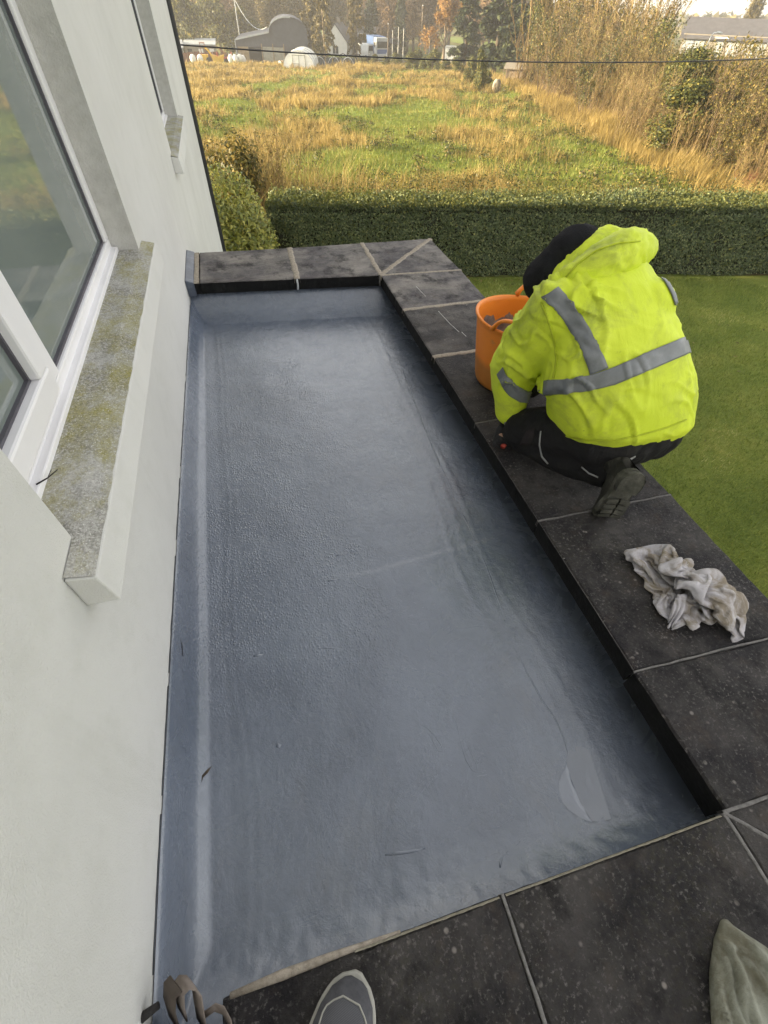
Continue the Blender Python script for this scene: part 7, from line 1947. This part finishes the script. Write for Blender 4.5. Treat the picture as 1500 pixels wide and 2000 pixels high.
34,154,316,32,153,320,19,153,323,10,186,327,3,189,308,8,168,307,24,188,309,23,186,311,40,217,332,44,242,330,49,270,340,61,278,338,73,258,322,70,235,308,63,228,291,55,241,
270,65,278,257,69,284,284,52,276,283,38,267,268,50,269,255,54,264,233,56,237,206,50,230,181,46,229,160,46,248,174,39,297,177,29,258,148,17,290,156,5,62,406,10,85,413,7,
102,397,12,88,404,24,105,382,31,89,352,27,111,366,38,136,374,43,129,365,48,122,355,40,141,360,45,147,367,58,136,360,54,137,348,42,125,345,34,116,333,33,132,328,43,118,
330,25,120,319,13,142,309,21,128,280,25,144,283,12,165,290,4,165,304,6,155,304,16,167,284,29,184,298,41,158,323,44,193,336,52,211,323,61,227,343,61,246,346,72,227,333,72,
199,318,70,214,301,72,211,276,75,234,254,69,236,274,53,230,277,33,241,268,30,236,258,41,224,237,50,238,214,31,241,194,28,245,182,28,252,166,19,266,195,23,244,169,7,282,
184,4,65,382,3,67,386,12,87,387,24,52,395,24,67,371,34,84,353,44,101,388,42,109,392,47,120,391,56,114,381,50,111,367,48,104,360,55,106,351,64,125,341,62,109,337,51,136,
338,50,113,317,55,129,313,40,132,299,20,116,296,3,133,281,4,155,263,4,175,268,7,169,274,19,145,282,30,164,280,44,140,289,46,167,303,60,184,322,73,194,342,73,212,347,80,
236,349,90,242,335,90,224,316,88,181,302,79,173,272,69,218,276,58,210,249,50,218,246,37,222,239,24,237,251,20,242,229,35,197,193,37,209,173,38,199,172,34,220,154,36,227,
167,15,241,199,2,270,206,17,108,374,4,81,366,6,60,370,14,28,377,15,19,360,36,74,377,39,92,378,57,89,389,65,113,392,73,127,386,73,135,378,72,142,377,63,134,369,72,130,356,
73,103,343,67,91,335,52,89,320,41,106,297,41,104,309,20,118,295,20,121,282,18,123,268,11,137,255,13,123,267,26,107,266,46,114,300,54,137,331,58,173,342,72,149,350,84,176,
353,93,176,335,95,199,345,101,209,330,98,223,320,103,219,307,82,211,289,58,192,259,50,205,253,29,173,229,29,186,226,38,195,230,19,196,206,37,200,171,57,196,143,55,207,
143,45,199,132,24,174,157,10,221,187,20,222,210,19,105,358,15,84,349,15,64,355,24,49,360,12,15,344,23,65,355,34,56,370,54,70,362,65,65,373,75,77,357,77,95,356,77,99,365,
67,99,367,58,92,353,63,79,334,73,88,319,66,89,304,55,84,310,31,108,295,29,127,294,32,138,293,33,129,279,31,113,248,36,157,269,50,161,299,69,158,325,87,127,339,98,138,323,
103,140,333,112,153,350,120,159,350,108,175,339,113,199,324,115,194,314,96,180,281,81,165,263,56,164,258,32,172,252,17,162,254,23,164,249,42,180,215,51,175,184,69,147,
140,73,136,123,70,185,120,62,166,139,31,197,184,25,180,170,6,203,183,4,123,344,21,111,342,26,81,336,25,61,341,13,28,332,6,23,337,28,72,354,41,45,359,48,45,354,62,48,343,
71,66,342,65,71,355,57,75,353,50,76,332,51,50,321,56,67,295,60,54,290,44,72,283,32,89,270,28,107,270,27,98,283,35,78,271,44,120,292,49,110,284,73,104,313,83,105,318,102,
112,324,118,122,313,124,143,316,125,157,319,124,157,320,111,172,314,98,175,284,103,178,269,83,156,258,62,118,240,43,116,228,26,137,235,23,149,227,19,116,221,47,125,192,
68,113,149,73,98,120,76,100,106,57,156,131,41,189,185,34,165,197,6,132,182,5,146,176,6,85,335,9,111,336,10,111,330,18,83,321,19,46,314,21,18,319,8,58,326,24,53,333,41,11,
342,44,7,340,55,8,327,58,27,327,52,33,314,53,43,315,40,73,306,35,71,279,35,52,260,43,69,257,41,80,256,37,97,258,37,123,260,45,107,272,63,86,292,71,79,290,91,101,306,101,
131,310,92,135,309,98,127,299,104,145,294,99,149,280,97,144,280,78,151,270,67,129,245,76,132,220,67,97,220,51,76,211,41,98,212,37,110,211,30,139,230,39,124,206,60,113,
172,49,99,147,55,96,133,50,155,146,42,111,162,25,146,205,33,173,217,26,168,205,19,148,202,20,62,312,8,69,314,4,87,314,2,102,314,7,90,311,17,59,307,16,19,295,10,43,303,27,
54,323,31,15,320,33,5,305,32,5,296,37,3,280,41,30,271,43,40,268,26,56,251,22,77,254,24,81,248,28,79,241,34,100,243,37,90,255,48,72,272,58,68,272,74,82,265,88,102,275,92,
98,277,83,109,271,78,114,257,82,103,241,75,112,252,57,117,243,46,90,232,53,79,217,53,53,203,57,48,185,55,57,184,49,80,192,45,102,208,52,112,202,36,143,198,44,158,191,50,
151,177,55,164,183,46,151,193,25,119,221,16,133,222,7,146,222,7,146,206,3,148,206,0,76,286,10,67,283,8,70,286,3,94,294,4,86,292,13,91,293,22,64,284,20,43,274,7,69,289,17,
53,288,24,34,275,20,21,265,16,29,253,25,41,238,31,70,236,24,100,244,18,111,251,13,107,248,20,96,231,28,65,242,32,42,242,46,65,254,51,66,247,56,66,244,64,88,248,63,88,246,
54,86,241,44,63,225,51,31,209,53,37,209,40,57,214,31,69,214,23,62,210,31,47,203,36,40,191,39,61,199,33,84,212,30,79,188,39,86,174,46,95,169,40,101,178,34,85,160,32,88,
167,23,75,193,29,70,207,23,77,211,12,94,215,6,100,202,14,102,201,5,113,275,9,108,272,8,92,269,7,106,273,1,111,280,3,110,280,9,106,276,16,85,265,19,79,256,9,95,266,14,98,
265,17,95,254,10,68,242,7,54,230,5,64,224,4,86,224,3,103,230,3,103,228,9,76,225,14,56,223,18,36,227,23,34,228,33,38,221,31,29,218,30,20,213,36,37,213,26,28,201,24,3,197,
30,0,183,30,4,178,28,24,183,23,36,193,16,38,196,16,38,186,18,28,179,26,37,178,25,55,198,19,65,198,22,54,188,29,53,185,28,56,187,15,33,178,12,32,168,9,53,170,9,61,184,3,
51,175,2,75,171,4,79,174,13,81,173,19,]
def sheet(low, data, nx, ny):
    return np.array(low) + np.array(data, float).reshape(-1, 3) / 2000.0, [(j * (nx + 1) + i, j * (nx + 1) + i + 1, (j + 1) * (nx + 1) + i + 1, (j + 1) * (nx + 1) + i) for j in range(ny) for i in range(nx)]
def rag(name, low, data, nx, ny, mat, label, th):
    v, f = sheet(low, data, nx, ny)
    mid = np.array([v[:, 0].mean(), v[:, 1].mean(), 0])
    t = thing(name, label, 'rag', (float(mid[0]), float(mid[1]), 0))
    o = add('cloth', pymesh('cloth', v - mid, f, True), mat, t)
    s = o.modifiers.new('fine', 'SUBSURF'); s.levels = 1; s.render_levels = 1
    s = o.modifiers.new('thick', 'SOLIDIFY'); s.thickness = th; s.offset = 1
    return t
def poly_in(poly, x, y):
    c = False; j = len(poly) - 1
    for i in range(len(poly)):
        xi, yi = poly[i]; xj, yj = poly[j]
        if (yi > y) != (yj > y) and x < (xj - xi) * (y - yi) / (yj - yi) + xi: c = not c
        j = i
    return c
def seg_d(p, a, b):
    ax, ay = a; bx, by = b; dx, dy = bx - ax, by - ay
    t = max(0, min(1, ((p[0] - ax) * dx + (p[1] - ay) * dy) / (dx * dx + dy * dy + 1e-12)))
    return math.hypot(p[0] - ax - t * dx, p[1] - ay - t * dy), t
def edge_d(poly, x, y):
    return min(seg_d((x, y), poly[i], poly[(i + 1) % len(poly)])[0] for i in range(len(poly)))
def towel(name, outline, ridges, mat, label, step, base, loc, tangle=1.0, hole=None):
    xs0 = [p[0] for p in outline]; ys0 = [p[1] for p in outline]
    nx = int((max(xs0) - min(xs0)) / step) + 2; ny = int((max(ys0) - min(ys0)) / step) + 2
    idx = {}; v = []
    for j in range(ny + 1):
        for i in range(nx + 1):
            x = min(xs0) - step / 2 + i * step; y = min(ys0) - step / 2 + j * step
            if not poly_in(outline, x, y): continue
            e = edge_d(outline, x, y)
            round_ = min(1, e / .014) ** .5
            w1 = mnoise.noise((x * 16, y * 16, 3)) * .010; w2 = mnoise.noise((x * 16, y * 16, 9)) * .010
            h = base * (.55 + .45 * min(1, e / .04))
            for pts, wd, hg in ridges:
                d = 9
                for a, b in zip(pts, pts[1:]):
                    dd, t = seg_d((x + w1, y + w2), a, b); d = min(d, dd)
                h += hg * (.7 * math.exp(-(d / wd) ** 2) + .5 * math.exp(-d / (wd * .45)))
            q = Vector((x, y, 0))
            h += tangle * (.0050 * (1 - 2 * abs(mnoise.noise(q * 34 + Vector((w1 * 300, w2 * 300, 0))))) + .0028 * (1 - 2 * abs(mnoise.noise(q * 75 + Vector((0, w1 * 400, 2))))) + .0009 * mnoise.noise(q * 190))
            z = max(.0025, h * round_ + .0015)
            idx[(i, j)] = len(v); v.append((x, y, z))
    f = []
    for (i, j) in list(idx):
        q = [(i, j), (i + 1, j), (i + 1, j + 1), (i, j + 1)]
        if all(c in idx for c in q): f.append(tuple(idx[c] for c in q))
    t = thing(name, label, 'rag', loc)
    me = pymesh('cloth', v, f, True)
    # pull the stair-stepped rim onto the outline
    bm = bmesh.new(); bm.from_mesh(me)
    rim = [vt for vt in bm.verts if vt.is_boundary]
    for vt in rim:
        best = None
        for a, b in zip(outline, outline[1:] + outline[:1]):
            d, tt_ = seg_d((vt.co.x, vt.co.y), a, b)
            if best is None or d < best[0]: best = (d, a[0] + (b[0] - a[0]) * tt_, a[1] + (b[1] - a[1]) * tt_)
        vt.co.x, vt.co.y = best[1], best[2]; vt.co.z = .0022 + .003 * abs(mnoise.noise((vt.co.x * 40, vt.co.y * 40, 0)))
    bm.to_mesh(me); bm.free()
    o = add('cloth', me, mat, t); s = o.modifiers.new('thick', 'SOLIDIFY'); s.thickness = .003; s.offset = 1
    return t
def m_rag(name, a, b, c, stain):
    m = NM(name, .92, .15)
    col = m.ramp(m.noise(9, 5, .6), [(.3, a), (.5, b), (.7, c)])
    st = m.ramp(m.noise(11, 6, .68, dist=.8), [(.44, 0.0), (.62, .95)])
    col = m.mix(st, col, stain)
    col = m.mix(m.ramp(m.noise(24, 6, .75), [(.62, 0.0), (.76, .7)]), col, tuple(q * .35 for q in stain))
    m.base(col); b_ = m.bump(m.noise(70, 5, .75), .5, .006); m.bump(m.noise(420, 3), .6, .0025, b_); return m.m
def P0(u, v):                                           # point of the stone top at a photograph pixel
    a, b = (u - 750) / FOC, (v - 1000) / FOC
    d = Vector(MC[0]) * a + Vector(MC[1]) * b + Vector(MC[2]); t = -1.3 / d.z * .988
    return (d.x * t, d.y * t)
M_RAG = m_rag('dirty_white_cloth', (.36, .34, .35), (.50, .48, .50), (.60, .58, .605), (.24, .20, .145))
rag('white_rag', RAG_LOW, RAG_POINTS, 48, 56, M_RAG, 'crumpled dirty white rag lying on the dark coping slab behind the worker', .0010)
def PX2(l): return [P0(u, v) for u, v in l]
out2 = PX2([(1394, 1915), (1396, 1880), (1402, 1840), (1415, 1800), (1424, 1796), (1440, 1812), (1500, 1850), (1560, 1900), (1620, 2010), (1600, 2110), (1480, 2120), (1410, 2060), (1398, 2000)])
RG2 = [(PX2([(1418, 1850), (1445, 1920), (1480, 2000), (1490, 2080)]), .010, .016), (PX2([(1440, 1830), (1500, 1880), (1560, 1960)]), .012, .014), (PX2([(1400, 1900), (1405, 1960), (1430, 2060)]), .010, .014),
       (PX2([(1415, 1850), (1438, 1852), (1470, 1870)]), .006, .008), (PX2([(1450, 1880), (1510, 1960), (1550, 2060)]), .008, .012), (PX2([(1408, 1870), (1424, 1930), (1456, 2020)]), .007, .012), (PX2([(1460, 1850), (1520, 1920), (1580, 2040)]), .007, .012), (PX2([(1425, 1880), (1452, 1960), (1470, 2060)]), .005, .009)]
M_RAG2 = m_rag('greenish_cloth', (.20, .205, .165), (.28, .285, .23), (.35, .355, .29), (.17, .16, .115))
towel('green_grey_rag', out2, RG2, M_RAG2, 'folded pale green grey towel at the near corner of the parapet', .0036, .016, (0, 0, 0), .5)

# ------------------------------------------------------------------ the shoe of whoever took the picture
TOE = Vector((-.055, -.085, 0)); 
def shoe(loc, heading, label):
    t = thing('shoe', label, 'shoe', loc, heading); t.scale = (1.18, 1.12, 1.1)      # local: toe at origin pointing +Y, heel at -Y
    prof = [(0, .0, .0), (.010, .020, .030), (.028, .036, .043), (.055, .046, .050), (.09, .0505, .055), (.125, .047, .068), (.17, .041, .090), (.22, .038, .100), (.265, .034, .098), (.283, .020, .080)]
    n = 20; v = []
    for d, w, h in prof:
        for k in range(n + 1):
            a = math.pi * k / n; c = math.cos(a); s = math.sin(a)
            v.append((w * math.copysign(abs(c) ** .75, c) + .004 * math.sin(d * 11), -d, .016 + (h - .014) * max(0, s) ** .8))
    m = n + 1
    f = [(i * m + k, i * m + k + 1, (i + 1) * m + k + 1, (i + 1) * m + k) for i in range(len(prof) - 1) for k in range(n)]
    o = add('upper', pymesh('upper', v, f, True), M_SHOE, t); s = o.modifiers.new('t', 'SOLIDIFY'); s.thickness = .003; s.offset = -1
    # mesh toe panel, raised a little above the upper
    v = []; pr = [(.030 + .01 * i, min(.038, .014 + .0125 * i ** .75), .0) for i in range(9)]
    for d, w, _ in pr:
        hh_ = np.interp(d, [p[0] for p in prof], [p[2] for p in prof]); ww = np.interp(d, [p[0] for p in prof], [p[1] for p in prof])
        for k in range(13):
            x = w * (k / 6 - 1); c = min(.999, abs(x) / ww); sn = math.sin(math.acos(c ** (1 / .75)))
            v.append((x + .004 * math.sin(d * 11), -d, .016 + (hh_ - .014) * sn ** .8 + .002))
    f = [(i * 13 + k, i * 13 + k + 1, (i + 1) * 13 + k + 1, (i + 1) * 13 + k) for i in range(8) for k in range(12)]
    add('mesh_panel', pymesh('mesh_panel', v, f, True), M_SHOEMESH, t)
    ed_ = [Vector(v[i * 13]) for i in range(8, -1, -1)] + [Vector(v[k]) for k in range(1, 13)] + [Vector(v[i * 13 + 12]) for i in range(1, 9)]
    mb = MB(); mb.tube([p + Vector((0, 0, .0005)) for p in ed_], .0014, 6); mb.build('stitched_edge', M_SHOESOLE, t, 0, True)
    out_ = []
    for i in range(24):
        q = i / 23; d = .285 * q; w = np.interp(d, [-.001] + [p[0] for p in prof], [.0] + [p[1] for p in prof]) + .004; w = max(w, .012 if 0 < i < 23 else .006); out_.append((w, -d + .004))
    poly = [(w + .004 * math.sin(-y * 11), y) for w, y in out_] + [(-w + .004 * math.sin(-y * 11), y) for w, y in out_[::-1]]
    mb = MB(); mb.prism(poly, 0.0, .017); mb.build('sole', M_SHOESOLE, t, .004)
    mb = MB()
    for k in range(4):
        d = .13 + .022 * k; z = np.interp(d, [p[0] for p in prof], [p[2] for p in prof]) + .004
        mb.tube([(-.022, -d, z - .006), (0, -d - .008, z + .003), (.022, -d, z - .006)], .003, 6); mb.tube([(.022, -d + .004, z - .006), (0, -d - .004, z + .004), (-.022, -d - .006, z - .006)], .003, 6)
    mb.build('laces', M_KNIT, t, 0, True)
    return t
def m_shoe():
    m = NM('grey_shoe', .75, .25); m.base(m.ramp(m.noise(22, 5, .7), [(.3, (.05, .05, .055)), (.55, (.085, .085, .092)), (.75, (.14, .14, .148))])); m.bump(m.noise(120, 3), .3, .003); return m.m
M_SHOE = m_shoe()
def m_shoemesh():
    m = NM('shoe_mesh', .85, .2); w = m.math('MULTIPLY', m.wave(190, 0, None, 'X'), m.wave(190, 0, None, 'Y'))
    m.base(m.ramp(w, [(.2, (.08, .08, .088)), (.8, (.165, .165, .175))])); m.bump(w, .5, .002); return m.m
M_SHOEMESH = m_shoemesh(); M_SHOESOLE = plain('dusty_sole', (.36, .35, .31), .8, .2, .15, 20)
shoe((-.05, -.084, .001), math.radians(-36), 'grey trainer toe of the photographer standing on the near coping slab')
shoe((.17, -.40, .001), math.radians(-14), 'second grey trainer of the photographer further back on the slab')

# ------------------------------------------------------------------ bag with webbing straps in the near left corner
bagt = thing('tool_bag', 'dark tool bag with taupe webbing loops at the foot of the house wall', 'bag', (-.40, -.12, 0))
def strap(path, w, th, mat, name='strap', axis=(1, 0, 0)):
    v = []; n = len(path); 
    for i, p in enumerate(path):
        p = Vector(p); a = Vector(axis).normalized() * w / 2 if not callable(axis) else axis(i / (n - 1)) * w / 2
        t_ = (Vector(path[min(i + 1, n - 1)]) - Vector(path[max(i - 1, 0)])).normalized(); b = t_.cross(a).normalized() * th / 2
        v += [p - a - b, p + a - b, p + a + b, p - a + b]
    f = [(i * 4 + k, i * 4 + (k + 1) % 4, (i + 1) * 4 + (k + 1) % 4, (i + 1) * 4 + k) for i in range(n - 1) for k in range(4)] + [(0, 1, 2, 3)[::-1], tuple(range(4 * n - 4, 4 * n))]
    return add(name, pymesh(name, v, f, True), mat, bagt)
def m_web():
    m = NM('taupe_webbing', .9, .2); m.base(m.ramp(m.noise(14, 5, .7), [(.3, (.13, .108, .092)), (.55, (.215, .18, .155)), (.75, (.30, .26, .23))])); m.bump(m.wave(260, .5, None, 'Z'), .4, .001); return m.m
M_WEB = m_web(); M_BAG = plain('dark_canvas', (.035, .033, .032), .9, .2, .25, 18, .6, 150)
def BW(l): return [(x + .40, y + .12, z) for x, y, z in l]
strap(BW([(-.352, -.075, .0), (-.350, -.045, .03), (-.346, -.022, .06), (-.350, -.010, .082), (-.360, -.006, .088), (-.372, -.012, .078), (-.382, -.03, .04), (-.388, -.05, .0)]), .036, .003, M_WEB, 'strap', (.5, -.55, .35))
strap(BW([(-.405, -.06, -.01), (-.402, -.03, .035), (-.392, -.01, .066), (-.378, -.004, .078)]), .046, .003, plain('brown_webbing', (.10, .082, .068), .9, .2, .2, 14), 'strap', (.5, -.5, .4))
strap(BW([(-.346, -.062, .012), (-.322, -.056, .024), (-.306, -.064, .026), (-.296, -.085, .018), (-.292, -.11, .01)]), .016, .003, M_WEB, 'strap', (.2, .5, .6))
mb = MB(); n = 16; v_ = []
for i in range(9):
    t_ = i / 8
    for k in range(n):
        a = 2 * math.pi * k / n; w_ = .075 + .02 * math.sin(t_ * 3); d_ = .15 + .02 * math.sin(t_ * 2.4)
        v_.append((.01 + w_ * (1 if t_ < .8 else 1 - (t_ - .8) * 3) * math.copysign(abs(math.cos(a)) ** .6, math.cos(a)) * .75 + .008 * mnoise.noise((a * 2, t_ * 5, 1)), -.115 + d_ * (1 if t_ < .8 else 1 - (t_ - .8) * 2.2) * math.copysign(abs(math.sin(a)) ** .6, math.sin(a)), -.03 + .085 * t_ + .006 * mnoise.noise((a * 3, t_ * 4, 4))))
mb.put(v_, [(i * n + k, i * n + (k + 1) % n, (i + 1) * n + (k + 1) % n, (i + 1) * n + k) for i in range(8) for k in range(n)] + [tuple(range(n))[::-1], tuple(range(8 * n, 9 * n))])
mb.build('bag_body', M_BAG, bagt, 0, True)
mb = MB(); mb.tube([(-.085, .055, .03), (-.055, .085, .036), (-.02, .095, .038)], [.008, .009, .006], 8); mb.build('rolled_rim', M_BAG, bagt, 0, True)

# ------------------------------------------------------------------ small litter
g = np.random.default_rng(55)
n = 70; s = g.uniform(.2, 9, n); tt_ = -np.abs(g.normal(0, .22, n)) - .05
p = np.stack([H0[0] + hd[0] * s - hn[0] * tt_, H0[1] + hd[1] * s - hn[1] * tt_, np.full(n, -3.06)], 1)
x2, y2 = wedge(60, 5, 12, 20, 60); ok = y2 < hedge_y(x2) - .3; p = np.concatenate([p, np.stack([x2[ok], y2[ok], np.full(ok.sum(), -3.06)], 1)]); n = len(p)
V, F = leafquads(p, np.tile([0, 0, 1.0], (n, 1)) + g.normal(0, .25, (n, 3)), g.uniform(.05, .09, n), g.uniform(.03, .05, n), g)
tag(add('fallen_leaves', npmesh('fallen_leaves', V, F), M_WILLOWLEAF), 'yellow fallen leaves scattered on the lawn along the hedge foot', None, None, 'stuff')
mb = MB(); mb.ball((0, 0, 0), (.0016, .020, .013), 14, 8)
me = pymesh('filler_dab', [Vector((v[0], v[1] * (1 + .5 * mnoise.noise((v[1] * 60, v[2] * 60, 1))), v[2] * (1 + .6 * mnoise.noise((v[1] * 50, v[2] * 50, 4))) + v[1] * .5)) for v in mb.v], mb.f, True)
add('filler_dab', me, plain('white_filler', (.74, .74, .72), .7, .2, .05, 30), house, (WX + .001, -.055, .045))
M_LEAFB = plain('dry_leaf', (.09, .07, .05), .8, .2, .2, 30); M_TWIGB = plain('dark_twig', (.03, .025, .022), .8)
lf = MB(); zc = -.088
lf.put([(0, 0, 0), (.012, .006, .003), (.028, .005, .004), (.046, .012, .002), (.03, .013, .005), (.012, .012, .004)], [(0, 1, 5), (1, 2, 4, 5), (2, 3, 4)])
o = lf.build('fallen_leaf', M_LEAFB, None, 0, False, (-.383, .372, -.113)); tag(o, 'narrow brown leaf stuck on the grey fillet by the wall', 'leaf'); o.modifiers.new('t', 'SOLIDIFY').thickness = .0008; o.rotation_euler = (0, -.3, .5)
tw = MB(); tw.tube([(-.445, .815, -.03), (-.437, .80, -.055), (-.431, .775, -.075), (-.430, .74, -.083)], [.0012, .001, .0014, .001], 5)
tag(tw.build('twig', M_TWIGB, None, 0, True), 'thin dark twig hanging on the upstand below the sill end', 'twig')
tw = MB(); tw.tube([(-.535, .86, .588), (-.515, .875, .589), (-.50, .90, .588)], [.002, .0016, .001], 5); tw.tube([(-.515, .875, .589), (-.512, .90, .590)], .001, 4)
tag(tw.build('twig', M_TWIGB, None, 0, True), 'tiny twig lying on the mossy window sill near its corner', 'twig')
